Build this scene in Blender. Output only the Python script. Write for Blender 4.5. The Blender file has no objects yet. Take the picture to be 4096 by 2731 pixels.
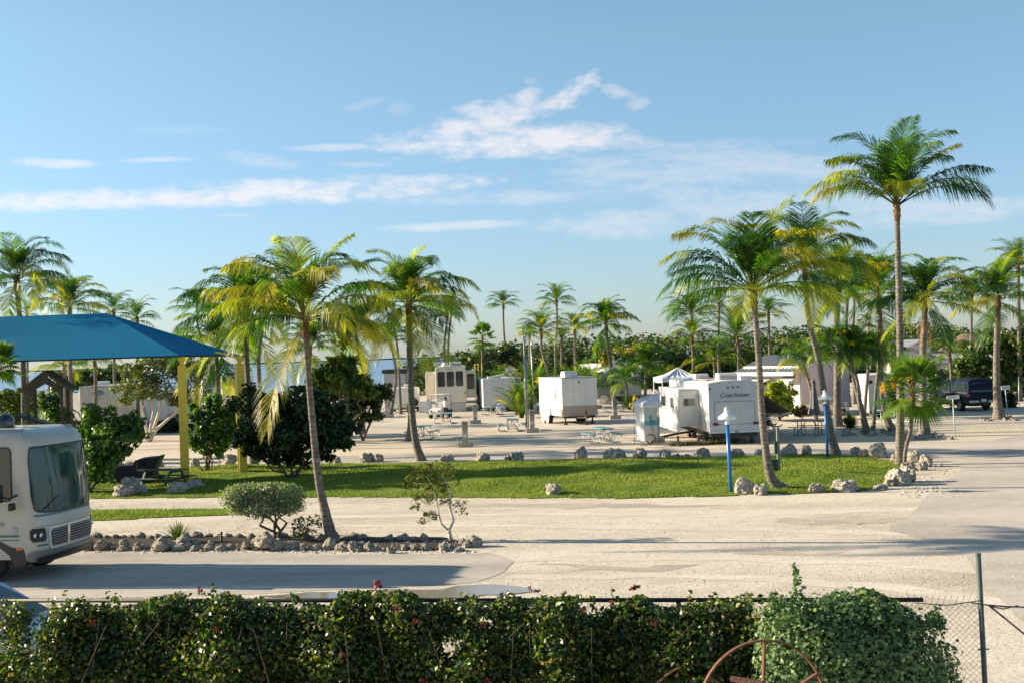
import bpy, bmesh, math, random
import numpy as np
from mathutils import Vector, Matrix, noise, Euler
R = math.radians
# ------------------------------------------------------------------ camera
F, CX, CY, CAMH = 4944.0, 2048.0, 1365.5, 4.7
roll, pitch = math.atan(0.0336), math.atan(53 * math.cos(math.atan(0.0336)) / 4944.0)
sc = bpy.context.scene
fwd = Vector((0, math.cos(pitch), math.sin(pitch)))
up0 = Vector((0, -math.sin(pitch), math.cos(pitch)))
rt0 = Vector((1, 0, 0))
c_right = rt0 * math.cos(roll) - up0 * math.sin(roll)
c_up = rt0 * math.sin(roll) + up0 * math.cos(roll)
cam_d = bpy.data.cameras.new('camera')
cam = bpy.data.objects.new('camera', cam_d)
sc.collection.objects.link(cam)
sc.camera = cam
M = Matrix((c_right, c_up, -fwd)).transposed().to_4x4()
M.translation = Vector((0, 0, CAMH))
cam.matrix_world = M
cam_d.sensor_width = 36
cam_d.lens = 36 * F / 4096
cam_d.clip_start = 0.1
cam_d.clip_end = 60000
# ------------------------------------------------------------------ sun and exposure
SUN_EL, SUN_AZ = R(19), R(12.5)          # light travels towards +X and a little towards the camera
to_sun = Vector((-math.cos(SUN_AZ) * math.cos(SUN_EL), math.sin(SUN_AZ) * math.cos(SUN_EL), math.sin(SUN_EL)))
sun_d = bpy.data.lights.new('sun', 'SUN')
sun_d.energy = 5.0
sun_d.angle = R(0.5)
sun_d.color = (1.0, 0.85, 0.63)
sun = bpy.data.objects.new('sun', sun_d)
sun.rotation_euler = to_sun.to_track_quat('Z', 'Y').to_euler()
sun.location = (-40, 10, 30)
sc.collection.objects.link(sun)
sc.view_settings.view_transform = 'Standard'
sc.view_settings.look = 'None'
sc.view_settings.exposure = 1.34
sc.view_settings.gamma = 1
sc.cycles.max_bounces = 6
sc.cycles.transparent_max_bounces = 12
sc.cycles.use_denoising = True
# ------------------------------------------------------------------ pixel -> world helpers (4096 x 2731 coordinates)
def ray(px, py):
    return (fwd * F + c_right * (px - CX) + c_up * (CY - py)).normalized()
def G(px, py, z=0.0):
    d = ray(px, py)
    t = (z - CAMH) / d.z
    return Vector((0, 0, CAMH)) + d * t
def PY(px, py, Y):
    d = ray(px, py)
    return Vector((0, 0, CAMH)) + d * (Y / d.y)
def ppm(Y):
    return F / Y
# ------------------------------------------------------------------ world
def NN(nt, typ, **kw):
    n = nt.nodes.new(typ)
    for k, v in kw.items():
        if k == 'op': n.operation = v
        else: setattr(n, k, v)
    return n
def mth(nt, op, a, b=None, c=None, clamp=False):
    n = nt.nodes.new('ShaderNodeMath'); n.operation = op; n.use_clamp = clamp
    for i, v in enumerate((a, b, c)):
        if v is None: continue
        if hasattr(v, 'is_linked'): nt.links.new(v, n.inputs[i])
        else: n.inputs[i].default_value = v
    return n.outputs[0]
def make_world():
    w = bpy.data.worlds.new("World"); sc.world = w; w.use_nodes = True
    nt = w.node_tree; nt.nodes.clear(); L = nt.links.new
    out = nt.nodes.new('ShaderNodeOutputWorld'); bg = nt.nodes.new('ShaderNodeBackground')
    sky = nt.nodes.new('ShaderNodeTexSky'); sky.sky_type = 'NISHITA'; sky.sun_disc = False
    sky.sun_elevation = SUN_EL
    sky.sun_rotation = R(-78)
    sky.altitude = 0; sky.air_density = 1.0; sky.dust_density = 0.35; sky.ozone_density = 2.0
    tc = nt.nodes.new('ShaderNodeTexCoord')
    sep = nt.nodes.new('ShaderNodeSeparateXYZ'); L(tc.outputs['Generated'], sep.inputs[0])
    X, Y, Z = sep.outputs
    ysafe = mth(nt, 'MAXIMUM', Y, 0.02)
    u = mth(nt, 'DIVIDE', X, ysafe); v = mth(nt, 'DIVIDE', Z, ysafe)
    front = mth(nt, 'GREATER_THAN', Y, 0.05)
    comb = nt.nodes.new('ShaderNodeCombineXYZ'); L(u, comb.inputs[0]); L(v, comb.inputs[1])
    def nz(scale, sx, sy, det=6, rough=.55, off=0):
        mp = nt.nodes.new('ShaderNodeMapping'); mp.inputs['Scale'].default_value = (sx, sy, 1)
        mp.inputs['Location'].default_value = (off, off * .7, off)
        L(comb.outputs[0], mp.inputs[0])
        n = nt.nodes.new('ShaderNodeTexNoise'); n.inputs['Scale'].default_value = scale
        n.inputs['Detail'].default_value = det; n.inputs['Roughness'].default_value = rough
        L(mp.outputs[0], n.inputs['Vector']); return n.outputs[0]
    nA = nz(30, 1, 2.2, 8, .6)          # puffs
    nB = nz(10, 1, 5.5, 7, .6, 3.3)      # streaks
    nC = nz(90, 1, 1.8, 4, .6, 9.1)
    total = None
    # cloud: px,py centre, half width, half height, tilt, strength, puffiness(0 streak..1 puff)
    clouds = [
        (350, 800, 950, 48, -.02, 1.1, .4), (1250, 765, 800, 60, -.035, 1.15, .6), (1900, 790, 700, 40, .0, .45, .2),
        (2050, 565, 620, 84, -.02, 1.1, .65), (2280, 560, 420, 44, .06, .6, .3), (1940, 490, 290, 90, -.28, 1.0, .9), (2080, 410, 90, 45, -.5, .7, 1),
        (2262, 385, 130, 62, -.55, 1.1, 1), (2180, 420, 90, 35, -.6, .6, 1), (2470, 372, 60, 35, .1, .55, 1), (2540, 405, 60, 38, -.1, .45, 1),
        (220, 655, 190, 22, .03, .8, .4), (645, 641, 190, 14, -.02, .6, .2), (1030, 640, 190, 34, .1, .38, .3), (1330, 592, 220, 18, -.04, .6, .2),
        (1810, 905, 400, 22, -.05, .65, .2), (1450, 660, 140, 12, 0, .3, .2), (2480, 900, 420, 70, .0, .5, .6), (2900, 680, 900, 120, -.05, .5, .15),
        (1600, 440, 60, 40, 0, .25, .8), (1450, 420, 90, 22, -.3, .22, .6), (2120, 325, 30, 20, 0, .3, .9),
        (3900, 840, 420, 60, -.05, .5, .25), (3300, 830, 700, 110, -.02, .45, .2), (950, 862, 120, 10, -.02, .35, .2), (700, 520, 300, 20, 0, .14, .2)]
    for (px, py, a, b, tilt, s, puff) in clouds:
        d = ray(px, py); u0, v0 = d.x / d.y, d.z / d.y
        a /= F; b /= F
        tilt_w = -tilt - 0.0336
        du = mth(nt, 'SUBTRACT', u, u0); dv = mth(nt, 'SUBTRACT', v, v0)
        dv2 = mth(nt, 'SUBTRACT', dv, mth(nt, 'MULTIPLY', du, tilt_w))
        ex = mth(nt, 'POWER', mth(nt, 'ABSOLUTE', mth(nt, 'DIVIDE', du, a)), 2.0)
        ey = mth(nt, 'POWER', mth(nt, 'ABSOLUTE', mth(nt, 'DIVIDE', dv2, b)), 2.0)
        e = mth(nt, 'SUBTRACT', 1.0, mth(nt, 'ADD', ex, ey))          # 1 in the middle, 0 on the rim
        nmix = mth(nt, 'ADD', mth(nt, 'MULTIPLY', nA, puff), mth(nt, 'MULTIPLY', nB, 1 - puff))
        nmix = mth(nt, 'ADD', mth(nt, 'MULTIPLY', nC, .25), mth(nt, 'MULTIPLY', nmix, .9))
        q = mth(nt, 'ADD', e, mth(nt, 'MULTIPLY', mth(nt, 'SUBTRACT', nmix, .60), 4.6))
        m = nt.nodes.new('ShaderNodeMapRange'); m.interpolation_type = 'SMOOTHSTEP'
        L(q, m.inputs[0]); m.inputs[1].default_value = -.25; m.inputs[2].default_value = 1.35; m.inputs[4].default_value = s
        total = m.outputs[0] if total is None else mth(nt, 'MAXIMUM', total, m.outputs[0])
    total = mth(nt, 'MULTIPLY', total, front, clamp=True)
    # a faint veil of thin high cloud everywhere
    hz = nt.nodes.new('ShaderNodeTexNoise'); hz.inputs['Scale'].default_value = 3; hz.inputs['Detail'].default_value = 5
    L(tc.outputs['Generated'], hz.inputs['Vector'])
    tint = nt.nodes.new('ShaderNodeMix'); tint.data_type = 'RGBA'; tint.blend_type = 'MULTIPLY'
    tint.inputs['Factor'].default_value = 1
    L(sky.outputs[0], tint.inputs[6])
    gr = nt.nodes.new('ShaderNodeMix'); gr.data_type = 'RGBA'; L(mth(nt, 'MULTIPLY', mth(nt, 'MAXIMUM', Z, 0), 4.0, clamp=True), gr.inputs['Factor'])
    gr.inputs[6].default_value = SKY_TINT; gr.inputs[7].default_value = SKY_TINT2; L(gr.outputs[2], tint.inputs[7])
    mix = nt.nodes.new('ShaderNodeMix'); mix.data_type = 'RGBA'
    L(mth(nt, 'MULTIPLY', total, .62), mix.inputs['Factor']); L(tint.outputs[2], mix.inputs[6]); mix.inputs[7].default_value = CLOUD_COL
    L(mix.outputs[2], bg.inputs['Color']); bg.inputs['Strength'].default_value = SKY_STR
    L(bg.outputs[0], out.inputs[0])
SKY_TINT = (.585, .69, .96, 1)      # clear maritime air: less yellow at the horizon
SKY_TINT2 = (.89, .99, .96, 1)
CLOUD_COL = (6.2, 5.6, 5.4, 1)
SKY_STR = 0.072
make_world()
# ------------------------------------------------------------------ materials
MATS = {}
def bsdf(m): return next(n for n in m.node_tree.nodes if n.type == 'BSDF_PRINCIPLED')
def mat(name, c1, c2=None, scale=4, rough=.6, bump=0, bscale=20, metal=0, spec=.4, det=5, stretch=None, contrast=1, world=False, emis=0, coat=0):
    if name in MATS: return MATS[name]
    m = bpy.data.materials.new(name); m.use_nodes = True; nt = m.node_tree; b = bsdf(m); L = nt.links.new
    b.inputs['Base Color'].default_value = (*c1, 1); b.inputs['Roughness'].default_value = rough
    b.inputs['Metallic'].default_value = metal; b.inputs['Specular IOR Level'].default_value = spec
    if coat: b.inputs['Coat Weight'].default_value = coat
    src = None
    if c2 is not None or bump:
        tc = nt.nodes.new('ShaderNodeTexCoord')
        src = tc.outputs['Object']
        if world:
            g = nt.nodes.new('ShaderNodeNewGeometry'); src = g.outputs['Position']
        if stretch:
            mp = nt.nodes.new('ShaderNodeMapping'); mp.inputs['Scale'].default_value = stretch
            L(src, mp.inputs[0]); src = mp.outputs[0]
    if c2 is not None:
        n = nt.nodes.new('ShaderNodeTexNoise'); n.inputs['Scale'].default_value = scale; n.inputs['Detail'].default_value = det
        n.inputs['Roughness'].default_value = .6
        L(src, n.inputs['Vector'])
        mr = nt.nodes.new('ShaderNodeMapRange'); L(n.outputs[0], mr.inputs[0])
        mr.inputs[1].default_value = .5 - .22 / contrast; mr.inputs[2].default_value = .5 + .22 / contrast
        mx = nt.nodes.new('ShaderNodeMix'); mx.data_type = 'RGBA'
        L(mr.outputs[0], mx.inputs['Factor']); mx.inputs[6].default_value = (*c1, 1); mx.inputs[7].default_value = (*c2, 1)
        L(mx.outputs[2], b.inputs['Base Color'])
    if bump:
        n = nt.nodes.new('ShaderNodeTexNoise'); n.inputs['Scale'].default_value = bscale; n.inputs['Detail'].default_value = 6
        L(src, n.inputs['Vector'])
        bp = nt.nodes.new('ShaderNodeBump'); bp.inputs['Strength'].default_value = bump; bp.inputs['Distance'].default_value = .05
        L(n.outputs[0], bp.inputs['Height']); L(bp.outputs[0], b.inputs['Normal'])
    MATS[name] = m
    return m
def leafmat(name, rough=.45, trans=.35, gloss=.5, gain=1.0):
    """foliage: colour comes from the per-leaf 'col' attribute; light passes through the blades"""
    if name in MATS: return MATS[name]
    m = bpy.data.materials.new(name); m.use_nodes = True; nt = m.node_tree; b = bsdf(m); L = nt.links.new
    at = nt.nodes.new('ShaderNodeAttribute'); at.attribute_name = 'col'
    L(at.outputs['Color'], b.inputs['Base Color'])
    b.inputs['Roughness'].default_value = rough; b.inputs['Specular IOR Level'].default_value = gloss
    tr = nt.nodes.new('ShaderNodeBsdfTranslucent')
    mm = nt.nodes.new('ShaderNodeMix'); mm.data_type = 'RGBA'; mm.blend_type = 'MULTIPLY'; mm.inputs['Factor'].default_value = 1
    L(at.outputs['Color'], mm.inputs[6]); mm.inputs[7].default_value = (1.5, 1.68, .42, 1)
    L(mm.outputs[2], tr.inputs['Color'])
    ms = nt.nodes.new('ShaderNodeMixShader'); ms.inputs[0].default_value = trans
    out = next(n for n in nt.nodes if n.type == 'OUTPUT_MATERIAL')
    L(b.outputs[0], ms.inputs[1]); L(tr.outputs[0], ms.inputs[2]); L(ms.outputs[0], out.inputs[0])
    MATS[name] = m
    return m
# ------------------------------------------------------------------ mesh builder
class MB:
    def __init__(s): s.v = []; s.f = []; s.mi = []; s.c = []; s.sm = []
    def add(s, vs, fs, mi=0, col=None, smooth=False):
        o = len(s.v); s.v.extend([tuple(x) for x in vs])
        for f in fs: s.f.append(tuple(i + o for i in f)); s.mi.append(mi); s.sm.append(smooth)
        if col is not None or s.c:
            while len(s.c) < o: s.c.append((1, 1, 1))
            s.c.extend([col or (1, 1, 1)] * len(vs))
        return s
    def box(s, x0, x1, y0, y1, z0, z1, mi=0):
        vs = [(x, y, z) for z in (z0, z1) for y in (y0, y1) for x in (x0, x1)]
        return s.add(vs, [(0, 2, 3, 1), (4, 5, 7, 6), (0, 1, 5, 4), (1, 3, 7, 5), (3, 2, 6, 7), (2, 0, 4, 6)], mi)
    def obox(s, c, size, rot=None, mi=0):
        rot = rot or Matrix.Identity(3)
        sx, sy, sz = [q / 2 for q in size]
        vs = [Vector(c) + rot @ Vector((x, y, z)) for z in (-sz, sz) for y in (-sy, sy) for x in (-sx, sx)]
        return s.add(vs, [(0, 2, 3, 1), (4, 5, 7, 6), (0, 1, 5, 4), (1, 3, 7, 5), (3, 2, 6, 7), (2, 0, 4, 6)], mi)
    def beam(s, a, b, w, h, mi=0):
        a, b = Vector(a), Vector(b); d = (b - a); L = d.length; z = d.normalized()
        x = z.cross(Vector((0, 0, 1)));
        if x.length < 1e-4: x = Vector((1, 0, 0))
        x.normalize(); y = z.cross(x)
        return s.obox((a + b) / 2, (w, h, L), Matrix((x, y, z)).transposed(), mi)
    def tube(s, pts, r, seg=8, mi=0, cap=True, smooth=True, col=None):
        pts = [Vector(p) for p in pts]; n = len(pts)
        rs = r if isinstance(r, (list, tuple)) else [r] * n
        vs = []; prev = None
        for i, p in enumerate(pts):
            t = (pts[min(i + 1, n - 1)] - pts[max(i - 1, 0)])
            t = t.normalized() if t.length > 1e-9 else Vector((0, 0, 1))
            if prev is None:
                a = t.cross(Vector((0, 1, 0)))
                if a.length < .1: a = t.cross(Vector((1, 0, 0)))
            else:
                a = prev - t * prev.dot(t)
            a.normalize(); prev = a; b = t.cross(a)
            for k in range(seg):
                q = 2 * math.pi * k / seg
                vs.append(p + (a * math.cos(q) + b * math.sin(q)) * rs[i])
        fs = [(i * seg + k, i * seg + (k + 1) % seg, (i + 1) * seg + (k + 1) % seg, (i + 1) * seg + k) for i in range(n - 1) for k in range(seg)]
        s.add(vs, fs, mi, col, smooth)
        if cap:
            o = len(s.v) - len(vs)
            s.f.append(tuple(o + k for k in range(seg - 1, -1, -1))); s.mi.append(mi); s.sm.append(False)
            s.f.append(tuple(o + (n - 1) * seg + k for k in range(seg))); s.mi.append(mi); s.sm.append(False)
        return s
    def lathe(s, prof, c=(0, 0, 0), seg=20, mi=0, smooth=True, rot=None):
        c = Vector(c); vs = []
        for (r, z) in prof:
            for k in range(seg):
                q = 2 * math.pi * k / seg
                p = Vector((r * math.cos(q), r * math.sin(q), z))
                vs.append(c + (rot @ p if rot else p))
        fs = [(i * seg + k, i * seg + (k + 1) % seg, (i + 1) * seg + (k + 1) % seg, (i + 1) * seg + k) for i in range(len(prof) - 1) for k in range(seg)]
        return s.add(vs, fs, mi, None, smooth)
    def prism(s, poly, a, b, axis='y', mi=0):
        """extrude a 2-D outline between a and b along an axis; outline coords are the other two axes in order"""
        n = len(poly)
        def P(p, t):
            if axis == 'y': return (p[0], t, p[1])
            if axis == 'x': return (t, p[0], p[1])
            return (p[0], p[1], t)
        vs = [P(p, a) for p in poly] + [P(p, b) for p in poly]
        fs = [tuple(range(n)), tuple(range(2 * n - 1, n - 1, -1))] + [(i, i + n, (i + 1) % n + n, (i + 1) % n) for i in range(n)]
        return s.add(vs, fs, mi)
    def build(s, name, mats, parent=None, bevel=0, fix=True, auto=False):
        me = bpy.data.meshes.new(name); me.from_pydata(s.v, [], s.f)
        if not isinstance(mats, (list, tuple)): mats = [mats]
        for m in mats: me.materials.append(m)
        me.polygons.foreach_set('material_index', s.mi); me.polygons.foreach_set('use_smooth', s.sm)
        if s.c:
            while len(s.c) < len(s.v): s.c.append((1, 1, 1))
            ca = me.color_attributes.new('col', 'FLOAT_COLOR', 'POINT')
            arr = np.ones((len(s.v), 4), np.float32); arr[:, :3] = np.array(s.c, np.float32)
            ca.data.foreach_set('color', arr.ravel())
        me.update()
        if fix or bevel:
            bm = bmesh.new(); bm.from_mesh(me)
            if fix: bmesh.ops.recalc_face_normals(bm, faces=bm.faces)
            if bevel:
                es = [e for e in bm.edges if len(e.link_faces) == 2 and e.calc_face_angle(0) > .6]
                bmesh.ops.bevel(bm, geom=es, offset=bevel, segments=2, profile=.5, affect='EDGES', clamp_overlap=True)
            bm.to_mesh(me); bm.free()
        o = bpy.data.objects.new(name, me); sc.collection.objects.link(o)
        if parent is not None: o.parent = parent
        return o
def npmesh(name, V, Fq, cols, matl, parent=None, smooth=False):
    """fast mesh from numpy: V (n,3), Fq (m,k) all faces with k corners, cols (n,3)"""
    me = bpy.data.meshes.new(name); n = len(V); m, k = Fq.shape
    me.vertices.add(n); me.vertices.foreach_set('co', np.asarray(V, np.float32).ravel())
    me.loops.add(m * k); me.loops.foreach_set('vertex_index', Fq.astype(np.int32).ravel())
    me.polygons.add(m); me.polygons.foreach_set('loop_start', np.arange(0, m * k, k, dtype=np.int32))
    me.polygons.foreach_set('loop_total', np.full(m, k, np.int32))
    if smooth: me.polygons.foreach_set('use_smooth', np.ones(m, bool))
    me.materials.append(matl)
    if cols is not None:
        ca = me.color_attributes.new('col', 'FLOAT_COLOR', 'POINT')
        arr = np.ones((n, 4), np.float32); arr[:, :3] = cols
        ca.data.foreach_set('color', arr.ravel())
    me.update(calc_edges=True); me.validate()
    o = bpy.data.objects.new(name, me); sc.collection.objects.link(o)
    if parent is not None: o.parent = parent
    return o
def tag(o, label=None, cat=None, group=None, kind=None):
    if label: o['label'] = label
    if cat: o['category'] = cat
    if group: o['group'] = group
    if kind: o['kind'] = kind
    return o
def thing(name, label, cat, loc, rz=0, group=None):
    o = bpy.data.objects.new(name, None); sc.collection.objects.link(o)
    o.empty_display_size = .3
    o.location = loc; o.rotation_euler = (0, 0, R(rz))
    return tag(o, label, cat, group)
def copy_tree(o, parent=None):
    c = o.copy(); sc.collection.objects.link(c); c.parent = parent
    for ch in [q for q in bpy.data.objects if q.parent == o]: copy_tree(ch, c)
    return c
def text(body, size, m, parent, loc, rot, name='lettering', ext=.004, sx=1, shear=0, bold=0):
    cu = bpy.data.curves.new(name, 'FONT'); cu.body = body; cu.size = size; cu.extrude = ext; cu.align_x = 'CENTER'; cu.shear = shear; cu.offset = bold
    cu.resolution_u = 3
    to = bpy.data.objects.new(name, cu); sc.collection.objects.link(to)
    bpy.context.view_layer.update()
    me = bpy.data.meshes.new_from_object(to.evaluated_get(bpy.context.evaluated_depsgraph_get()))
    bpy.data.objects.remove(to); bpy.data.curves.remove(cu)
    me.materials.clear(); me.materials.append(m)
    o = bpy.data.objects.new(name, me); sc.collection.objects.link(o); o.parent = parent
    o.location = loc; o.rotation_euler = rot; o.scale = (sx, 1, 1)
    return o
# ------------------------------------------------------------------ palette
WHITE = mat('white_panel', (.72, .71, .68), (.60, .59, .55), 1.6, .35, spec=.5, det=8, stretch=(1.6, 1.6, .5))
CREAM = mat('cream_panel', (.70, .65, .54), (.58, .53, .43), 1.6, .35, spec=.5, det=8, stretch=(1.6, 1.6, .5))
OFFW = mat('off_white_panel', (.66, .66, .64), (.53, .53, .51), 2, .45, det=8, stretch=(1.6, 1.6, .4))
GREYP = mat('grey_panel', (.42, .43, .44), (.36, .37, .39), 2, .45)
TAN = mat('tan_panel', (.45, .43, .365), (.40, .38, .325), 2, .35, coat=.3)
BLACK = mat('black_plastic', (.015, .015, .016), None, rough=.4)
RUBBER = mat('tyre_rubber', (.02, .02, .02), (.03, .028, .026), 14, .85)
DARK = mat('dark_underbody', (.03, .03, .03), (.05, .045, .04), 6, .8)
GLASS = mat('dark_glass', (.012, .022, .022), (.03, .05, .048), 2.5, .06, spec=.9)
STEEL = mat('galvanised_steel', (.42, .43, .42), (.33, .34, .34), 12, .45, metal=.6)
CHROME = mat('chrome', (.7, .7, .7), None, rough=.15, metal=1)
LTRIM = mat('trim_line', (.22, .22, .22), None, rough=.5)
TEAL = mat('teal_table_coating', (.10, .27, .29), (.15, .34, .36), 8, .5)
YELLOW = mat('yellow_pad', (.76, .54, .05), (.66, .46, .045), 2.5, .5, det=3)
BLUEP = mat('blue_pole_paint', (.01, .12, .38), (.014, .15, .42), 9, .35, coat=.2)
WPLAST = mat('white_lamp_plastic', (.75, .76, .78), None, rough=.3)
CONC = mat('concrete', (.30, .28, .24), (.40, .37, .32), 6, .9, bump=.4, bscale=40)
PEDM = mat('beige_metal', (.38, .36, .29), (.33, .31, .25), 5, .5)
RUST = mat('rusty_iron', (.09, .035, .022), (.17, .07, .04), 18, .8, bump=.3, bscale=60)
NAVY = mat('navy_board', (.006, .011, .025), (.010, .017, .034), 5, .5)
GREENP = mat('dark_green_paint', (.012, .045, .025), (.018, .06, .035), 6, .45)
REDL = mat('red_lens', (.45, .015, .012), None, rough=.2, coat=.5)
AMBER = mat('amber_lens', (.6, .12, .02), None, rough=.2, coat=.5)
WOODD = mat('weathered_wood', (.10, .085, .065), (.06, .05, .04), 5, .85, bump=.3, bscale=14, stretch=(1, 1, .15))
TARP = mat('white_tarp', (.62, .62, .64), (.55, .56, .60), 2, .6, bump=.5, bscale=3)
AWN = mat('grey_awning_fabric', (.13, .125, .11), (.11, .105, .09), 3, .8)
UMB = mat('grey_umbrella_fabric', (.17, .165, .17), (.12, .12, .125), 5, .8)
PINK = mat('pink_stucco', (.62, .45, .42), (.57, .42, .39), 1.5, .8, bump=.1, bscale=30)
WSTUC = mat('white_siding', (.74, .71, .66), (.68, .66, .62), 2, .7)
METROOF = mat('metal_roof', (.30, .31, .31), (.22, .23, .24), 2.5, .4, metal=.3)
SHING = mat('pale_shingle_roof', (.40, .38, .34), (.33, .31, .28), 3, .8)
THATCH = mat('thatch', (.20, .15, .09), (.12, .09, .055), 9, .95, bump=1, bscale=25, stretch=(1, 1, .2))
BARK = mat('bark', (.17, .13, .09), (.08, .06, .045), 8, .9, bump=.8, bscale=16)
WBARK = mat('white_bark', (.62, .56, .47), (.45, .40, .33), 9, .8, bump=.3, bscale=30)
SOIL = mat('dark_mulch', (.022, .016, .011), (.05, .036, .024), 14, .95, bump=1, bscale=30, world=True)
SKIN = mat('skin', (.30, .16, .10), (.27, .14, .09), 10, .6)
CLOTHW = mat('white_cloth', (.70, .66, .66), (.62, .58, .60), 8, .8)
CLOTHD = mat('dark_cloth', (.02, .02, .025), None, rough=.9)
HAIRM = mat('dark_hair', (.012, .010, .009), None, rough=.6)
CARB = mat('pale_blue_car_paint', (.25, .34, .47), None, rough=.2, metal=.3, coat=.8)
TRUCKP = mat('navy_truck_paint', (.006, .010, .024), (.009, .013, .03), 3, .5, coat=.0, spec=.15)
MESHW = mat('fence_wire', (.10, .10, .095), None, rough=.6, metal=.5)
RAIL = mat('fence_rail_dark', (.010, .012, .012), None, rough=.6)
POSTG = mat('grey_green_post', (.10, .125, .11), (.08, .10, .09), 10, .5, metal=.3)
LEAF = leafmat('palm_leaf', .42, .5, .5)
LEAF2 = leafmat('broad_leaf', .42, .32, .5)
LEAF3 = leafmat('matte_leaf', .6, .28, .3)
def palmbark():
    m = bpy.data.materials.new('palm_bark'); m.use_nodes = True; nt = m.node_tree; b = bsdf(m); L = nt.links.new
    tc = nt.nodes.new('ShaderNodeTexCoord')
    w = nt.nodes.new('ShaderNodeTexWave'); w.wave_type = 'BANDS'; w.bands_direction = 'Z'; w.wave_profile = 'SAW'
    w.inputs['Scale'].default_value = 2.3; w.inputs['Distortion'].default_value = 2.2; w.inputs['Detail'].default_value = 3
    w.inputs['Detail Scale'].default_value = 2
    L(tc.outputs['Object'], w.inputs['Vector'])
    n = nt.nodes.new('ShaderNodeTexNoise'); n.inputs['Scale'].default_value = 7; n.inputs['Detail'].default_value = 6
    L(tc.outputs['Object'], n.inputs['Vector'])
    cr = nt.nodes.new('ShaderNodeValToRGB'); L(n.outputs[0], cr.inputs[0])
    cr.color_ramp.elements[0].position = .3; cr.color_ramp.elements[0].color = (.10, .09, .078, 1)
    cr.color_ramp.elements[1].position = .7; cr.color_ramp.elements[1].color = (.27, .235, .195, 1)
    mr = nt.nodes.new('ShaderNodeMapRange'); L(w.outputs['Fac'], mr.inputs[0]); mr.inputs[1].default_value = .0; mr.inputs[2].default_value = .25
    mr.inputs[3].default_value = .38; mr.inputs[4].default_value = 1
    mx = nt.nodes.new('ShaderNodeMix'); mx.data_type = 'RGBA'; mx.blend_type = 'MULTIPLY'; mx.inputs['Factor'].default_value = 1
    L(cr.outputs[0], mx.inputs[6]); L(mr.outputs[0], mx.inputs[7]); L(mx.outputs[2], b.inputs['Base Color'])
    bp = nt.nodes.new('ShaderNodeBump'); bp.inputs['Strength'].default_value = .7; bp.inputs['Distance'].default_value = .04
    L(w.outputs['Fac'], bp.inputs['Height']); L(bp.outputs[0], b.inputs['Normal']); b.inputs['Roughness'].default_value = .9
    b.inputs['Specular IOR Level'].default_value = .2
    return m
PBARK = palmbark()
FIBRE = mat('palm_fibre', (.24, .13, .06), (.10, .06, .03), 14, .95, bump=1, bscale=20)
def groundmat(name, stops, fine=(.75, 1.2), bump=.6, rough=.95, big=.16, streak=(1, 1, 1), midamp=.35):
    """layered world-space noise: broad patches, medium mottling, fine stones"""
    m = bpy.data.materials.new(name); m.use_nodes = True; nt = m.node_tree; b = bsdf(m); L = nt.links.new
    g = nt.nodes.new('ShaderNodeNewGeometry')
    def nz(s, det, rgh=.6, st=(1, 1, 1)):
        mp = nt.nodes.new('ShaderNodeMapping'); mp.inputs['Scale'].default_value = st; L(g.outputs['Position'], mp.inputs[0])
        mp.inputs['Rotation'].default_value = (0, 0, R(9))
        n = nt.nodes.new('ShaderNodeTexNoise'); n.inputs['Scale'].default_value = s; n.inputs['Detail'].default_value = det
        n.inputs['Roughness'].default_value = rgh; L(mp.outputs[0], n.inputs['Vector']); return n.outputs[0]
    a = nz(big, 6, .6, streak); c = nz(1.7, 7, .7, (1, 1.3, 1)); d = nz(9, 6, .75)
    mixv = mth(nt, 'ADD', mth(nt, 'MULTIPLY', a, 1 - midamp), mth(nt, 'MULTIPLY', c, midamp))
    cr = nt.nodes.new('ShaderNodeValToRGB'); L(mixv, cr.inputs[0]); el = cr.color_ramp.elements
    el[0].position, el[0].color = stops[0][0], (*stops[0][1], 1); el[1].position, el[1].color = stops[-1][0], (*stops[-1][1], 1)
    for p, col in stops[1:-1]: e = el.new(p); e.color = (*col, 1)
    mr = nt.nodes.new('ShaderNodeMapRange'); L(d, mr.inputs[0]); mr.inputs[1].default_value = .3; mr.inputs[2].default_value = .7
    mr.inputs[3].default_value, mr.inputs[4].default_value = fine
    mx = nt.nodes.new('ShaderNodeMix'); mx.data_type = 'RGBA'; mx.blend_type = 'MULTIPLY'; mx.inputs['Factor'].default_value = 1
    L(cr.outputs[0], mx.inputs[6]); L(mr.outputs[0], mx.inputs[7]); L(mx.outputs[2], b.inputs['Base Color'])
    bp = nt.nodes.new('ShaderNodeBump'); bp.inputs['Strength'].default_value = bump; bp.inputs['Distance'].default_value = .035
    L(mth(nt, 'ADD', d, mth(nt, 'MULTIPLY', c, .8)), bp.inputs['Height']); L(bp.outputs[0], b.inputs['Normal'])
    b.inputs['Roughness'].default_value = rough; b.inputs['Specular IOR Level'].default_value = .2
    return m
GRAVEL = groundmat('pale_coral_gravel', [(.36, (.44, .375, .285)), (.44, (.53, .46, .365)), (.52, (.61, .535, .43)), (.63, (.68, .60, .49))], (.80, 1.13), .7, big=.22, streak=(.5, 1.6, 1))
SAND = groundmat('pale_sand', [(.34, (.46, .385, .285)), (.5, (.58, .495, .385)), (.66, (.67, .58, .465))], (.8, 1.12), .7, big=.12, streak=(.5, 1.5, 1))
ASPH = groundmat('dusty_asphalt', [(.35, (.33, .295, .25)), (.48, (.42, .38, .33)), (.6, (.54, .48, .415))], (.86, 1.08), .25, .85, big=.3, streak=(.35, 1.8, 1))
ASPH2 = groundmat('sun_bleached_asphalt', [(.35, (.36, .32, .275)), (.48, (.46, .41, .35)), (.62, (.57, .505, .43))], (.85, 1.1), .35, .85, big=.2, streak=(.6, 1.4, 1))
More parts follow.
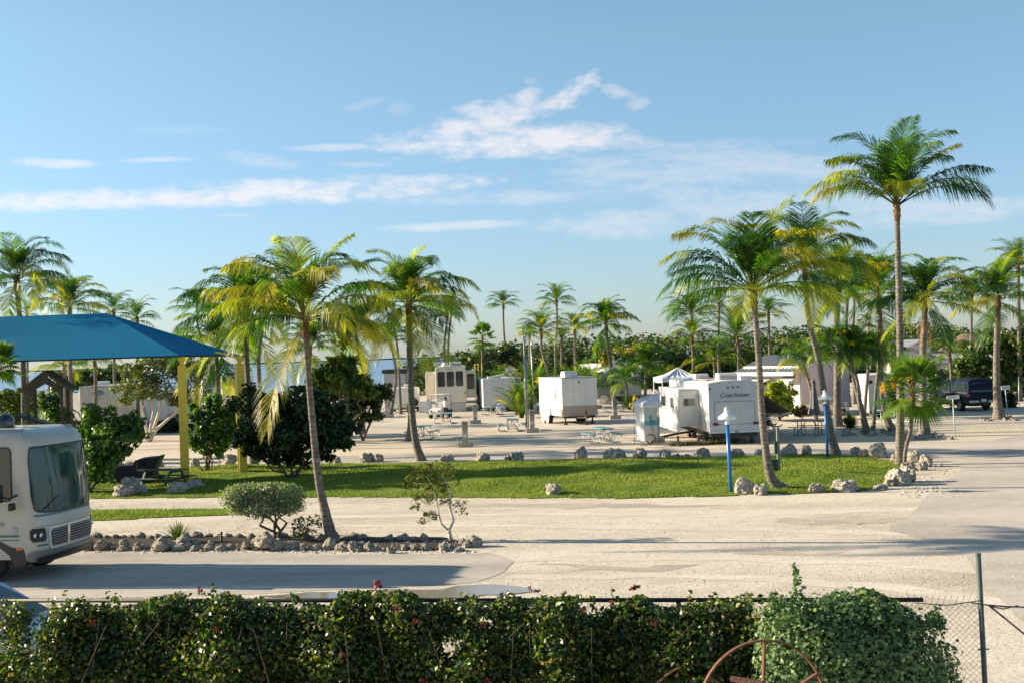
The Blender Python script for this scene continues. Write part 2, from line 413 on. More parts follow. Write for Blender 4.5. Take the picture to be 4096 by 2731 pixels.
LAWNM = groundmat('lawn_soil_and_grass', [(.34, (.06, .11, .012)), (.48, (.11, .17, .014)), (.58, (.18, .23, .02)), (.68, (.27, .26, .06))], (.6, 1.35), 1.0, big=.5)
WATER = mat('sea_water', (.035, .10, .20), (.05, .14, .26), .02, .22, bump=.25, bscale=.35, world=True, stretch=(.3, 1, 1))
# ------------------------------------------------------------------ ground
def bank(x, y):
    t = max(0, min(1, (15.3 - y - .10 * x * 0) / 3.2)); t = t * t * (3 - 2 * t)
    return .45 * t
def ground():
    xs = sorted(set([-420, -300, -200, -140, -100, -70] + list(range(-50, 51, 2)) + [60, 75, 100, 140, 200, 300, 420]))
    ys = sorted(set([-30, -15, -5, 0, 4, 8] + [9 + .5 * i for i in range(18)] + list(range(18, 70, 4)) + [80, 100, 120, 140, 160, 175, 185, 190, 194, 200]))
    mb = MB(); nx = len(xs)
    vs = [(x, y, bank(x, y) - (0 if y < 190 else (y - 189) * .12)) for y in ys for x in xs]
    fs = [(j * nx + i, j * nx + i + 1, (j + 1) * nx + i + 1, (j + 1) * nx + i) for j in range(len(ys) - 1) for i in range(nx - 1)]
    mb.add(vs, fs, 0, None, True)
    tag(mb.build('ground', GRAVEL, fix=False), kind='structure')
    mb = MB(); mb.add([(-30000, 180, -.35), (30000, 180, -.35), (30000, 45000, -.35), (-30000, 45000, -.35)], [(0, 1, 2, 3)])
    tag(mb.build('sea', WATER, fix=False), kind='structure')
    mb = MB(); pts = []
    for i in range(61):
        x = -4200 + i * 75
        pts.append((x, 8 + 5 * noise.noise((i * .37, 0, 0)) + 3 * noise.noise((i * 1.3, 5, 0))))
    poly = [(-4200, -1)] + [(x, max(1, z)) for x, z in pts] + [(300, -1)]
    mb.prism(poly, 9000, 9060, 'y')
    tag(mb.build('distant_shore', mat('far_mangrove_shore', (.05, .10, .10), None, rough=1), fix=True), kind='structure')
ground()
def resample(pts, step, amp, seed=0):
    out = []; n = len(pts)
    for i in range(n):
        a, b = pts[i], pts[(i + 1) % n]; d = (b - a).length; k = max(1, int(d / step))
        for j in range(k):
            p = a.lerp(b, j / k)
            q = Vector((p.x * .9, p.y * .9, seed)); q2 = Vector((p.x * 3.1, p.y * 3.1, seed + 9))
            p = p + Vector((noise.noise(q), noise.noise(q + Vector((7, 7, 7))), 0)) * amp + Vector((noise.noise(q2), noise.noise(q2 + Vector((3, 3, 3))), 0)) * amp * .45
            out.append(p)
    return out
def sheet(name, pix, z, m, step=.5, amp=.15, kind='structure', world=False):
    pts = [Vector(p) for p in pix] if world else [G(*p) for p in pix]
    for p in pts: p.z = 0
    pts = resample(pts, step, amp, len(pix))
    me = bpy.data.meshes.new(name); me.from_pydata([(p.x, p.y, z) for p in pts], [], [tuple(range(len(pts)))])
    me.materials.append(m); me.update()
    if me.polygons[0].normal.z < 0: me.flip_normals()
    o = bpy.data.objects.new(name, me); sc.collection.objects.link(o)
    tag(o, kind=kind); return o
# campsite sand (whole area beyond the lawn), roads, lanes
sheet('sand', [(-60, 44.5), (30, 44.5), (75, 60), (110, 150), (40, 170), (-90, 170)], .004, SAND, 3, .8, world=True) if False else None
s = sheet('sand', [Vector((-70, 47, 0)), Vector((-10, 52, 0)), Vector((22, 49, 0)), Vector((60, 60, 0)), Vector((95, 150, 0)), Vector((-95, 165, 0))], .004, SAND, 3, .6, world=True)
sheet('road', [(-700, 2215), (330, 2206), (900, 2208), (1300, 2216), (1700, 2214), (1960, 2210), (2060, 2240), (2010, 2290), (1900, 2330), (1500, 2352), (900, 2378), (300, 2395), (-700, 2420)], .006, ASPH, .6, .12)
sheet('road', [(-400, 1868), (700, 1850), (1400, 1828), (2000, 1813), (2600, 1799), (3100, 1786), (3500, 1771), (3700, 1768), (3960, 1762), (4100, 1735), (4500, 1720), (4700, 1900), (4900, 2731), (4150, 2731), (4100, 2500), (3930, 2330), (3850, 2200), (3560, 2120), (3640, 2060), (3697, 1985), (3768, 1928), (3831, 1888), (3850, 1862), (3760, 1834), (3560, 1830), (3100, 1832), (2600, 1848), (2000, 1862), (1400, 1875), (700, 1892), (-400, 1925)], .008, ASPH2, .7, .12)
sheet('road', [(600, 1722), (1400, 1712), (2100, 1702), (2640, 1693), (2640, 1680), (2100, 1688), (1400, 1700), (600, 1712)], .008, ASPH2, 1, .25)
sheet('road', [(3500, 1722), (3800, 1708), (4100, 1698), (4500, 1690), (4500, 1655), (4100, 1664), (3800, 1676), (3560, 1690)], .010, ASPH2, 1, .2)
sheet('road', [(2500, 1668), (3500, 1650), (4100, 1640), (4100, 1625), (3400, 1635), (2500, 1655)], .008, ASPH2, 1, .2)
sheet('road_line', [(60, 2268), (500, 2269), (1000, 2271), (1000, 2273.5), (500, 2272), (60, 2271)], .011, mat('faded_yellow_paint', (.62, .50, .22), (.5, .43, .28), 6, .8, world=True), .8, .01)
# lawn -------------------------------------------------------------
LAWN = [(-150, 1935), (330, 1898), (757, 1870), (950, 1860), (1240, 1857), (1700, 1850), (2000, 1845), (2300, 1837), (2800, 1829), (3100, 1822), (3300, 1818), (3480, 1826), (3590, 1850), (3612, 1876), (3570, 1925), (3520, 1955), (3440, 1966), (3250, 1971), (3072, 1976), (2850, 1984), (2494, 1993), (2048, 1991), (1650, 1989), (1238, 1988), (900, 1989), (339, 1994), (-150, 2000)]
STRIP = [(-100, 2048), (330, 2040), (900, 2034), (960, 2042), (930, 2058), (700, 2066), (500, 2078), (330, 2084), (-100, 2094)]
def inpoly(X, Y, P):
    ins = np.zeros(len(X), bool); n = len(P)
    for i in range(n):
        x0, y0 = P[i]; x1, y1 = P[(i + 1) % n]
        c = ((y0 > Y) != (y1 > Y)) & (X < (x1 - x0) * (Y - y0) / (y1 - y0 + 1e-12) + x0)
        ins ^= c
    return ins
def dist_edge(X, Y, P):
    d = np.full(len(X), 1e9); n = len(P)
    for i in range(n):
        a = np.array(P[i]); b = np.array(P[(i + 1) % n]); ab = b - a
        t = np.clip(((X - a[0]) * ab[0] + (Y - a[1]) * ab[1]) / (ab @ ab), 0, 1)
        d = np.minimum(d, np.hypot(X - a[0] - t * ab[0], Y - a[1] - t * ab[1]))
    return d
def lawn_z(X, Y, P, hgt):
    d = dist_edge(X, Y, P)
    e = np.clip(d / 2.6, 0, 1); e = e * e * (3 - 2 * e)
    return .02 + e * hgt * (.62 + .25 * np.sin(X * .55 + 1.3) * np.cos(Y * .7) + .18 * np.sin(X * 1.3 + Y * .9) + .08 * np.sin(X * 3.1 - Y * 2.2))
def lawn(pix, hgt, nb, seed):
    P = [(p.x, p.y) for p in resample([G(*q) for q in pix], .5, .14, seed)]
    a = np.array(P); x0, y0 = a.min(0); x1, y1 = a.max(0); st = .28
    nx = int((x1 - x0) / st) + 2; ny = int((y1 - y0) / st) + 2
    gx, gy = np.meshgrid(x0 + st * np.arange(nx), y0 + st * np.arange(ny)); X = gx.ravel(); Y = gy.ravel()
    Z = lawn_z(X, Y, P, hgt)
    ins = inpoly(X, Y, P) | (dist_edge(X, Y, P) < .12)
    idx = np.arange(nx * ny).reshape(ny, nx)
    q = np.stack([idx[:-1, :-1], idx[:-1, 1:], idx[1:, 1:], idx[1:, :-1]], -1).reshape(-1, 4)
    q = q[ins[q].all(1)]
    used = np.unique(q); remap = -np.ones(nx * ny, int); remap[used] = np.arange(len(used))
    tag(npmesh('lawn', np.stack([X, Y, Z], 1)[used], remap[q], None, LAWNM, smooth=True), kind='structure')
    rs = np.random.RandomState(seed)
    n = nb; BX = rs.uniform(x0, x1, n * 3); BY = rs.uniform(y0, y1, n * 3); k = inpoly(BX, BY, P); BX, BY = BX[k][:n], BY[k][:n]; n = len(BX)
    BZ = lawn_z(BX, BY, P, hgt) - .01
    h = rs.uniform(.035, .085, n) * (1 + .5 * np.sin(BX * 1.1) * np.sin(BY * 1.7)); wd = rs.uniform(.012, .022, n); an = rs.uniform(0, np.pi, n)
    lean = rs.normal(0, .5, (n, 2)) * h[:, None]
    V = np.zeros((n, 3, 3)); V[:, 0] = np.stack([BX - np.cos(an) * wd, BY - np.sin(an) * wd, BZ], 1); V[:, 1] = np.stack([BX + np.cos(an) * wd, BY + np.sin(an) * wd, BZ], 1)
    V[:, 2] = np.stack([BX + lean[:, 0], BY + lean[:, 1], BZ + h], 1)
    base = np.array([.14, .22, .014]); dry = np.array([.29, .28, .05]); dk = np.array([.06, .13, .012])
    pn = (.5 + .5 * np.sin(BX * .6 + 2) * np.sin(BY * .8 + BX * .25)) ; r = rs.uniform(0, 1, n)
    C = base + (dry - base) * (np.clip(pn * .7 + (r - .5) * .9, 0, 1))[:, None]; C = np.where((r < .18)[:, None], dk, C)
    o = npmesh('grass', V.reshape(-1, 3), np.arange(n * 3).reshape(n, 3), np.repeat(C, 3, 0), LEAF3)
    return o
o = lawn(LAWN, .22, 90000, 3); tag(o, 'short bright green grass covering the long lawn behind the gravel lot', 'grass', kind='stuff')
o = lawn(STRIP, .05, 9000, 5); tag(o, 'narrow strip of green grass between two gravel lanes beside the motorhome', 'grass', kind='stuff')
# planting bed soil + loose stones --------------------------------------
sheet('planting_bed', [(-60, 2196), (330, 2196), (900, 2196), (1400, 2200), (1700, 2203), (1830, 2196), (1850, 2165), (1780, 2148), (1500, 2146), (1350, 2138), (900, 2144), (330, 2142), (-60, 2148)], .012, SOIL, .4, .12)
def pebbles(n, seed, pixbox, smin, smax, name, label):
    rs = np.random.RandomState(seed); base = np.array([[1, 0, 0], [0, 1, 0], [-1, 0, 0], [0, -1, 0], [0, 0, .7]], float)
    fc = np.array([[0, 1, 4], [1, 2, 4], [2, 3, 4], [3, 0, 4]]); V = []; C = []
    for i in range(n):
        x0, x1, y0, y1 = pixbox[rs.randint(len(pixbox))]
        p = G(rs.uniform(x0, x1), y0 + (y1 - y0) * rs.uniform(0, 1) ** .7)
        s = smin + (smax - smin) * rs.uniform(0, 1) ** 3; a = rs.uniform(0, 6.3)
        b = base * (s * rs.uniform(.7, 1.3, (5, 1))); ca, sa = math.cos(a), math.sin(a)
        V.append(np.stack([p.x + b[:, 0] * ca - b[:, 1] * sa, p.y + b[:, 0] * sa + b[:, 1] * ca, b[:, 2] + .004], 1))
        g = rs.uniform(.36, .64); C.append(np.tile([g, g * .9, g * .78], (5, 1)))
    V = np.concatenate(V); C = np.concatenate(C); Fq = (np.arange(n)[:, None, None] * 5 + fc[None]).reshape(-1, 3)
    m = MATS.get('pebble') or bpy.data.materials.new('pebble')
    if 'pebble' not in MATS:
        m.use_nodes = True; at = m.node_tree.nodes.new('ShaderNodeAttribute'); at.attribute_name = 'col'
        m.node_tree.links.new(at.outputs['Color'], bsdf(m).inputs['Base Color']); bsdf(m).inputs['Roughness'].default_value = .9; MATS['pebble'] = m
    return tag(npmesh(name, V, Fq, C, m), label, 'gravel', kind='stuff')
pebbles(6000, 4, [(900, 4096, 1995, 2160), (1900, 4096, 2160, 2400), (1000, 3700, 2000, 2200), (330, 1200, 2000, 2035), (330, 1400, 2085, 2140)], .010, .028, 'gravel', 'loose pale coral stones scattered over the gravel lot')
pebbles(1500, 8, [(330, 1900, 2198, 2212), (1300, 1900, 2140, 2205), (3600, 3850, 1850, 1990), (3650, 4000, 1700, 1770)], .02, .06, 'gravel', 'coarse coral rubble along the road edge and around the rock clusters')
# wheel-packed lighter tracks crossing the gravel
TRK = groundmat('packed_gravel_track', [(.36, (.53, .47, .385)), (.5, (.62, .55, .455)), (.62, (.69, .62, .52))], (.84, 1.1), .4, big=.5, streak=(.4, 1.8, 1))
for tr in ([(1300, 2060), (2100, 2048), (3000, 2052), (3700, 2030), (3700, 2040), (3000, 2064), (2100, 2062), (1300, 2070)], [(1000, 2100), (1900, 2092), (2700, 2104), (3500, 2120), (4200, 2140), (4200, 2158), (3500, 2136), (2700, 2118), (1900, 2106), (1000, 2110)],
           [(2000, 2232), (2700, 2222), (3500, 2240), (4300, 2290), (4300, 2322), (3500, 2262), (2700, 2240), (2000, 2246)], [(2050, 2300), (2800, 2290), (3500, 2330), (4300, 2420), (4300, 2462), (3500, 2358), (2800, 2312), (2050, 2316)]):
    sheet('path', tr, .004, TRK, .4, .30)
STN = groundmat('grey_dust_stain', [(.36, (.35, .315, .26)), (.5, (.42, .375, .31)), (.62, (.5, .44, .365))], (.8, 1.12), .5, big=.6, streak=(.5, 1.6, 1))
for tr in ([(2150, 2266), (2500, 2258), (2800, 2266), (2500, 2280)], [(1700, 2020), (2300, 2012), (2900, 2022), (2300, 2032)], [(3000, 2200), (3400, 2206), (3300, 2224), (2950, 2216)], [(3150, 2075), (3600, 2085), (3500, 2100), (3100, 2092)]):
    sheet('path', tr, .0045, STN, .35, .55)
# puddle
sheet('puddle', [(1050, 2378), (1200, 2366), (1500, 2362), (1780, 2355), (1930, 2342), (2040, 2350), (2130, 2360), (2080, 2374), (2000, 2385), (1500, 2400), (1200, 2395)], .014, mat('still_puddle_water', (.20, .175, .13), (.26, .23, .18), 2, .12, spec=.5), .3, .35)
# ------------------------------------------------------------------ boulders
LIME = None
def limestone():
    m = bpy.data.materials.new('coral_limestone'); m.use_nodes = True; nt = m.node_tree; b = bsdf(m); L = nt.links.new
    tc = nt.nodes.new('ShaderNodeTexCoord')
    n = nt.nodes.new('ShaderNodeTexNoise'); n.inputs['Scale'].default_value = 3.5; n.inputs['Detail'].default_value = 9; n.inputs['Roughness'].default_value = .7
    v = nt.nodes.new('ShaderNodeTexVoronoi'); v.inputs['Scale'].default_value = 5
    L(tc.outputs['Object'], n.inputs['Vector']); L(tc.outputs['Object'], v.inputs['Vector'])
    cr = nt.nodes.new('ShaderNodeValToRGB'); L(n.outputs[0], cr.inputs[0]); e = cr.color_ramp.elements
    e[0].position = .36; e[0].color = (.10, .085, .065, 1); e[1].position = .62; e[1].color = (.66, .59, .50, 1); q = e.new(.46); q.color = (.38, .34, .28, 1)
    L(cr.outputs[0], b.inputs['Base Color']); b.inputs['Roughness'].default_value = .95; b.inputs['Specular IOR Level'].default_value = .15
    bp = nt.nodes.new('ShaderNodeBump'); bp.inputs['Strength'].default_value = 1; bp.inputs['Distance'].default_value = .12
    L(mth(nt, 'SUBTRACT', n.outputs[0], mth(nt, 'MULTIPLY', v.outputs[0], .35)), bp.inputs['Height']); L(bp.outputs[0], b.inputs['Normal'])
    return m
LIME = limestone()
def rock_mesh(seed, sub=4, amp=.42):
    bm = bmesh.new(); bmesh.ops.create_icosphere(bm, subdivisions=sub, radius=1)
    for v in bm.verts:
        p = v.co.copy(); s = Vector((seed * 3.7, seed * 1.9, seed))
        d = noise.noise(p * 1.1 + s) * amp + noise.noise(p * 2.6 + s) * amp * .5 + noise.noise(p * 6 + s) * amp * .22
        r = noise.noise(p * 3.2 - s); d -= max(0, .12 - abs(r)) * .9 * amp
        q = p * (1 + d); q.x *= 1.0; q.z *= .82
        for ax in range(3): q[ax] = max(-1.05, min(1.05, q[ax]))
        if q.z < -.35: q.z = -.35 + (q.z + .35) * .15
        v.co = q
    for f in bm.faces: f.smooth = False
    zmin = min(v.co.z for v in bm.verts)
    for v in bm.verts: v.co.z -= zmin + .06
    me = bpy.data.meshes.new('boulder'); bm.to_mesh(me); bm.free(); me.materials.append(LIME); return me
ROCKS = [rock_mesh(i + 1) for i in range(7)]
SROCKS = [rock_mesh(i + 20, 3, .36) for i in range(6)]
rr = random.Random(11)
def rock(px, py, w, h, label, group=None, i=None, name='boulder', small=False, z=0, rot=None):
    """w,h in photo pixels: width and height of the rock whose base sits at px,py"""
    p = G(px, py, z); s = p.y / F; me = (SROCKS if small else ROCKS)[(i if i is not None else rr.randrange(7)) % (6 if small else 7)]
    o = bpy.data.objects.new(name, me); sc.collection.objects.link(o)
    o.location = (p.x, p.y + w * s * .25, z); o.scale = (w * s / 2.1, w * s / 2.4, h * s / 1.25)
    o.rotation_euler = (0, 0, rot if rot is not None else rr.uniform(0, 6.28))
    return tag(o, label, 'rock', group)
RK = [  # px, py(base), width, height, label
 (485, 1987, 92, 44, 'large pale boulder nearest the motorhome at the lawn edge'),
 (512, 1972, 80, 58, 'tall middle boulder of the cluster in front of the ship'),
 (556, 1978, 60, 34, 'low boulder at the right end of the cluster in front of the ship'),
 (705, 1975, 88, 42, 'rounded boulder left of the front yellow post foot'),
 (778, 1966, 76, 46, 'squared boulder standing against the front yellow post foot'),
 (515, 1868, 48, 22, 'pale boulder just behind the navy ship'), (630, 1868, 50, 24, 'grey boulder behind the bow of the navy ship'),
 (776, 1867, 38, 34, 'square boulder between the front yellow post and the round shrub'),
 (916, 1858, 60, 38, 'pointed pale boulder left of the rear yellow post'),
 (1340, 1855, 62, 24, 'flat pale boulder right of the big dark shrub'), (1468, 1848, 58, 34, 'left half of the split pale boulder on the lawn edge'),
 (1508, 1847, 54, 30, 'right half of the split pale boulder on the lawn edge'),
 (1790, 1846, 62, 28, 'grey boulder just right of the leaning palm foot'), (1928, 1843, 68, 30, 'grey boulder second to the right of the leaning palm'),
 (2036, 1842, 42, 24, 'small humped boulder half hidden beside its neighbour'), (2072, 1842, 54, 34, 'steep grey boulder before the empty lawn edge'),
 (2324, 1834, 52, 40, 'triangular boulder standing alone behind the lawn'), (2462, 1831, 92, 34, 'longest flat grey boulder behind the lawn'),
 (2562, 1831, 72, 36, 'dark grey boulder next to the longest boulder'), (2665, 1829, 54, 28, 'grey boulder left of the small white stones'),
 (2818, 1830, 64, 36, 'pale boulder left of the near blue lamp post'), (2950, 1826, 60, 30, 'sloping boulder just right of the near blue lamp post'),
 (3044, 1824, 50, 26, 'boulder half hidden behind the near leaning palm'), (3160, 1824, 72, 40, 'big rounded pale boulder right of the waste bin'),
 (3228, 1818, 52, 34, 'pale boulder between the rounded one and the far blue lamp'),
 (3425, 1822, 46, 34, 'grey boulder in the group right of the far blue lamp'), (3462, 1826, 50, 28, 'low pale boulder in front of the tall slanted one'),
 (3520, 1830, 80, 52, 'tall slanted pale boulder left of the tallest palm'), (3580, 1842, 30, 26, 'small pale boulder touching the tallest palm trunk'),
 (2213, 1981, 66, 44, 'single round boulder alone on the near lawn edge'),
 (2985, 1974, 84, 56, 'large white boulder right of the near lamp post foot'), (3045, 1979, 62, 38, 'white boulder leaning on the large one by the lamp'),
 (3272, 1969, 64, 34, 'low pale boulder right of the near leaning palm foot'), (3388, 1965, 116, 42, 'long grooved boulder on the right near lawn edge'),
 (3660, 1848, 66, 42, 'topmost pale boulder of the heap right of the tallest palm'), (3708, 1866, 58, 46, 'knobbly pale boulder on the right side of the heap'),
 (3640, 1880, 56, 30, 'flat boulder in the middle of the heap'), (3690, 1880, 50, 30, 'small boulder low on the heap'),
 (3600, 1940, 96, 58, 'big hollowed boulder at the lower end of the heap'), (3640, 1928, 78, 62, 'tall boulder behind the hollowed one'),
 (3560, 1944, 50, 26, 'low pale boulder left of the hollowed one'), (3530, 1957, 70, 20, 'flat slab ending the rock heap'),
]
for i, (px, py, w, h, lab) in enumerate(RK): rock(px, py, w * 1.02, h * 1.12, lab, 'boulders around the lawn', i * 3 % 7)
for k in range(13):
    rock(rr.uniform(2690, 2780), rr.uniform(1826, 1832), rr.uniform(12, 22), rr.uniform(8, 16), 'small white stone in the gap between lawn boulders', 'small stones between the lawn boulders', small=True, name='stone')
WALL = 'rough grey coral stone piled along the planting bed', 'coral stones edging the planting bed'
x = 322
while x < 1440:
    w = rr.choice([22, 28, 36, 48, 60, 84]) * rr.uniform(.85, 1.1) * (1 if x < 1350 else .7)
    rock(x + w / 2, 2200 + rr.uniform(-4, 6), w * rr.uniform(.85, 1.15), w * rr.uniform(.42, .68), *WALL, small=True, name='coral_stone')
    if rr.random() < .6: rock(x + w * .6, 2184 + rr.uniform(-4, 4), w * .85, w * .52, *WALL, small=True, name='coral_stone', z=.10)
    x += w * .86
x = 322
while x < 1330:
    w = rr.uniform(30, 56); rock(x + w / 2, 2150 + rr.uniform(-4, 4), w * rr.uniform(.8, 1.1), w * rr.uniform(.36, .55), *WALL, small=True, name='coral_stone'); x += w * (.95 if x < 700 else 1.15)
for (px, py, w, h) in [(1380, 2202, 50, 34), (1412, 2204, 54, 36), (1450, 2190, 40, 22), (1475, 2204, 46, 34), (1500, 2204, 34, 24), (1562, 2212, 32, 24), (1620, 2200, 36, 22), (1655, 2200, 38, 24), (1710, 2198, 42, 26), (1775, 2204, 48, 32), (1800, 2196, 34, 18), (1838, 2206, 44, 16), (1870, 2190, 40, 26), (1905, 2186, 52, 40), (1850, 2174, 36, 18), (1890, 2172, 40, 18), (1410, 2148, 54, 16), (1450, 2154, 38, 18), (1555, 2160, 40, 20), (1610, 2160, 52, 22), (1660, 2160, 36, 14), (1698, 2162, 34, 26), (1380, 2150, 50, 10), (1290, 2165, 44, 24)]:
    rock(px, py, w * 1.1, h * 1.15, *WALL, small=True, name='coral_stone')
RING = 'small pale stone ringing a palm foot by the far lane', 'stones ringing the palm feet'
for k in range(70):
    if k < 24: px, py = rr.uniform(3370, 3590), rr.uniform(1728, 1745)
    elif k < 44: px, py = rr.uniform(3625, 3810), rr.uniform(1738, 1764)
    else: px, py = rr.uniform(3925, 4075), rr.uniform(1671, 1684)
    w = rr.uniform(14, 32) * (.7 if k > 43 else 1); rock(px, py, w, w * .62, *RING, small=True, name='stone')
# ------------------------------------------------------------------ palms
GREEN = [(.034, .095, .016), (.060, .14, .016), (.024, .070, .018), (.10, .175, .014)]
YEL = [(.30, .31, .018), (.36, .30, .018), (.23, .28, .018)]
DEADC = [(.33, .20, .09), (.26, .15, .07)]
Z = Vector((0, 0, 1))
def frond(mb, base, az, el, L, bend, ll, n, rng, colr, wl=.045, droop=.55, petiole=.16, two=True, tipcol=None, side_curve=0):
    p = Vector(base); step = L / 14; pts = [p.copy()]; tans = []; a = az
    for i in range(14):
        t = (i + .5) / 14; e = el - bend * t ** 1.9; a += side_curve / 14
        d = Vector((math.cos(a) * math.cos(e), math.sin(a) * math.cos(e), math.sin(e))); tans.append(d); p = p + d * step; pts.append(p.copy())
    tans.append(tans[-1])
    mb.tube(pts, [max(.006, .028 * L / 3.5 * (1 - .85 * i / 14)) for i in range(15)], 4, 0, False, False, (colr[0] * 1.7 + .03, colr[1] * 1.25 + .02, colr[2]))
    torn = [(rng.uniform(.2, .95), rng.uniform(.012, .03)) for _ in range(3)]
    for k in range(n):
        t = petiole + (1 - petiole) * (k + .5) / n; f = t * 14; i = min(13, int(f)); u = f - i
        P = pts[i].lerp(pts[i + 1], u); T = tans[i].lerp(tans[min(14, i + 1)], u).normalized()
        S = T.cross(Z)
        if S.length < .05: S = Vector((-math.sin(az), math.cos(az), 0))
        S.normalize(); N = S.cross(T).normalized()
        s = (t - petiole) / (1 - petiole)
        ln = ll * (min(1, .45 + s * 2.2) if s < .25 else 1 - .62 * ((s - .25) / .75) ** 1.6) * rng.uniform(.88, 1.08)
        fa = .55 + .55 * s; hang = max(0, 1 - abs(T.z)) ** 1.5
        for sd in (-1, 1):
            if any(abs(t - a_) < b_ for a_, b_ in torn) and rng.random() < .8: continue
            if rng.random() < .04: continue
            D = (S * sd * math.cos(fa) + T * math.sin(fa) + N * (.18 + rng.uniform(-.12, .12))).normalized()
            dr = droop * rng.uniform(.7, 1.3) * (.45 + .75 * hang)
            m1 = P + D * ln * .5 + Vector((0, 0, -ln * dr * .18)); tip = P + D * ln * (.86 - .22 * min(1, dr)) + Vector((0, 0, -ln * dr * .78))
            W = T * (wl * .5)
            c = rng.uniform(.75, 1.28); q = tipcol if (tipcol and s > .55) else colr
            col = (q[0] * c, q[1] * c, q[2] * c)
            if two: mb.add([P - W * .6, P + W * .6, m1 + W, m1 - W, tip], [(0, 1, 2, 3), (3, 2, 4)], 0, col)
            else: mb.add([P - W * .8, P + W * .8, tip], [(0, 1, 2)], 0, col)
def crown(L, n, seed, lod=1, custom=None, ysh=.18, up=86, low=4, ll=None, droop=.55, dens=1, spread=1.0, az0=0, wl=None, bend0=.25):
    rng = random.Random(seed); mb = MB(); L *= .88
    nl = {0: 88, 1: 56, 2: 32}[lod]; nl = int(nl * dens); two = lod < 2; wl = wl or {0: .040, 1: .058, 2: .095}[lod] * L / 3.5
    ll = ll or L * .40; n = int(n * .98)
    for i in range(n):
        f = (i + .5) / n; az = az0 + i * 2.39996 + rng.uniform(-.25, .25)
        el = R(up) + (R(max(low, -12)) - R(up)) * f ** 1.3 + rng.uniform(-.12, .12)
        bend = bend0 + .95 + .75 * math.sin(math.pi * min(1, f * 1.3)) + rng.uniform(-.35, .45)
        if low < -20 and f > .86: el = R(low) + rng.uniform(-.3, .3); bend = .6
        c = rng.choice(GREEN); tip = None
        if rng.random() < ysh * (0.4 + f * 1.3): tip = rng.choice(YEL); c = tuple((a + b) / 2 for a, b in zip(c, tip)) if rng.random() < .5 else c
        frond(mb, (rng.uniform(-.06, .06), rng.uniform(-.06, .06), .25 * (1 - f)), az, el, L * rng.uniform(.82, 1.08) * (.85 if f < .12 else 1), bend * spread, ll, nl, rng, c, wl, droop * (.6 + .8 * f), tipcol=tip, two=two, side_curve=rng.uniform(-.35, .35))
    for (az, el, Lc, bd, yel) in (custom or []):
        c = rng.choice(GREEN) if yel < .5 else (.20, .22, .02)
        frond(mb, (0, 0, .05), R(az), R(el), Lc * (.84 if seed == 5 else .94), R(bd), ll * 1.05, nl, rng, c, wl, droop * 1.25, tipcol=rng.choice(YEL) if yel > 0 else None, two=two)
    return mb
def fan_leaf(mb, base, az, el, pl, r, rng, nseg, col, sweep=R(115), droop=.25):
    d = Vector((math.cos(az) * math.cos(el), math.sin(az) * math.cos(el), math.sin(el)))
    hub = Vector(base) + d * pl + Vector((0, 0, -pl * pl * .12))
    S = d.cross(Z)
    if S.length < .05: S = Vector((1, 0, 0))
    S.normalize(); N = S.cross(d).normalized()
    mb.tube([base, Vector(base) + d * pl * .5, hub], [.018, .014, .01], 4, 0, False, False, (.16, .20, .05))
    for k in range(nseg):
        q = (k / (nseg - 1) - .5) * 2 * sweep; rr_ = r * (1 - .28 * abs(q / sweep) ** 2) * rng.uniform(.9, 1.05)
        D = d * math.cos(q) + S * math.sin(q) - N * .15
        D.normalize(); W = (S * math.cos(q) - d * math.sin(q)) * (r * sweep / nseg * 1.15) * .5
        m1 = hub + D * rr_ * .55; tip = hub + D * rr_ * .9 + Vector((0, 0, -rr_ * droop)); c = rng.uniform(.75, 1.3)
        mb.add([hub, m1 - W, m1 + W, tip], [(0, 1, 2), (1, 3, 2)], 0, (col[0] * c, col[1] * c, col[2] * c))
def fan_crown(n, pl, r, seed, nseg=22, up=85, low=-45, cols=None):
    rng = random.Random(seed); mb = MB(); cols = cols or [(.07, .14, .02), (.10, .17, .025), (.045, .10, .02)]
    for i in range(n):
        f = (i + .5) / n
        fan_leaf(mb, (0, 0, .1 * (1 - f)), i * 2.4 + rng.uniform(-.2, .2), R(up) + (R(low) - R(up)) * f + rng.uniform(-.1, .1), pl * rng.uniform(.8, 1.1), r * rng.uniform(.85, 1.05), rng, nseg, rng.choice(cols), droop=.06 + .22 * f)
    return mb
def trunk_mb(pts, r0, r1, flare=1.7, seg=12, ring=True, fl=.55):
    # smooth the path, then a tube with slightly uneven rings
    P = [Vector(p) for p in pts]; out = []; n = len(P)
    for i in range(n - 1):
        p0, p1, p2, p3 = P[max(i - 1, 0)], P[i], P[i + 1], P[min(i + 2, n - 1)]; k = max(3, int((p2 - p1).length / .16))
        for j in range(k):
            t = j / k; out.append(.5 * ((2 * p1) + (p2 - p0) * t + (2 * p0 - 5 * p1 + 4 * p2 - p3) * t * t + (3 * p1 - p0 - 3 * p2 + p3) * t ** 3))
    out.append(P[-1]); N = len(out); rs = []; h = 0
    for i, p in enumerate(out):
        if i: h += (p - out[i - 1]).length
        t = i / (N - 1); r = r0 + (r1 - r0) * t + r0 * (flare - 1) * math.exp(-h / fl)
        rs.append(r * (1 + (.045 if i % 2 else -.02) * ring + .03 * noise.noise((h * 3, r0 * 50, 0))))
    mb = MB(); mb.tube(out, rs, seg); return mb
palm_n = 0
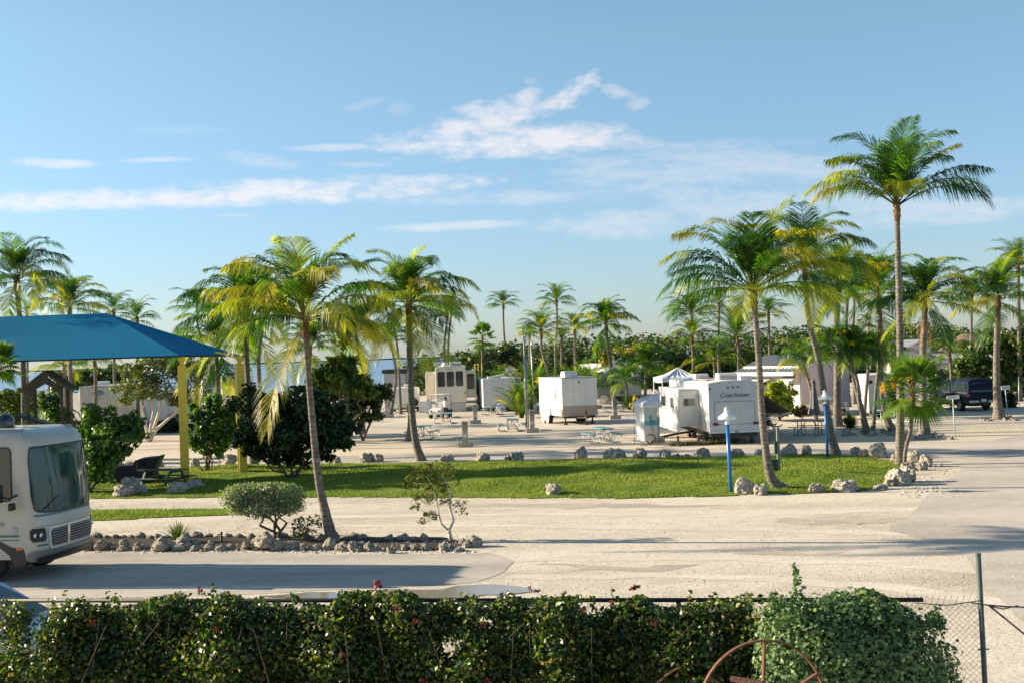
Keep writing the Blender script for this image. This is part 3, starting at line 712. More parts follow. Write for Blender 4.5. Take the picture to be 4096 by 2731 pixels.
def palm(label, path, r0, r1, L=3.5, n=24, lod=1, seed=None, custom=None, group='coconut palms', fan=None, cat='palm', name='coconut_palm', dead=0, nuts=0, boots=True, flare=1.7, Y=None, **kw):
    """path: photo pixels from the foot upwards to the crown; depth from the foot"""
    global palm_n; palm_n += 1; seed = seed or palm_n * 17
    b = G(*path[0]) if Y is None else PY(path[0][0], path[0][1], Y)
    if Y is not None: b.z = 0
    Yb = b.y; W = [b] + [PY(px, py, Yb) for px, py in path[1:]]
    root = thing(name, label, cat, (b.x, b.y, 0), 0, group)
    loc = [w - Vector((b.x, b.y, 0)) for w in W]; loc[0].z = -.05
    r0 *= .74; r1 *= .76
    trunk_mb(loc, r0, r1, flare).build('trunk', PBARK, root, fix=False)
    top = loc[-1]; rng = random.Random(seed)
    if fan: mb = fan_crown(seed=seed, **fan)
    else: mb = crown(L, n, seed, lod, custom, **kw)
    c = mb.build('crown', LEAF, root, fix=False); c.location = top
    if boots:
        bm_ = MB(); d = (loc[-1] - loc[-2]).normalized()
        for k in range(16):
            a = k * 2.4; h = -.55 + .045 * k; o = top + d * h
            out = Vector((math.cos(a), math.sin(a), 0))
            bm_.add([o + out * r1 * .8 - Vector((-out.y, out.x, 0)) * r1 * .6, o + out * r1 * .8 + Vector((-out.y, out.x, 0)) * r1 * .6, o + out * (r1 * 1.3 + .03) + Vector((0, 0, .26)), o + out * r1 * .5 + Vector((0, 0, .3))], [(0, 1, 2), (0, 2, 3), (1, 3, 2)])
        bm_.tube([top - d * .6, top - d * .2, top + d * .25], [r1 * 1.02, r1 * 1.35, r1 * .9], 10)
        bm_.build('fibre_sheath', FIBRE, root)
    if dead:
        mbd = MB()
        for k in range(dead): frond(mbd, (0, 0, -.2), rng.uniform(0, 6.28), R(-50), (L if not fan else fan['r'] * 1.6) * .62, .7, L * .14, 18, rng, DEADC[k % 2], .05, .9)
        o = mbd.build('dead_fronds', LEAF3, root, fix=False); o.location = top
    if nuts:
        mbn = MB()
        for k in range(nuts):
            a = rng.uniform(0, 6.28); mbn.lathe([(0.001, -.11), (.07, -.08), (.095, 0), (.07, .09), (.001, .12)], (math.cos(a) * .26, math.sin(a) * .26, -.15 - rng.uniform(0, .25)), 8)
        o = mbn.build('coconuts', mat('coconut_husk', (.22, .20, .04), (.28, .14, .05), 3, .6), root); o.location = top
    return root
# the large ones (foot .. crown in photo pixels)
palm('leaning coconut palm in the planting bed with a long frond hanging down its left side', [(1333, 2166), (1300, 2040), (1272, 1900), (1246, 1640), (1228, 1420), (1222, 1285)], .15, .095, 3.1, 15, 0, 5,
     custom=[(178, 46, 3.1, 84, 1), (196, 34, 2.9, 76, .6), (172, 26, 2.6, 70, 0), (-6, 34, 3.2, 95, .6), (8, 10, 2.9, 75, 1), (-25, 12, 2.6, 80, 1), (235, -52, 3.8, 30, 1), (20, 76, 3.0, 45, .8), (185, 68, 3.2, 90, .7), (300, 66, 3.0, 110, .9), (-4, -20, 2.4, 60, 1)], ysh=.75, low=0, nuts=0, dead=1)
palm('tall coconut palm with a dark curved trunk on the far lawn edge, left of centre', [(1686, 1842), (1662, 1760), (1648, 1640), (1640, 1480), (1636, 1350), (1634, 1215)], .21, .15, 4.0, 22, 0, 8,
     custom=[(-2, 44, 3.8, 95, .3), (182, 40, 3.7, 95, 0), (-8, 16, 3.9, 92, .6), (188, 8, 4.1, 82, .4), (-40, -38, 3.8, 30, .4), (220, -40, 3.4, 35, .5), (-60, -55, 3.5, 20, .6)], ysh=.45, low=-22, dead=1, nuts=3)
palm('straight coconut palm trunk standing close behind the dark curved one', [(1642, 1762), (1646, 1640), (1642, 1500), (1640, 1360), (1636, 1240)], .26, .2, 3.6, 16, 1, 9, ysh=.3)
palm('coconut palm with a long pale bending trunk on the near lawn edge, right side', [(3130, 1956), (3088, 1915), (3066, 1820), (3048, 1650), (3036, 1450), (3020, 1250), (3012, 1170)], .17, .12, 3.9, 18, 0, 12, flare=2.0,
     custom=[(182, 52, 3.6, 88, .2), (178, 30, 3.5, 88, 0), (190, 10, 3.3, 70, 0), (172, 66, 3.5, 74, .2), (6, 60, 3.7, 66, 1), (-20, 40, 3.4, 90, .6), (-5, 10, 3.2, 84, .9), (20, 78, 3.6, 40, .7)], ysh=.45, low=8, droop=.45)
palm('coconut palm with an S-curved trunk passing behind the far blue lamp post', [(3345, 1815), (3326, 1740), (3302, 1600), (3276, 1450), (3240, 1300), (3226, 1200), (3218, 1070)], .2, .13, 3.9, 19, 0, 15,
     custom=[(2, 48, 3.6, 90, 0), (8, 20, 3.3, 70, 0), (-6, -18, 3.2, 62, 0), (184, -12, 3.3, 66, .2), (176, 60, 3.5, 66, 1), (192, 36, 3.1, 80, .9)], ysh=.4, low=-25)
palm('tallest coconut palm, straight trunk and open crown high above the rock heap', [(3602, 1858), (3600, 1780), (3602, 1600), (3600, 1350), (3594, 1100), (3590, 940), (3588, 830)], .22, .13, 4.2, 15, 0, 18, flare=1.45,
     custom=[(181, 40, 4.0, 84, .6), (186, 34, 3.7, 80, .3), (-1, 38, 4.1, 92, 0), (-8, 30, 3.9, 86, 0), (4, 58, 3.5, 40, .3), (174, 70, 3.5, 86, .1), (268, 50, 2.4, 110, .8)], ysh=.12, low=42, up=90, bend0=.1, droop=.5, dead=0)
palm('coconut palm with one thick trunk right of the umbrella, planted behind the round agave', [(3349, 1705), (3349, 1560), (3349, 1400), (3346, 1260), (3352, 1150)], .3, .21, 3.6, 24, 1, 21, ysh=.5, low=-35)
palm('coconut palm with a strongly bowed foot left of the tallest trunk', [(3585, 1733), (3556, 1690), (3530, 1600), (3522, 1450), (3520, 1280), (3512, 1180)], .22, .15, 3.6, 27, 1, 24, ysh=.3, low=-40, custom=[(184, 4, 3.5, 60, 1), (-4, 6, 3.4, 66, .9)])
palm('coconut palm with a dark trunk and shaggy crown just right of the tallest one', [(3700, 1745), (3694, 1600), (3692, 1420), (3698, 1300), (3700, 1210)], .28, .17, 3.4, 25, 1, 27, ysh=.35, low=-40, custom=[(0, 50, 3.3, 100, 0), (-8, -5, 4.4, 55, .9), (180, 20, 3.0, 70, 0)], dead=2)
palm('coconut palm ringed by small stones beside the right-hand street sign', [(3997, 1676), (3988, 1560), (3986, 1430), (3990, 1300), (3992, 1205)], .3, .2, 3.9, 28, 1, 30, ysh=.4, low=-35, flare=2.1)
palm('coconut palm cut by the left picture edge above the blue canopy', [(98, 1905), (96, 1650), (92, 1450), (76, 1240), (66, 1130)], .17, .14, 3.2, 20, 0, 33, ysh=.35, low=-20, Y=54, custom=[(2, 58, 3.0, 105, 0), (8, 30, 2.6, 95, 0), (-80, -30, 2.6, 40, .8)], dead=1)
palm('dark bushy coconut palm behind the big shrub and the leaning palm', [(1016, 1858), (1000, 1650), (988, 1450), (982, 1260)], .2, .14, 3.8, 30, 1, 36, ysh=.2, low=-45, custom=[(182, 8, 3.8, 60, 0), (176, 46, 3.8, 90, 0), (188, -40, 3.6, 30, .8), (200, -25, 4, 40, .7), (0, 20, 3, 70, 0)])
palm('second dark palm crowded against the bushy one behind the big shrub', [(1060, 1800), (1044, 1600), (1034, 1420), (1062, 1240)], .2, .14, 3.6, 24, 1, 39, ysh=.25, low=-45)
# mid distance
far = 'palms scattered through the campsite'
def fp(label, path, L, n=22, r=.2, lod=2, **kw): return palm(label, path, r, r * .72, L, n, lod, group=kw.pop('group', far), **kw)
fp('slim tall palm alone against the sky above the sea', [(2052, 1520), (2022, 1390), (2014, 1290), (2013, 1222)], 3.2, 22, Y=150, ysh=.1)
palm('small fan palm with a straight thin trunk right of the sea gap', [(1929, 1600), (1929, 1480), (1930, 1352)], .16, .12, fan=dict(n=22, pl=1.0, r=.95, nseg=12), Y=118, group=far, boots=False)
fp('palm with twin slender trunks in the sea gap, left trunk', [(1778, 1600), (1776, 1400), (1790, 1260)], 3.4, 20, Y=135, ysh=.3)
fp('palm with twin slender trunks in the sea gap, right trunk', [(1792, 1600), (1792, 1400), (1806, 1235)], 3.3, 18, Y=137, ysh=.2)
fp('tall palm behind the left end of the cargo trailer', [(2226, 1600), (2222, 1400), (2228, 1300), (2226, 1210)], 3.4, 24, Y=140)
fp('pale yellow-green palm leaning above the cargo trailer roof', [(2225, 1655), (2196, 1500), (2168, 1400), (2164, 1330)], 3.2, 26, Y=104, ysh=.5)
fp('short palm left of the pale leaning one above the cargo trailer', [(2120, 1560), (2118, 1340)], 2.6, 18, Y=145, ysh=.4)
fp('dark low palm half hidden behind the palm beside the cargo trailer', [(2300, 1560), (2300, 1420), (2298, 1320)], 3.3, 22, Y=130)
fp('small dark palm above the cargo trailer air conditioner', [(2246, 1560), (2246, 1370)], 2.6, 18, Y=134)
fp('full-crowned palm with a bowed trunk beside the grey trailer', [(2458, 1612), (2448, 1500), (2430, 1370), (2424, 1300)], 3.5, 32, .22, 1, ysh=.3, Y=108, low=-45, custom=[(184, 20, 3.6, 90, .4), (-4, 40, 3.4, 100, 0)])
fp('stout shaggy palm in the dense group left of the near leaning palm', [(2772, 1560), (2772, 1400), (2766, 1262)], 4.2, 30, .2, Y=120)
fp('lower palm in front of the dense group over the white trailer roof', [(2780, 1560), (2768, 1350)], 3.2, 22, .2, Y=112)
fp('thin trunked palm whose crown hides behind the near leaning palm', [(2876, 1560), (2874, 1350), (2876, 1225)], 3.0, 18, .2, Y=116, ysh=.3)
fp('upright bushy palm directly right of the thin trunked one', [(2952, 1560), (2954, 1420), (2950, 1350)], 4.2, 28, .2, Y=110, up=88, low=5, bend0=-.6)
fp('young palm with low arching fronds over the white trailer roof', [(2860, 1560), (2858, 1450)], 4.2, 16, .2, Y=112, ysh=.7, up=70)
fp('pale palm just right of the near leaning trunk', [(3078, 1560), (3078, 1400), (3074, 1262)], 3.2, 24, .2, Y=120, ysh=.6)
fp('small pale palm above the thatched roof', [(3476, 1500), (3476, 1300)], 2.8, 18, .16, Y=150, ysh=.6)
fp('tall thin palm behind the pink house', [(3392, 1600), (3384, 1340), (3390, 1170)], 3.6, 26, .24, Y=92, ysh=.6)
fp('tall thin palm right behind the clustered green ones', [(3418, 1600), (3413, 1300), (3424, 1120)], 3.4, 24, .2, Y=96, ysh=.3)
fp('distant palm with a pale trunk behind the sea-grape tree', [(3884, 1560), (3885, 1340), (3886, 1190)], 3.6, 24, .2, Y=105, ysh=.4)
fp('palm at the right picture edge behind the stone-ringed one', [(4078, 1560), (4076, 1300), (4072, 1080)], 3.6, 26, .22, Y=92, ysh=.5)
fp('small palm above the dark truck', [(3806, 1590), (3804, 1480), (3798, 1415)], 2.7, 22, .16, Y=86, ysh=.3)
fp('broad palm behind the blue canopy, left of its ridge end', [(282, 1700), (281, 1450), (278, 1235)], 3.0, 26, .18, 1, Y=72, ysh=.4)
fp('palm tip showing above the right end of the canopy ridge', [(456, 1600), (455, 1255)], 2.6, 18, .17, Y=90)
fp('drooping palm top above the dark slope of the canopy', [(549, 1600), (549, 1285)], 2.6, 18, .17, Y=88)
fp('tiny palm top just left behind the canopy', [(108, 1600), (108, 1262)], 2.0, 14, .15, Y=100)
fp('small palm with a bent thin trunk left of the rear yellow post', [(912, 1500), (820, 1390), (792, 1310), (788, 1235)], 3.2, 20, .16, Y=105, ysh=.2)
fp('palm hanging over the olive tree behind the yellow post', [(880, 1800), (872, 1560), (868, 1390)], 3.6, 22, .18, 1, Y=62, ysh=.3, low=-50, custom=[(190, 30, 3.3, 90, 0), (215, -35, 3.2, 30, 1)])
fp('golden palm low behind the left end of the canopy', [(262, 1700), (262, 1560), (258, 1470)], 3.0, 20, .18, Y=75, ysh=.9)
fp('palm drooping below the canopy edge by the swing tower', [(380, 1700), (382, 1500), (378, 1440)], 3.0, 20, .18, Y=80, ysh=.5)
fp('dark palm with hanging fronds behind the olive shrub', [(1240, 1700), (1236, 1500), (1240, 1400)], 3.3, 22, .18, 1, Y=75, ysh=.2, low=-50)
fp('palm between the two large left palms', [(1450, 1720), (1446, 1500), (1420, 1340)], 3.3, 26, .18, 1, Y=78, ysh=.4, low=-55)
fp('shaggy palm left behind the dark trunk', [(1560, 1650), (1584, 1500), (1562, 1370)], 2.8, 20, .17, Y=100, ysh=.2, low=-50)
fp('slim palm left of the dark curved trunk', [(1600, 1560), (1592, 1420), (1580, 1330)], 2.8, 20, .17, Y=105, ysh=.5)
palm('small fan palm leaf crown at the very left picture edge', [(-20, 1700), (-14, 1560), (-10, 1462)], .1, .08, fan=dict(n=22, pl=.5, r=.75, nseg=20), Y=48, group='fan palms', cat='palm', name='fan_palm', boots=False)
r_ = palm('short fan palm with bent trunk and orange flower spikes before the tallest palm', [(3618, 1872), (3622, 1800), (3642, 1720), (3650, 1630), (3650, 1560)], .085, .10, fan=dict(n=24, pl=.85, r=1.02, nseg=30, low=-38, cols=[(.09, .16, .025), (.14, .21, .035), (.05, .10, .02)]), seed=4, group='fan palms', name='fan_palm', flare=1.2)
mbf = MB()
for (dx, dz) in ((-1.25, .12), (-.86, .27), (-.25, .38)):
    mbf.tube([(0, -.1, .1), (dx * .6, -.5, dz + .25), (dx, -.6, dz + .02)], [.012, .01, .008], 5)
    for k in range(60):
        q = random.Random(k + int(dx * 99)); c = Vector((dx + q.gauss(0, .05), -.6 + q.gauss(0, .05), dz + q.gauss(0, .09)))
        mbf.obox(c, (.03, .03, .04))
o = mbf.build('flower_spikes', mat('orange_flowers', (.75, .33, .02), (.8, .45, .03), 8, .7), r_); o.location = [q for q in r_.children if q.name.startswith('crown')][0].location
# clustered thin-trunked feather palms with short arching leaves
def manila(label, path, L, n, r, Y=None, seed=None, **kw):
    return palm(label, path, r * 1.2, r * .9, L * 1.15, n, 1, seed, Y=Y, group='small green palms by the pink house', name='small_palm', boots=False, ysh=kw.pop('ysh', .15), bend0=.3, ll=L * .40, droop=.7, up=80, low=kw.pop('low', 0), flare=1.3, **kw)
manila('small green palm with a leaning trunk crossing its neighbour in front of the pink house', [(3472, 1735), (3442, 1620), (3414, 1500), (3402, 1420)], 2.2, 30, .17)
manila('second small green palm of the crossed pair, trunk leaning the other way', [(3462, 1738), (3436, 1600), (3420, 1500), (3330, 1400)], 1.9, 24, .10)
manila('small green palm with a thin grey trunk before the white cargo trailer', [(3454, 1660), (3462, 1600), (3470, 1500), (3478, 1430)], 2.1, 28, .12, Y=72)
manila('small green palm with a white-painted thin trunk', [(3492, 1718), (3500, 1620), (3508, 1520), (3520, 1440)], 2.0, 26, .12)
manila('small round palm with dead leaves hanging beside the closed umbrella', [(3268, 1690), (3252, 1600), (3234, 1520), (3206, 1440)], 1.9, 30, .13, dead=3, Y=76)
manila('bright green palm between the cargo trailer and the grey trailer behind', [(2580, 1620), (2582, 1540), (2584, 1470)], 2.9, 28, .15, Y=104)
manila('leafy green palm beside the yellow-leaved bush', [(2490, 1640), (2510, 1580), (2500, 1530)], 2.4, 22, .12, Y=100)
# ------------------------------------------------------------------ broad-leaved trees and shrubs
def leaves(blobs, n, size, cols, seed, shell=.55, upb=.5, quad=True, aspect=1.6, clump=0):
    rs = np.random.RandomState(seed); vol = np.array([b[3] * b[4] * b[5] for b in blobs]) ** .72; pk = rs.choice(len(blobs), n, p=vol / vol.sum())
    B = np.array(blobs, float)[pk]
    d = rs.normal(0, 1, (n, 3)); d /= np.linalg.norm(d, axis=1)[:, None]
    rad = 1 - (1 - shell) * rs.uniform(0, 1, n) ** 1.3 + rs.normal(0, .07, n)
    if clump:
        rad *= 1 + .16 * np.sin(d[:, 0] * 7 + seed) * np.sin(d[:, 1] * 8) * np.sin(d[:, 2] * 6 + 1) * clump
    P = B[:, :3] + d * B[:, 3:6] * rad[:, None]
    nrm = d * .8 + rs.normal(0, .55, (n, 3)); nrm[:, 2] += upb; nrm /= np.linalg.norm(nrm, axis=1)[:, None]
    t = rs.normal(0, 1, (n, 3)); t -= nrm * (t * nrm).sum(1)[:, None]; t /= np.linalg.norm(t, axis=1)[:, None]; s = np.cross(nrm, t)
    sz = size * rs.uniform(.6, 1.25, n)[:, None]
    V = np.zeros((n, 4, 3)); V[:, 0] = P - t * sz * aspect * .5; V[:, 1] = P + s * sz * .5 + nrm * sz * .08; V[:, 2] = P + t * sz * aspect * .5; V[:, 3] = P - s * sz * .5 + nrm * sz * .08
    cc = np.array(cols)[rs.randint(len(cols), size=n)] * rs.uniform(.7, 1.3, n)[:, None]
    return V.reshape(-1, 3), np.arange(n * 4).reshape(n, 4), np.repeat(cc, 4, 0)
def branchy(base, tips, r0, seed, wig=.12):
    rng = random.Random(seed); mb = MB()
    for tp in tips:
        tp = Vector(tp); b0 = Vector(base) if not isinstance(tp, tuple) else Vector(base)
        pts = []; k = 6
        for i in range(k + 1):
            t = i / k; p = Vector(base).lerp(tp, t); p.z = base[2] + (tp.z - base[2]) * t ** .8
            if 0 < i < k: p += Vector((rng.gauss(0, wig), rng.gauss(0, wig), rng.gauss(0, wig * .4)))
            pts.append(p)
        mb.tube(pts, [r0 * (1 - .75 * i / k) for i in range(k + 1)], 6)
        for q in range(2):
            s_ = pts[3 + q]; e = s_ + Vector((rng.gauss(0, .35), rng.gauss(0, .35), rng.uniform(.2, .5))) * max(.5, (tp - Vector(base)).length * .4)
            mb.tube([s_, s_.lerp(e, .5) + Vector((rng.gauss(0, .04), 0, .03)), e], [r0 * .4, r0 * .25, r0 * .1], 5)
    return mb
SEAG = [(.035, .095, .013), (.06, .15, .015), (.095, .21, .02), (.028, .07, .014), (.15, .24, .02)]
OLIVE = [(.085, .11, .02), (.13, .16, .03), (.06, .085, .018), (.20, .21, .035)]
DKG = [(.016, .04, .012), (.024, .055, .014), (.034, .07, .015), (.012, .03, .010)]
SILV = [(.20, .25, .13), (.28, .33, .18), (.12, .16, .08), (.40, .44, .27)]
MANG = [(.035, .065, .014), (.05, .085, .018), (.07, .10, .022), (.022, .045, .012), (.09, .12, .025)]
def shrub(label, foot, blobs, n, size, cols, cat='shrub', name='shrub', trunk=None, tips=None, r0=.04, m=None, bark=None, Y=None, group=None, seed=1, aspect=1.5, shell=.5, clump=1, stemname='branches', foliage='foliage', upb=.5, lumpy=True):
    """foot in pixels; blobs (px,py,half_w,half_h, depth offset m[, half depth m]) in photo pixels at the foot's depth"""
    b = G(*foot) if Y is None else PY(foot[0], foot[1], Y); Yb = b.y; b.z = 0 if Y is None else b.z
    zb = 0; root = thing(name, label, cat, (b.x, b.y, zb), 0, group); s = Yb / F; BL = []
    for q in blobs:
        c = PY(q[0], q[1], Yb + q[4]) - Vector((b.x, b.y, zb)); ry = q[5] if len(q) > 5 else q[2] * s * .85
        BL.append((c.x, c.y, c.z, q[2] * s, ry, q[3] * s))
    tipsrc = list(BL)
    if lumpy:      # break each mass into overlapping tufts so that the outline is uneven
        rg = random.Random(seed * 7 + 1); NB = []
        for (x, y, z, a, b_, c) in BL:
            NB.append((x, y, z, a * .66, b_ * .66, c * .66))
            for k in range(9):
                t = rg.uniform(0, 6.283); e = rg.uniform(-.9, 1.3); q = rg.uniform(.62, .98); u = rg.uniform(.22, .42)
                NB.append((x + a * q * math.cos(t) * math.cos(e), y + b_ * q * math.sin(t) * math.cos(e), z + c * q * math.sin(e), a * u, b_ * u, c * u))
        BL = NB
    V, Fq, C = leaves(BL, n, size, cols, seed, shell, upb, aspect=aspect, clump=clump)
    V[:, 2] = np.maximum(V[:, 2], .01)
    npmesh(foliage, V, Fq, C, m or LEAF2, root)
    if tips is None: tips = [(q[0], q[1], q[2] * .8, q[3] * .5, q[5] * .6) if False else (q[0], q[1], q[2]) for q in tipsrc]
    if len(tips) > 6: tips = tips[::2]
    if r0: branchy((0, 0, -.03), tips, r0, seed).build(stemname, bark or BARK, root, fix=False)
    return root
shrub('sea-grape shrub with glossy leaves beside the motorhome windshield', (350, 1975), [(395, 1690, 90, 70, .3), (505, 1700, 80, 70, .5), (430, 1760, 130, 70, 0), (540, 1740, 52, 55, 0), (350, 1850, 70, 80, -.3), (400, 1880, 90, 70, 0), (470, 1800, 70, 50, .2), (380, 1780, 80, 60, -.4)], 6000, .13, SEAG, r0=.05, seed=3, clump=1.8)
shrub('round green shrub on thin bare stems between the two yellow posts', (833, 1892), [(790, 1660, 45, 55, 0), (850, 1640, 50, 60, .2), (905, 1680, 50, 50, 0), (790, 1750, 50, 60, -.2), (860, 1720, 70, 60, 0), (900, 1760, 55, 55, .2), (830, 1790, 75, 40, 0), (930, 1650, 40, 45, .6)], 4600, .125, SEAG, r0=.045, seed=4, clump=1.8)
shrub('big dark dense shrub on several trunks left of the leaning palm', (1165, 1925), [(1010, 1640, 90, 90, .3), (1100, 1610, 100, 70, 0), (1220, 1600, 110, 70, .3), (1320, 1650, 100, 80, 0), (1390, 1700, 60, 60, 0), (1100, 1700, 130, 90, -.2), (1250, 1710, 140, 90, -.3), (980, 1730, 60, 60, 0), (1040, 1780, 80, 50, .2), (1180, 1770, 120, 60, 0), (1330, 1760, 90, 60, 0), (1090, 1830, 70, 36, 0), (1180, 1830, 70, 50, .3), (1280, 1810, 70, 45, 0), (1010, 1800, 50, 45, 0)], 20000, .125, DKG + [(.05, .095, .015)], r0=.05, seed=5, shell=.25, clump=1.9)
shrub('olive-green spreading tree with a pale leaning trunk behind the front yellow post', (595, 1716), [(640, 1480, 120, 70, 0), (760, 1500, 110, 80, .5), (540, 1530, 90, 60, 0), (640, 1560, 120, 60, -.5), (820, 1540, 70, 80, 0), (500, 1600, 55, 35, 0), (700, 1450, 130, 40, .6), (850, 1440, 60, 40, 0), (760, 1590, 90, 50, 0)], 15000, .11, OLIVE, 'tree', 'spreading_tree', r0=.11, seed=6, stemname='trunk', foliage='crown', Y=78, bark=WBARK)
shrub('low dark bush at the foot of the white trailer behind the front yellow post', (690, 1728), [(690, 1690, 60, 35, 0), (655, 1702, 30, 22, 0), (730, 1705, 45, 26, 0)], 2200, .13, DKG, r0=.03, seed=7, Y=88)
shrub('lime-green bush behind the motorhome roof dome', (50, 1800), [(50, 1580, 60, 34, 0), (90, 1620, 50, 60, 0), (10, 1640, 60, 50, 0), (60, 1690, 80, 60, 0)], 5000, .11, [(.10, .15, .02), (.15, .19, .02), (.05, .10, .015)], r0=.05, seed=8, Y=62)
shrub('green bush behind the wooden play tower', (200, 1740), [(205, 1640, 55, 60, 0), (165, 1600, 40, 40, 0), (240, 1690, 60, 50, 0)], 3500, .11, SEAG, r0=.04, seed=9, Y=64)
shrub('low trees behind the trailers at the left, above the pale trailer roof', (400, 1600), [(330, 1520, 90, 45, 0), (440, 1500, 70, 45, 0), (520, 1490, 60, 40, 3), (250, 1530, 70, 50, 0), (470, 1530, 60, 40, 0)], 6500, .22, [(.03, .07, .015), (.06, .11, .02), (.10, .12, .03)], 'tree', 'low_trees', r0=.12, seed=10, Y=115)
shrub('banana-like clump of big paddle leaves behind the leaning palm', (1390, 1750), [(1378, 1345, 26, 56, 0), (1330, 1460, 40, 34, 0), (1400, 1460, 36, 44, 0), (1350, 1530, 80, 50, 0), (1450, 1550, 60, 50, 0), (1270, 1510, 40, 50, 0)], 1900, .30, [(.04, .09, .02), (.08, .14, .02), (.14, .19, .02)], 'plant', 'banana_plant', r0=.09, seed=12, Y=70, aspect=2.6)
shrub('dense dark hedge bush behind the big shrub, yellow leaves at its top', (1450, 1700), [(1330, 1570, 90, 50, 0), (1440, 1580, 80, 60, 0), (1500, 1600, 60, 60, 0), (1400, 1640, 120, 60, 0), (1540, 1570, 40, 40, 0)], 7000, .14, DKG + [(.10, .13, .02)], r0=.06, seed=13, Y=72)
shrub('clipped silvery shrub like a flat cloud on twisted bare trunks in the planting bed', (1105, 2158), [(950, 1985, 70, 50, 0, .4), (985, 1975, 78, 46, 0, .42), (1080, 1968, 80, 44, .1, .45), (1160, 1980, 66, 46, 0, .42), (960, 2020, 60, 40, 0, .36), (1050, 2030, 90, 40, -.1, .45), (1150, 2020, 76, 40, 0, .4), (1010, 1955, 90, 28, .2, .4), (1100, 1950, 90, 24, 0, .4)], 17000, .040, SILV, r0=.045, m=LEAF3, seed=14, shell=.5, clump=1.2, lumpy=False, tips=[(-.62, 0, .95), (-.35, .1, 1.0), (.05, 0, 1.0), (.32, -.05, 1.0), (-.1, .2, .9)])
shrub('wispy green sapling between the silvery shrub and the leaning palm', (1210, 2160), [(1200, 2095, 40, 34, 0), (1250, 2085, 36, 28, 0), (1225, 2125, 45, 24, 0), (1180, 2130, 26, 20, 0), (1275, 2100, 16, 16, 0)], 900, .040, SEAG, r0=.012, seed=15, shell=.2)
shrub('young white-barked tree with sparse olive leaves at the end of the planting bed', (1806, 2160), [(1720, 1870, 60, 36, 0), (1780, 1880, 50, 40, .2), (1680, 1920, 70, 46, 0), (1770, 1940, 70, 46, -.1), (1700, 1985, 60, 40, 0), (1790, 2000, 40, 30, 0), (1720, 2060, 46, 30, 0), (1660, 2025, 30, 20, 0), (1840, 2020, 34, 26, 0), (1850, 2045, 26, 18, 0), (1690, 2085, 26, 18, 0), (1640, 1900, 30, 30, 0)], 3000, .042, [(.10, .13, .025), (.15, .16, .03), (.20, .16, .03), (.07, .10, .02)], 'tree', 'young_tree', r0=.0, seed=16, shell=.15, m=LEAF3, foliage='crown')
yt = bpy.data.objects[[o.name for o in bpy.data.objects if o.name.startswith('young_tree')][0]]
def pxpath(foot, path):
    b = G(*foot); return [PY(px, py, b.y) - Vector((b.x, b.y, 0)) for px, py in path]
mb = MB(); f_ = (1806, 2160)
mb.tube(pxpath(f_, [(1806, 2164), (1800, 2135), (1796, 2118)]), [.06, .045, .045], 7); mb.tube(pxpath(f_, [(1796, 2120), (1815, 2080), (1802, 2040), (1800, 1970), (1790, 1930), (1760, 1890)]), [.036, .034, .032, .025, .018, .006], 7)
mb.tube(pxpath(f_, [(1794, 2120), (1765, 2092), (1755, 2050), (1745, 1990), (1720, 1930), (1700, 1890)]), [.028, .022, .018, .014, .01, .005], 6); mb.tube(pxpath(f_, [(1802, 2040), (1835, 2020), (1852, 2010)]), [.012, .009, .004], 5)
mb.tube(pxpath(f_, [(1757, 2060), (1715, 2055), (1670, 2030)]), [.012, .009, .004], 5); mb.tube(pxpath(f_, [(1748, 2000), (1700, 1960), (1660, 1930)]), [.011, .008, .004], 5)
mb.build('trunk', WBARK, yt, fix=False)
shrub('large bright sea-grape tree filling the right edge behind the truck', (4020, 1640), [(3900, 1420, 90, 60, 0), (3990, 1370, 90, 60, .5), (4080, 1400, 90, 80, 0), (3850, 1470, 70, 40, 0), (3940, 1480, 100, 60, 0), (4050, 1480, 110, 70, 0), (3830, 1510, 40, 24, 0), (4110, 1330, 60, 50, 0), (4000, 1540, 90, 40, 0), (4100, 1550, 60, 50, 0)], 12000, .20, [(.05, .10, .016), (.09, .15, .02), (.14, .19, .025), (.03, .065, .014)], 'tree', 'sea_grape_tree', r0=.14, seed=17, Y=93, stemname='trunk', foliage='crown')
shrub('bushy yellow-green banana clump in front of the white house wall', (3120, 1665), [(3090, 1570, 40, 40, 0), (3130, 1560, 36, 36, 0), (3110, 1610, 54, 40, 0), (3150, 1600, 30, 34, 0), (3140, 1640, 40, 26, 0), (3175, 1572, 18, 12, 0)], 1700, .20, [(.36, .40, .03), (.45, .42, .05), (.20, .30, .03)], 'plant', 'banana_plant', r0=.05, seed=18, Y=78, aspect=2.2)
shrub('reddish-brown bush at the foot of the pink wall', (3212, 1662), [(3205, 1640, 26, 22, 0), (3228, 1646, 20, 16, 0), (3198, 1656, 18, 12, 0)], 900, .11, [(.12, .07, .02), (.08, .09, .02), (.16, .08, .03)], r0=.02, seed=19, Y=77)
shrub('dark vine-covered bush between the bowed palm and the tallest palm', (3575, 1650), [(3572, 1600, 34, 60, 0), (3560, 1640, 30, 30, 0), (3590, 1630, 24, 40, 0)], 2400, .09, DKG, r0=.04, seed=20, Y=76)
shrub('dark low bush under the right street sign', (4040, 1632), [(4020, 1600, 36, 40, 0), (4050, 1605, 30, 34, 0), (4035, 1625, 44, 18, 0)], 2600, .11, DKG, r0=.03, seed=21, Y=84)
shrub('yellow-leaved bush behind the grey trailer roof', (2400, 1500), [(2410, 1405, 34, 34, 0), (2430, 1440, 30, 30, 0)], 1800, .17, [(.55, .38, .03), (.35, .30, .04), (.10, .13, .02)], r0=.05, seed=22, Y=124)
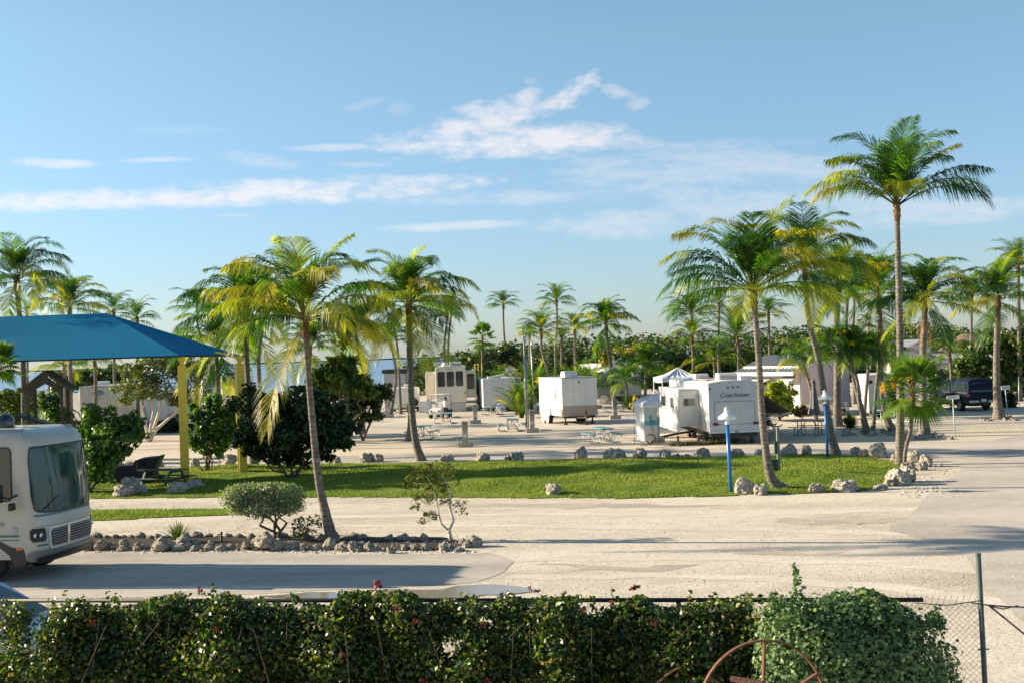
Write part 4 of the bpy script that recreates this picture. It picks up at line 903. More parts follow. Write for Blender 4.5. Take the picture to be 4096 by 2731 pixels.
shrub('wide yellow-leaved hedge before the dark wood', (2560, 1520), [(2520, 1400, 60, 20, 0), (2590, 1410, 50, 34, 0), (2620, 1430, 40, 40, 0)], 2600, .17, [(.50, .36, .03), (.35, .30, .04), (.10, .13, .02)], r0=.05, seed=23, Y=126)
shrub('small orange-yellow bush at the foot of the shower tent palm', (2548, 1635), [(2545, 1600, 14, 24, 0), (2535, 1622, 16, 12, 0)], 500, .12, [(.60, .38, .03), (.45, .33, .03)], r0=.03, seed=24, Y=90)
shrub('green bushes in a row behind the beige trailer and the white box trailer', (1960, 1600), [(1850, 1460, 60, 50, 0), (1930, 1440, 70, 60, 3), (2000, 1420, 70, 60, 5), (1960, 1490, 90, 40, 0), (2050, 1440, 60, 50, 5)], 6000, .22, MANG + [(.13, .17, .025)], r0=.09, seed=25, Y=128)
shrub('dark green trees behind the white tent top', (2680, 1560), [(2650, 1460, 60, 50, 0), (2720, 1450, 60, 60, 0), (2790, 1470, 60, 50, 0), (2880, 1460, 60, 50, 0), (2960, 1470, 60, 50, 0)], 6500, .22, MANG, 'tree', 'low_trees', r0=.09, seed=26, Y=125)
# feathery clumps
def areca(label, foot, L, n, seed, Y=None, **kw):
    b = G(*foot) if Y is None else PY(foot[0], foot[1], Y); r = thing('areca_palm', label, 'palm', (b.x, b.y, 0), 0, 'feathery palm clumps')
    mb = crown(L, n, seed, 2, None, ysh=.25, up=88, low=45, bend0=-.6, ll=L * .24, droop=.5); mb.build('crown', LEAF, r, fix=False)
    ms = MB(); rg = random.Random(seed)
    for k in range(7):
        a = rg.uniform(0, 6.28); ms.tube([(math.cos(a) * .12, math.sin(a) * .12, -.02), (math.cos(a) * .3, math.sin(a) * .3, L * .3)], [.05, .03], 6)
    ms.build('stems', mat('green_stem', (.16, .19, .05), (.12, .15, .04), 5, .6), r, fix=False); return r
areca('feathery palm clump left of the cargo trailer, by the tall poles', (2085, 1642), 3.4, 60, 3, Y=92)
areca('tall feathery palm clump behind the poles', (2130, 1600), 5.5, 34, 4, Y=106)
areca('feathery palm clump directly behind the cargo trailer roof', (2290, 1560), 5.2, 40, 5, Y=106)
areca('feathery palm clump behind the right end of the cargo trailer roof', (2350, 1560), 5.0, 36, 6, Y=112)
areca('feathery clump rising left behind the white box trailer', (2000, 1560), 4.6, 34, 7, Y=118)
areca('feathery clump beside the dark trunk above the small white trailer', (1760, 1600), 4.6, 30, 8, Y=130)
areca('feathery clump left of the white tent top', (2660, 1560), 4.6, 34, 9, Y=112)
areca('feathery clump under the palm at the left canopy end', (120, 1700), 3.8, 26, 10, Y=80)
areca('low spiky clump right of the white box trailer', (2072, 1640), 1.5, 50, 11, Y=98)
# rosettes
def rosette(label, foot, L, n, w, seed, col, Y=None, name='agave'):
    b = G(*foot) if Y is None else PY(foot[0], foot[1], Y); b.z = 0; rg = random.Random(seed); mb = MB()
    for k in range(n):
        a = k * 2.4; el = R(rg.uniform(8, 88)); d = Vector((math.cos(a) * math.cos(el), math.sin(a) * math.cos(el), math.sin(el))); S = d.cross(Z).normalized(); l = L * rg.uniform(.75, 1.05)
        c = rg.uniform(.7, 1.3); o = Vector((0, 0, .05)); m1 = o + d * l * .5; tp = o + d * l + Vector((0, 0, -.06 * l))
        mb.add([o - S * w * .4, o + S * w * .4, m1 + S * w * .5, m1 - S * w * .5, tp], [(0, 1, 2, 3), (3, 2, 4)], 0, tuple(q * c for q in rg.choice(col)))
    o = mb.build(name, LEAF3, None, fix=False); o.location = (b.x, b.y, 0)
    return tag(o, label, 'plant')
rosette('spiky yucca rosette growing among the coral stones of the planting bed', (715, 2170), .62, 90, .05, 3, [(.06, .10, .03), (.09, .13, .04), (.12, .13, .06)], name='yucca')
rosette('round dense dark agave between the thick trunk and the crossed palms', (3400, 1716), 1.05, 170, .09, 4, [(.03, .07, .015), (.05, .10, .02)], name='agave')
rosette('spiky palmetto at the left end of the yellow-leaved bush', (2520, 1630), 1.6, 120, .10, 5, [(.05, .10, .02), (.09, .14, .02)], Y=98, name='palmetto')
# far wood, one mass
def wood():
    rs = np.random.RandomState(5); V = []; Fq = []; C = []; off = 0
    prof = [(1650, 1432), (1850, 1402), (2048, 1362), (2200, 1368), (2300, 1350), (2480, 1346), (2560, 1334), (2640, 1338), (2720, 1330), (2900, 1345), (3072, 1322), (3130, 1312), (3250, 1298), (3330, 1310), (3450, 1316), (3600, 1302), (3700, 1284), (3760, 1296), (3900, 1318), (4096, 1310), (4300, 1300)]
    bl = []
    for i in range(150):
        px = 1640 + (4400 - 1640) * (i + rs.uniform(-.5, .5)) / 150; top = np.interp(px, [p[0] for p in prof], [p[1] for p in prof]) + rs.uniform(-4, 16)
        Yd = rs.uniform(152, 172); t = PY(px, top, Yd); h = max(1.5, t.z); w = rs.uniform(1.8, 3.4)
        for zz in np.arange(h - w * .75, 0, -w * .9): bl.append((t.x + rs.uniform(-1, 1), t.y + rs.uniform(-1, 1), zz, w, w, w * .8))
    V, Fq, C = leaves(bl, 60000, .42, MANG, 6, .6, .6, aspect=1.2, clump=1)
    V[:, 2] = np.maximum(V[:, 2], .0)
    tag(npmesh('wood', V, Fq, C, LEAF3), 'dense green mangrove wood closing the view behind the campsite', 'wood', kind='stuff')
wood()
# ------------------------------------------------------------------ foreground hedge and silvery bush
def hedge():
    rs = np.random.RandomState(9); n = 190000
    X = rs.uniform(-6.0, 3.4, n); topn = np.array([noise.noise((x * 1.1, 3, 0)) * .16 + noise.noise((x * 4, 8, 0)) * .10 for x in X])
    yl = 12.75 - (X + 5.3) * .165      # fence line depth; the hedge grows on the near side
    top = 2.40 + topn; u = rs.uniform(0, 1, n) ** .9
    Zc = 1.30 + (top - 1.30) * u
    # thin out towards the top, leaving ragged shoots and holes
    hole = np.array([noise.noise((X[i] * 2.2, Zc[i] * 2.6, 1.7)) for i in range(n)])
    hole = hole + rs.normal(0, .10, n)
    keep = (hole > -.62 + .22 * (u > .8) + .12 * (u > .92)) & (rs.uniform(0, 1, n) < np.where(u > .86, .6, 1))
    keep &= ~((X < -4.72) & (Zc > 1.85) & (hole < .42)) & ~((X > 2.1) & (X < 2.9) & (hole < .06) & (Zc > 1.4))
    bulge = np.array([noise.noise((X[i] * 1.6, Zc[i] * 1.8, 5)) for i in range(n)])
    Yc = yl - .10 - rs.uniform(0, 1, n) ** 1.2 * (.60 + .5 * bulge) * (1.15 - .6 * u)
    P = np.stack([X, Yc, Zc], 1)[keep]; hh = bulge[keep]; n = len(P)
    # shoots above the rail
    ex = []
    for k in range(80):
        x = rs.uniform(-5.4, 2.3); h = rs.uniform(.05, .24) * (1 if k % 7 else 1.3); y = 12.75 - (x + 5.3) * .165 - rs.uniform(.05, .4); lx = rs.normal(0, .08)
        for j in range(int(h * 90)): t = rs.uniform(0, 1); ex.append((x + lx * t + rs.normal(0, .022), y + rs.normal(0, .02), 2.24 + h * t))
    ex = np.array(ex); P = np.concatenate([P, ex]); n = len(P); hh = np.concatenate([hh, np.zeros(len(ex))])
    nr = rs.normal(0, .65, (n, 3)); nr[:, 1] -= .35; nr[:, 2] += .5; nr /= np.linalg.norm(nr, axis=1)[:, None]
    t = rs.normal(0, 1, (n, 3)); t -= nr * (t * nr).sum(1)[:, None]; t /= np.linalg.norm(t, axis=1)[:, None]; s = np.cross(nr, t); sz = rs.uniform(.022, .048, n)[:, None]
    V = np.zeros((n, 4, 3)); V[:, 0] = P - t * sz * .7; V[:, 1] = P + s * sz * .45 + nr * sz * .12; V[:, 2] = P + t * sz * .7; V[:, 3] = P - s * sz * .45 + nr * sz * .12
    cols = np.array([(.022, .05, .011), (.04, .08, .013), (.09, .14, .018), (.20, .22, .025), (.012, .028, .009), (.20, .14, .035)])
    pr = np.array([.24, .22, .17, .11, .19, .07]); C = cols[rs.choice(6, n, p=pr)] * rs.uniform(.7, 1.35, n)[:, None]
    root = thing('hedge', 'long ragged bougainvillea hedge growing along the chain-link fence in the foreground', 'hedge', (-1.3, 12.0, .4))
    off = np.array([-1.3, 12.0, .4])
    npmesh('foliage', (V - off[None, None]).reshape(-1, 3), np.arange(n * 4).reshape(n, 4), np.repeat(C, 4, 0), LEAF2, root)
    # flowers
    fl = random.Random(3)
    spots = [(1505, 2338, .05), (795, 2358, .03), (2120, 2350, .022), (2150, 2362, .024), (2530, 2350, .03), (2545, 2346, .03), (370, 2486, .03), (870, 2520, .03), (1580, 2432, .03), (1665, 2484, .028), (2445, 2410, .026), (2620, 2492, .028), (1935, 2496, .024), (2330, 2438, .022), (1945, 2728, .04), (1690, 2728, .04), (1368, 2616, .025)]
    for (px, py, r) in spots:
        yy = 12.0; q = PY(px, py, yy); q = PY(px, py, 12.75 - (q.x + 5.3) * .165 - .75 if py > 2400 else 12.75 - (q.x + 5.3) * .165 - .3)
        mb = MB()
        for k in range(16):
            c = q - Vector((-1.3, 12.0, .4)) + Vector((fl.gauss(0, r * .5), fl.gauss(0, r * .5), fl.gauss(0, r * .4)))
            a = Vector((fl.gauss(0, 1), fl.gauss(0, 1), fl.gauss(0, 1))).normalized(); b_ = a.cross(Vector((.3, .5, .8))).normalized(); e = a.cross(b_) * r * .5; b_ = b_ * r * .5
            mb.add([c - b_, c + e, c + b_, c - e], [(0, 1, 2, 3)], 0, (.16 * fl.uniform(.6, 1.2), .022, .035))
        mb.build('flower', LEAF3, root, fix=False)
    mb = MB()
    for k in range(40):
        x = -4.6 + k * .234; y0 = 12.75 - (x + 1.3 + 5.3) * .165 - .16 - 12.0
        mb.tube([(x, y0, 0), (x + fl.gauss(0, .08), y0 + fl.gauss(0, .06), .7), (x + fl.gauss(0, .2), y0 + fl.gauss(0, .12), 1.35), (x + fl.gauss(0, .25), y0 + fl.gauss(0, .1), 1.85)], [.012, .009, .006, .003], 4, 0, False)
    mb.build('stems', mat('hedge_stem', (.06, .045, .03), (.04, .03, .02), 9, .8), root, fix=False)
hedge()
def silver_bush():
    bx = thing('silvery_bush', 'rounded silvery-green bush at the right end of the foreground hedge', 'shrub', (2.71, 10.85, .56))
    B = [(-.05, 0, .7, .62, .5, .75), (.5, .0, .7, .6, .5, .7), (.05, 0, 1.35, .62, .45, .58), (.58, 0, 1.28, .5, .42, .5), (-.42, .05, 1.3, .28, .4, .58), (.9, 0, .75, .28, .38, .6), (.35, .05, 1.48, .5, .38, .42), (-.25, -.1, 1.55, .4, .34, .34)]
    V, Fq, C = leaves(B, 42000, .034, [(.10, .17, .075), (.14, .22, .095), (.19, .27, .12), (.07, .13, .06), (.25, .32, .14)], 31, .72, .45, aspect=1.35, clump=1.2)
    rs = np.random.RandomState(2); ex = []
    for k in range(40):
        x = rs.uniform(-.55, 1.0); h = rs.uniform(.06, .18); z0 = 1.74 - .25 * max(0, x - .5); y = rs.uniform(-.3, .2)
        if k == 0: x, h, z0 = -.30, .5, 1.72
        if k == 1: x, h, z0 = -.50, .28, 1.72
        m = int(h * 160)
        for j in range(m): t = j / m; ex.append((x + rs.normal(0, .03 * (1.2 - t)), y + rs.normal(0, .02), z0 + h * t, .035, .035, .035))
    V2, F2, C2 = leaves(ex, len(ex) * 2, .034, [(.06, .12, .05), (.09, .16, .07)], 32, .3, .3)
    npmesh('foliage', np.concatenate([V, V2]), np.concatenate([Fq, F2 + len(V)]), np.concatenate([C, C2]), LEAF3, bx)
    branchy((0.1, 0, 0), [(-.3, 0, 1.2), (.3, 0, 1.3), (.7, 0, 1.1), (0, 0, 1.4)], .03, 5).build('branches', BARK, bx, fix=False)
silver_bush()
# ------------------------------------------------------------------ generic pieces
def rrect(w, h, r, k=4):
    pts = []
    for cx, cy, a0 in ((w / 2 - r, h / 2 - r, 0), (-w / 2 + r, h / 2 - r, 90), (-w / 2 + r, -h / 2 + r, 180), (w / 2 - r, -h / 2 + r, 270)):
        for i in range(k + 1):
            a = R(a0 + 90 * i / k); pts.append((cx + r * math.cos(a), cy + r * math.sin(a)))
    return pts
def ring_mb(w, h, r, t, d0, d1):
    o = rrect(w, h, r); i = rrect(w - 2 * t, h - 2 * t, max(.01, r - t)); n = len(o); mb = MB()
    vs = [(p[0], d0, p[1]) for p in o] + [(p[0], d1, p[1]) for p in o] + [(p[0], d0, p[1]) for p in i] + [(p[0], d1, p[1]) for p in i]
    fs = []
    for k in range(n):
        j = (k + 1) % n; fs += [(k, j, j + n, k + n), (k + 2 * n, k + 3 * n, j + 3 * n, j + 2 * n), (k, k + 2 * n, j + 2 * n, j), (k + n, j + n, j + 3 * n, k + 3 * n)]
    mb.add(vs, fs); return mb
def window(parent, loc, rz, w, h, frame=None, split=0, r=.06, name='window', bars=None):
    """rz=0: faces -y of the parent; frame proud of the wall, pane inside it"""
    f = ring_mb(w, h, r, .03, -.03, .0)
    for k in range(split): x = -w / 2 + w * (k + 1) / (split + 1); f.box(x - .014, x + .014, -.026, -.002, -h / 2 + .02, h / 2 - .02)
    if bars:
        for k in range(bars): z = -h / 2 + h * (k + 1) / (bars + 1); f.box(-w / 2 + .02, w / 2 - .02, -.024, -.003, z - .012, z + .012)
    o = f.build(name, frame or BLACK, parent); o.location = loc; o.rotation_euler = (0, 0, R(rz))
    mb = MB(); mb.prism(rrect(w - .05, h - .05, max(.01, r - .02)), -.012, .004, 'y'); mb.build('pane', GLASS, o)
    return o
def panel_ring(parent, loc, rz, w, h, r, t, m, name='trim', d=.014):
    o = ring_mb(w, h, r, t, -d, .002).build(name, m, parent); o.location = loc; o.rotation_euler = (0, 0, R(rz)); return o
def plate(parent, loc, rz, w, h, r, m, name, d=.02, bevel=0):
    mb = MB(); mb.prism(rrect(w, h, r), -d, .003, 'y'); o = mb.build(name, m, parent, bevel); o.location = loc; o.rotation_euler = (0, 0, R(rz)); return o
def wheel(parent, loc, r, wd, rz=90, rimm=None, name='wheel', hub=.62):
    """axle along local x by default (rz turns it)"""
    rm = Matrix.Rotation(R(90), 3, 'Y')
    o = MB().lathe([(r * .55, -wd / 2), (r * .93, -wd / 2), (r, -wd * .3), (r, wd * .3), (r * .93, wd / 2), (r * .55, wd / 2)], seg=28, rot=rm)
    t = o.build(name, RUBBER, parent); t.location = loc; t.rotation_euler = (0, 0, R(rz - 90))
    q = MB().lathe([(.001, -wd * .30), (r * .18, -wd * .36), (r * .22, -wd * .30), (r * .48, -wd * .34), (r * .60, -wd * .52), (r * hub, -wd * .46), (r * hub, wd * .4), (.001, wd * .3)], seg=24, rot=rm)
    for k in range(8):
        a = k * math.pi / 4; q.lathe([(r * .05, -wd * .36), (r * .05, -wd * .40), (.001, -wd * .42)], (0, 0, 0), 6, rot=rm) if False else q.obox((-wd * .36, r * .36 * math.cos(a), r * .36 * math.sin(a)), (wd * .08, r * .07, r * .07))
    q.build('rim', rimm or CHROME, t); return t
def shell(parent, W, L, z0, z1, m, name='body', bev=.05, arc=0, x0=0, y0=0, nose=0):
    """box body with bevelled edges and an optional cambered roof"""
    mb = MB(); n = 9
    prof = [(x0, z0)] + [(x0 + W * i / (n - 1), z1 - arc + arc * (1 - (2 * i / (n - 1) - 1) ** 2)) for i in range(n)] + [(x0 + W, z0)]
    mb.prism(prof, y0, y0 + L, 'y'); return mb.build(name, m, parent, bev)
def roof_ac(parent, loc, w=.7, l=.9, h=.26, m=None, louv=False):
    mb = MB(); pf = [(-l / 2, 0), (-l / 2 + .03, h * .75), (-l / 2 + .14, h), (l / 2 - .1, h), (l / 2, h * .6), (l / 2, 0)]
    mb.prism(pf, -w / 2, w / 2, 'x'); o = mb.build('air_conditioner', m or WHITE, parent, .03); o.location = loc
    if louv:
        g = MB()
        for k in range(5): g.box(-w / 2 + .06, w / 2 - .06, -l / 2 - .02, -l / 2 + .01, .04 + k * .035, .055 + k * .035)
        g.build('grille', GREYP, o)
    return o
# ------------------------------------------------------------------ motorhome
def motorhome():
    b = PY(84, 1980, 27.5); ang = -9
    rt = thing('motorhome', 'large cream and tan motorhome driving in from the left with a big curved windshield', 'motorhome', (0, 0, 0), ang)
    off = Matrix.Rotation(R(ang), 3, 'Z') @ Vector((-.35, 0, 0)); rt.location = (b.x - off.x, b.y - off.y, 0)
    W = 2.5
    zs = [.52, .62, .74, .9, 1.1, 1.3, 1.4, 1.5, 1.8, 2.2, 2.6, 2.9, 3.02, 3.14, 3.24, 3.32, 3.38, 3.41]
    def dx(z): return np.interp(z, [.5, .62, .9, 1.15, 1.3, 1.45, 2.2, 2.95, 3.15, 3.28, 3.38, 3.42], [-.04, .08, .14, .10, .16, .10, .03, -.06, -.12, -.26, -.5, -.8])
    def ins(z): return np.interp(z, [.5, 3.1, 3.25, 3.36, 3.42], [0, 0, .04, .14, .30])
    def surf(ph, z, off=0):
        c, s = math.cos(ph), math.sin(ph); e = .62
        y = W / 2 - (W / 2 - ins(z)) * math.copysign(abs(c) ** e, c); x = -.35 + .40 * max(0, s) ** e + dx(z) * max(0, s) ** .5
        p = Vector((x, y, z))
        if off:
            q = surf(ph + .01, z); r_ = surf(ph - .01, z); t = (q - r_); nrm = Vector((t.y, -t.x, 0)).normalized(); p += nrm * off
        return p
    phs = [math.pi * i / 28 for i in range(29)]
    mb = MB(); rows = []
    for z in zs:
        i = ins(z); rows.append([Vector((-9.2, W - i, z)), Vector((-9.2, i, z)), Vector((-5, i, z)), Vector((-1.6, i, z))] + [surf(p, z) for p in phs] + [Vector((-1.6, W - i, z)), Vector((-5, W - i, z))])
    n = len(rows[0]); vs = [p for r_ in rows for p in r_]
    mb.add(vs, [(a * n + k, a * n + (k + 1) % n, (a + 1) * n + (k + 1) % n, (a + 1) * n + k) for a in range(len(zs) - 1) for k in range(n)], 0, None, True)
    mb.f.append(tuple((len(zs) - 1) * n + k for k in range(n))); mb.mi.append(0); mb.sm.append(False)
    # wheel arch: dark cladding below z .78 handled by a separate skirt part
    body = mb.build('body', TAN, rt)
    for p in body.data.polygons: pass
    def patch(name, m, p0, p1, z0, z1, off=.012, nu=14, nz=8, corner=.25, parent=None, zf=None):
        g = MB(); vs = []
        for j in range(nz + 1):
            v = j / nz
            for i in range(nu + 1):
                u = i / nu; ph = R(p0 + (p1 - p0) * u); a = abs(2 * u - 1)
                k = 0 if a < 1 - corner else 1 - math.sqrt(max(0, 1 - ((a - 1 + corner) / corner) ** 2))
                zz0, zz1 = z0 + k * (z1 - z0) * .22, z1 - k * (z1 - z0) * .22
                z = zz0 + (zz1 - zz0) * v
                if zf: z = zf(u, v, z)
                vs.append(surf(ph, z, off))
        g.add(vs, [(j * (nu + 1) + i, j * (nu + 1) + i + 1, (j + 1) * (nu + 1) + i + 1, (j + 1) * (nu + 1) + i) for j in range(nz) for i in range(nu)], 0, None, True)
        return g.build(name, m, parent or rt, fix=True)
    zb = lambda u, v, z: z - .12 * (1 - v) * math.sin(math.pi * u) ** .5
    fr = patch('windshield_frame', BLACK, 16, 164, 1.62, 3.02, .010, 30, 14, .16, zf=zb)
    ws = patch('windshield', mat('windshield_glass', (.006, .03, .03), (.03, .085, .08), 3, .05, spec=.5, stretch=(3, 3, .35), det=6), 18, 162, 1.66, 2.98, .022, 30, 14, .16, zf=zb)  # upright noise streaks paint reflections into the glass colour
    wb = MB(); wb.tube([surf(R(40), 1.6, .06), surf(R(75), 1.86, .05)], .012, 5); wb.tube([surf(R(100), 1.55, .06), surf(R(150), 1.92, .05)], .012, 5)
    wb.build('wiper', BLACK, rt)
    patch('hood_line', mat('teal_stripe', (.05, .13, .14), None, rough=.4), 20, 165, 1.46, 1.50, .012, 30, 1, .01)
    patch('hood_seam', LTRIM, 22, 160, 1.225, 1.24, .010, 30, 1, .01)
    for (a, b_) in ((10, 46), (134, 170)):
        h = patch('headlight', BLACK, a, b_, .90, 1.20, .02, 8, 4, .2)
        for q in (.35, .68):
            c = surf(R(a + (b_ - a) * q), 1.045, .03); g = MB().lathe([(.001, -.02), (.07, -.015), (.08, .01), (.001, .015)], c, 10, rot=Matrix.Rotation(R(90), 3, 'Y')); g.build('lamp', CHROME, h)
    patch('grille_surround', WHITE, 52, 128, .70, 1.20, .016, 16, 4, .12)
    gr = patch('grille', BLACK, 56, 124, .76, 1.15, .034, 16, 4, .12)
    bars = MB()
    for k in range(7): z = .79 + k * .055; bars.tube([surf(R(p), z, .045) for p in range(57, 124, 6)], .007, 4, cap=False)
    bars.build('bars', GREYP, gr)
    em = MB(); pp = [surf(R(86), .74, .05), surf(R(86), 1.18, .05)]; em.beam(pp[0], pp[1], .09, .03); em.build('emblem_bar', CHROME, gr, .01)
    patch('lower_stripe', MATS['teal_stripe'], 24, 50, .80, .835, .012, 10, 1, .01)
    patch('bumper', mat('grey_bumper', (.17, .165, .15), None, rough=.4), 6, 174, .46, .70, .05, 30, 4, .3)
    patch('bumper_opening', BLACK, 30, 150, .42, .56, .075, 24, 3, .3)
    # lower cladding with the wheel arch
    sk = MB(); pf = [(-9.2, .45), (-9.2, .82), (-2.2, .82), (-1.9, .98), (-1.5, 1.03), (-1.0, .98), (-.62, .80), (-.32, .74), (-.25, .42), (-.55, .38), (-.66, .62), (-.9, .80), (-1.35, .84), (-1.7, .7), (-1.85, .42)]
    for y in (-.02, W - .005): sk.prism(pf, y, y + .025, 'y')
    sk.build('side_skirt', mat('dark_cladding', (.045, .035, .03), None, rough=.5), rt)
    ub = MB(); ub.box(-9, -.4, .15, W - .15, .35, .6); ub.build('chassis', DARK, rt)
    for x in (-1.28, -7.0):
        for y, s in ((.18, 90), (W - .18, 270)):
            wheel(rt, (x, y, .49), .49, .28, 90 + (90 if s == 90 else -90) * 1, name='wheel')
    sw = plate(rt, (-1.25, -.002, 2.42), 0, 1.35, 1.18, .12, GLASS, 'side_window', .012); panel_ring(sw, (0, -.004, 0), 0, 1.39, 1.22, .13, .03, BLACK)
    plate(rt, (-4.2, -.002, 2.4), 0, 1.5, .7, .1, GLASS, 'side_window', .012)
    st = MB(); st.box(-9.2, -.42, -.006, .0, 1.02, 1.07); st.box(-9.2, -.42, -.006, 0, .94, .965); st.build('side_stripe', MATS['teal_stripe'], rt)
    text('VACATIONER', .13, mat('grey_letters', (.22, .21, .18), None), rt, (-1.22, -.004, 1.27), (R(90), 0, 0), sx=1.15)
    bd = MB().lathe([(.001, 0), (.075, 0), (.075, .01), (.001, .01)], (0, 0, 0), 14, rot=Matrix.Rotation(R(90), 3, 'X')); bd.prism([(-.05, -.012), (.05, .0), (.02, .03), (-.05, .012)], -.014, -.002, 'y')
    o = bd.build('badge', GREYP, rt); o.location = (-.52, -.004, 1.17)
    am = plate(rt, (-.42, -.006, .76), 0, .14, .05, .02, AMBER, 'marker_lamp', .02)
    # mirror
    mm = MB(); mm.tube([(-.45, 0, 1.95), (-.5, -.22, 1.9), (-.62, -.34, 1.95)], .025, 6); mm.build('mirror_arm', BLACK, rt)
    mk = MB(); mk.obox((-.68, -.38, 2.02), (.14, .26, .40)); mm_ = mk.build('mirror', BLACK, rt, .04)
    mk = MB(); mk.obox((-.46, -.20, 1.72), (.12, .16, .17)); mk.build('mirror', BLACK, rt, .03)
    # roof: satellite dome, awning box, air conditioner
    dm = MB().lathe([(.20, 0), (.21, .03), (.21, .16), (.19, .25), (.14, .32), (.07, .355), (.001, .365)], (0, 0, 0), 20); o = dm.build('satellite_dome', mat('gloss_black', (.012, .012, .012), None, rough=.15, coat=1), rt); o.location = (-1.35, 1.1, 3.38)
    roof_ac(rt, (-3.6, 1.2, 3.40), .8, 1.1, .3)
    ab = MB(); ab.tube([(-8.6, -.08, 3.22), (-1.15, -.08, 3.22)], .09, 10); ab.build('awning_roll', WHITE, rt)
    return rt
motorhome()
# ------------------------------------------------------------------ car behind the fence, bottom left
def small_car():
    rt = thing('parked_car', 'pale blue car half hidden behind the fence and hedge at the lower left corner', 'car', (-6.5, 17.8, -.06), -9)
    prof = [(-.0, .30), (.05, .55), (-.12, .72), (-.55, .84), (-1.25, .98), (-2.05, 1.42), (-3.1, 1.46), (-3.9, 1.30), (-4.3, 1.0), (-4.45, .6), (-4.4, .3)]
    W = 1.75; mb = MB(); n = len(prof); ys = [0, .08, .35, W - .35, W - .08, W]; sc_ = [.96, .99, 1.0, 1.0, .99, .96]
    vs = [((x + 2.2) * s - 2.2, y, .3 + (z - .3) * (s if z > .5 else 1)) for y, s in zip(ys, sc_) for x, z in prof]
    mb.add(vs, [(a * n + i, a * n + (i + 1) % n, (a + 1) * n + (i + 1) % n, (a + 1) * n + i) for a in range(5) for i in range(n)] + [tuple(range(n)), tuple(range(6 * n - 1, 5 * n - 1, -1))], 0, None, False)
    mb.build('body', CARB, rt, .02)
    g = MB(); g.add([(-1.20, .14, 1.00), (-1.20, W - .14, 1.00), (-2.02, W - .26, 1.42), (-2.02, .26, 1.42)], [(0, 1, 2, 3)]); g.add([(-1.22, .14, .96), (-1.22, W - .14, .96), (-2.04, W - .26, 1.38), (-2.04, .26, 1.38)], [(3, 2, 1, 0)])
    g.build('windshield', GLASS, rt)
    s = MB(); s.prism([(-1.55, 1.0), (-2.1, 1.33), (-3.05, 1.38), (-3.6, 1.02)], -.012, .02, 'y'); s.build('side_window', GLASS, rt)
    for x in (-.8, -3.5):
        for y in (.1, W - .1): wheel(rt, (x, y, .31), .31, .2, 180 if y < 1 else 0, STEEL)
    for y in (.2, W - .2): plate(rt, (-.1, y, .66), 90, .3, .14, .05, CHROME, 'headlight', .03)
small_car()
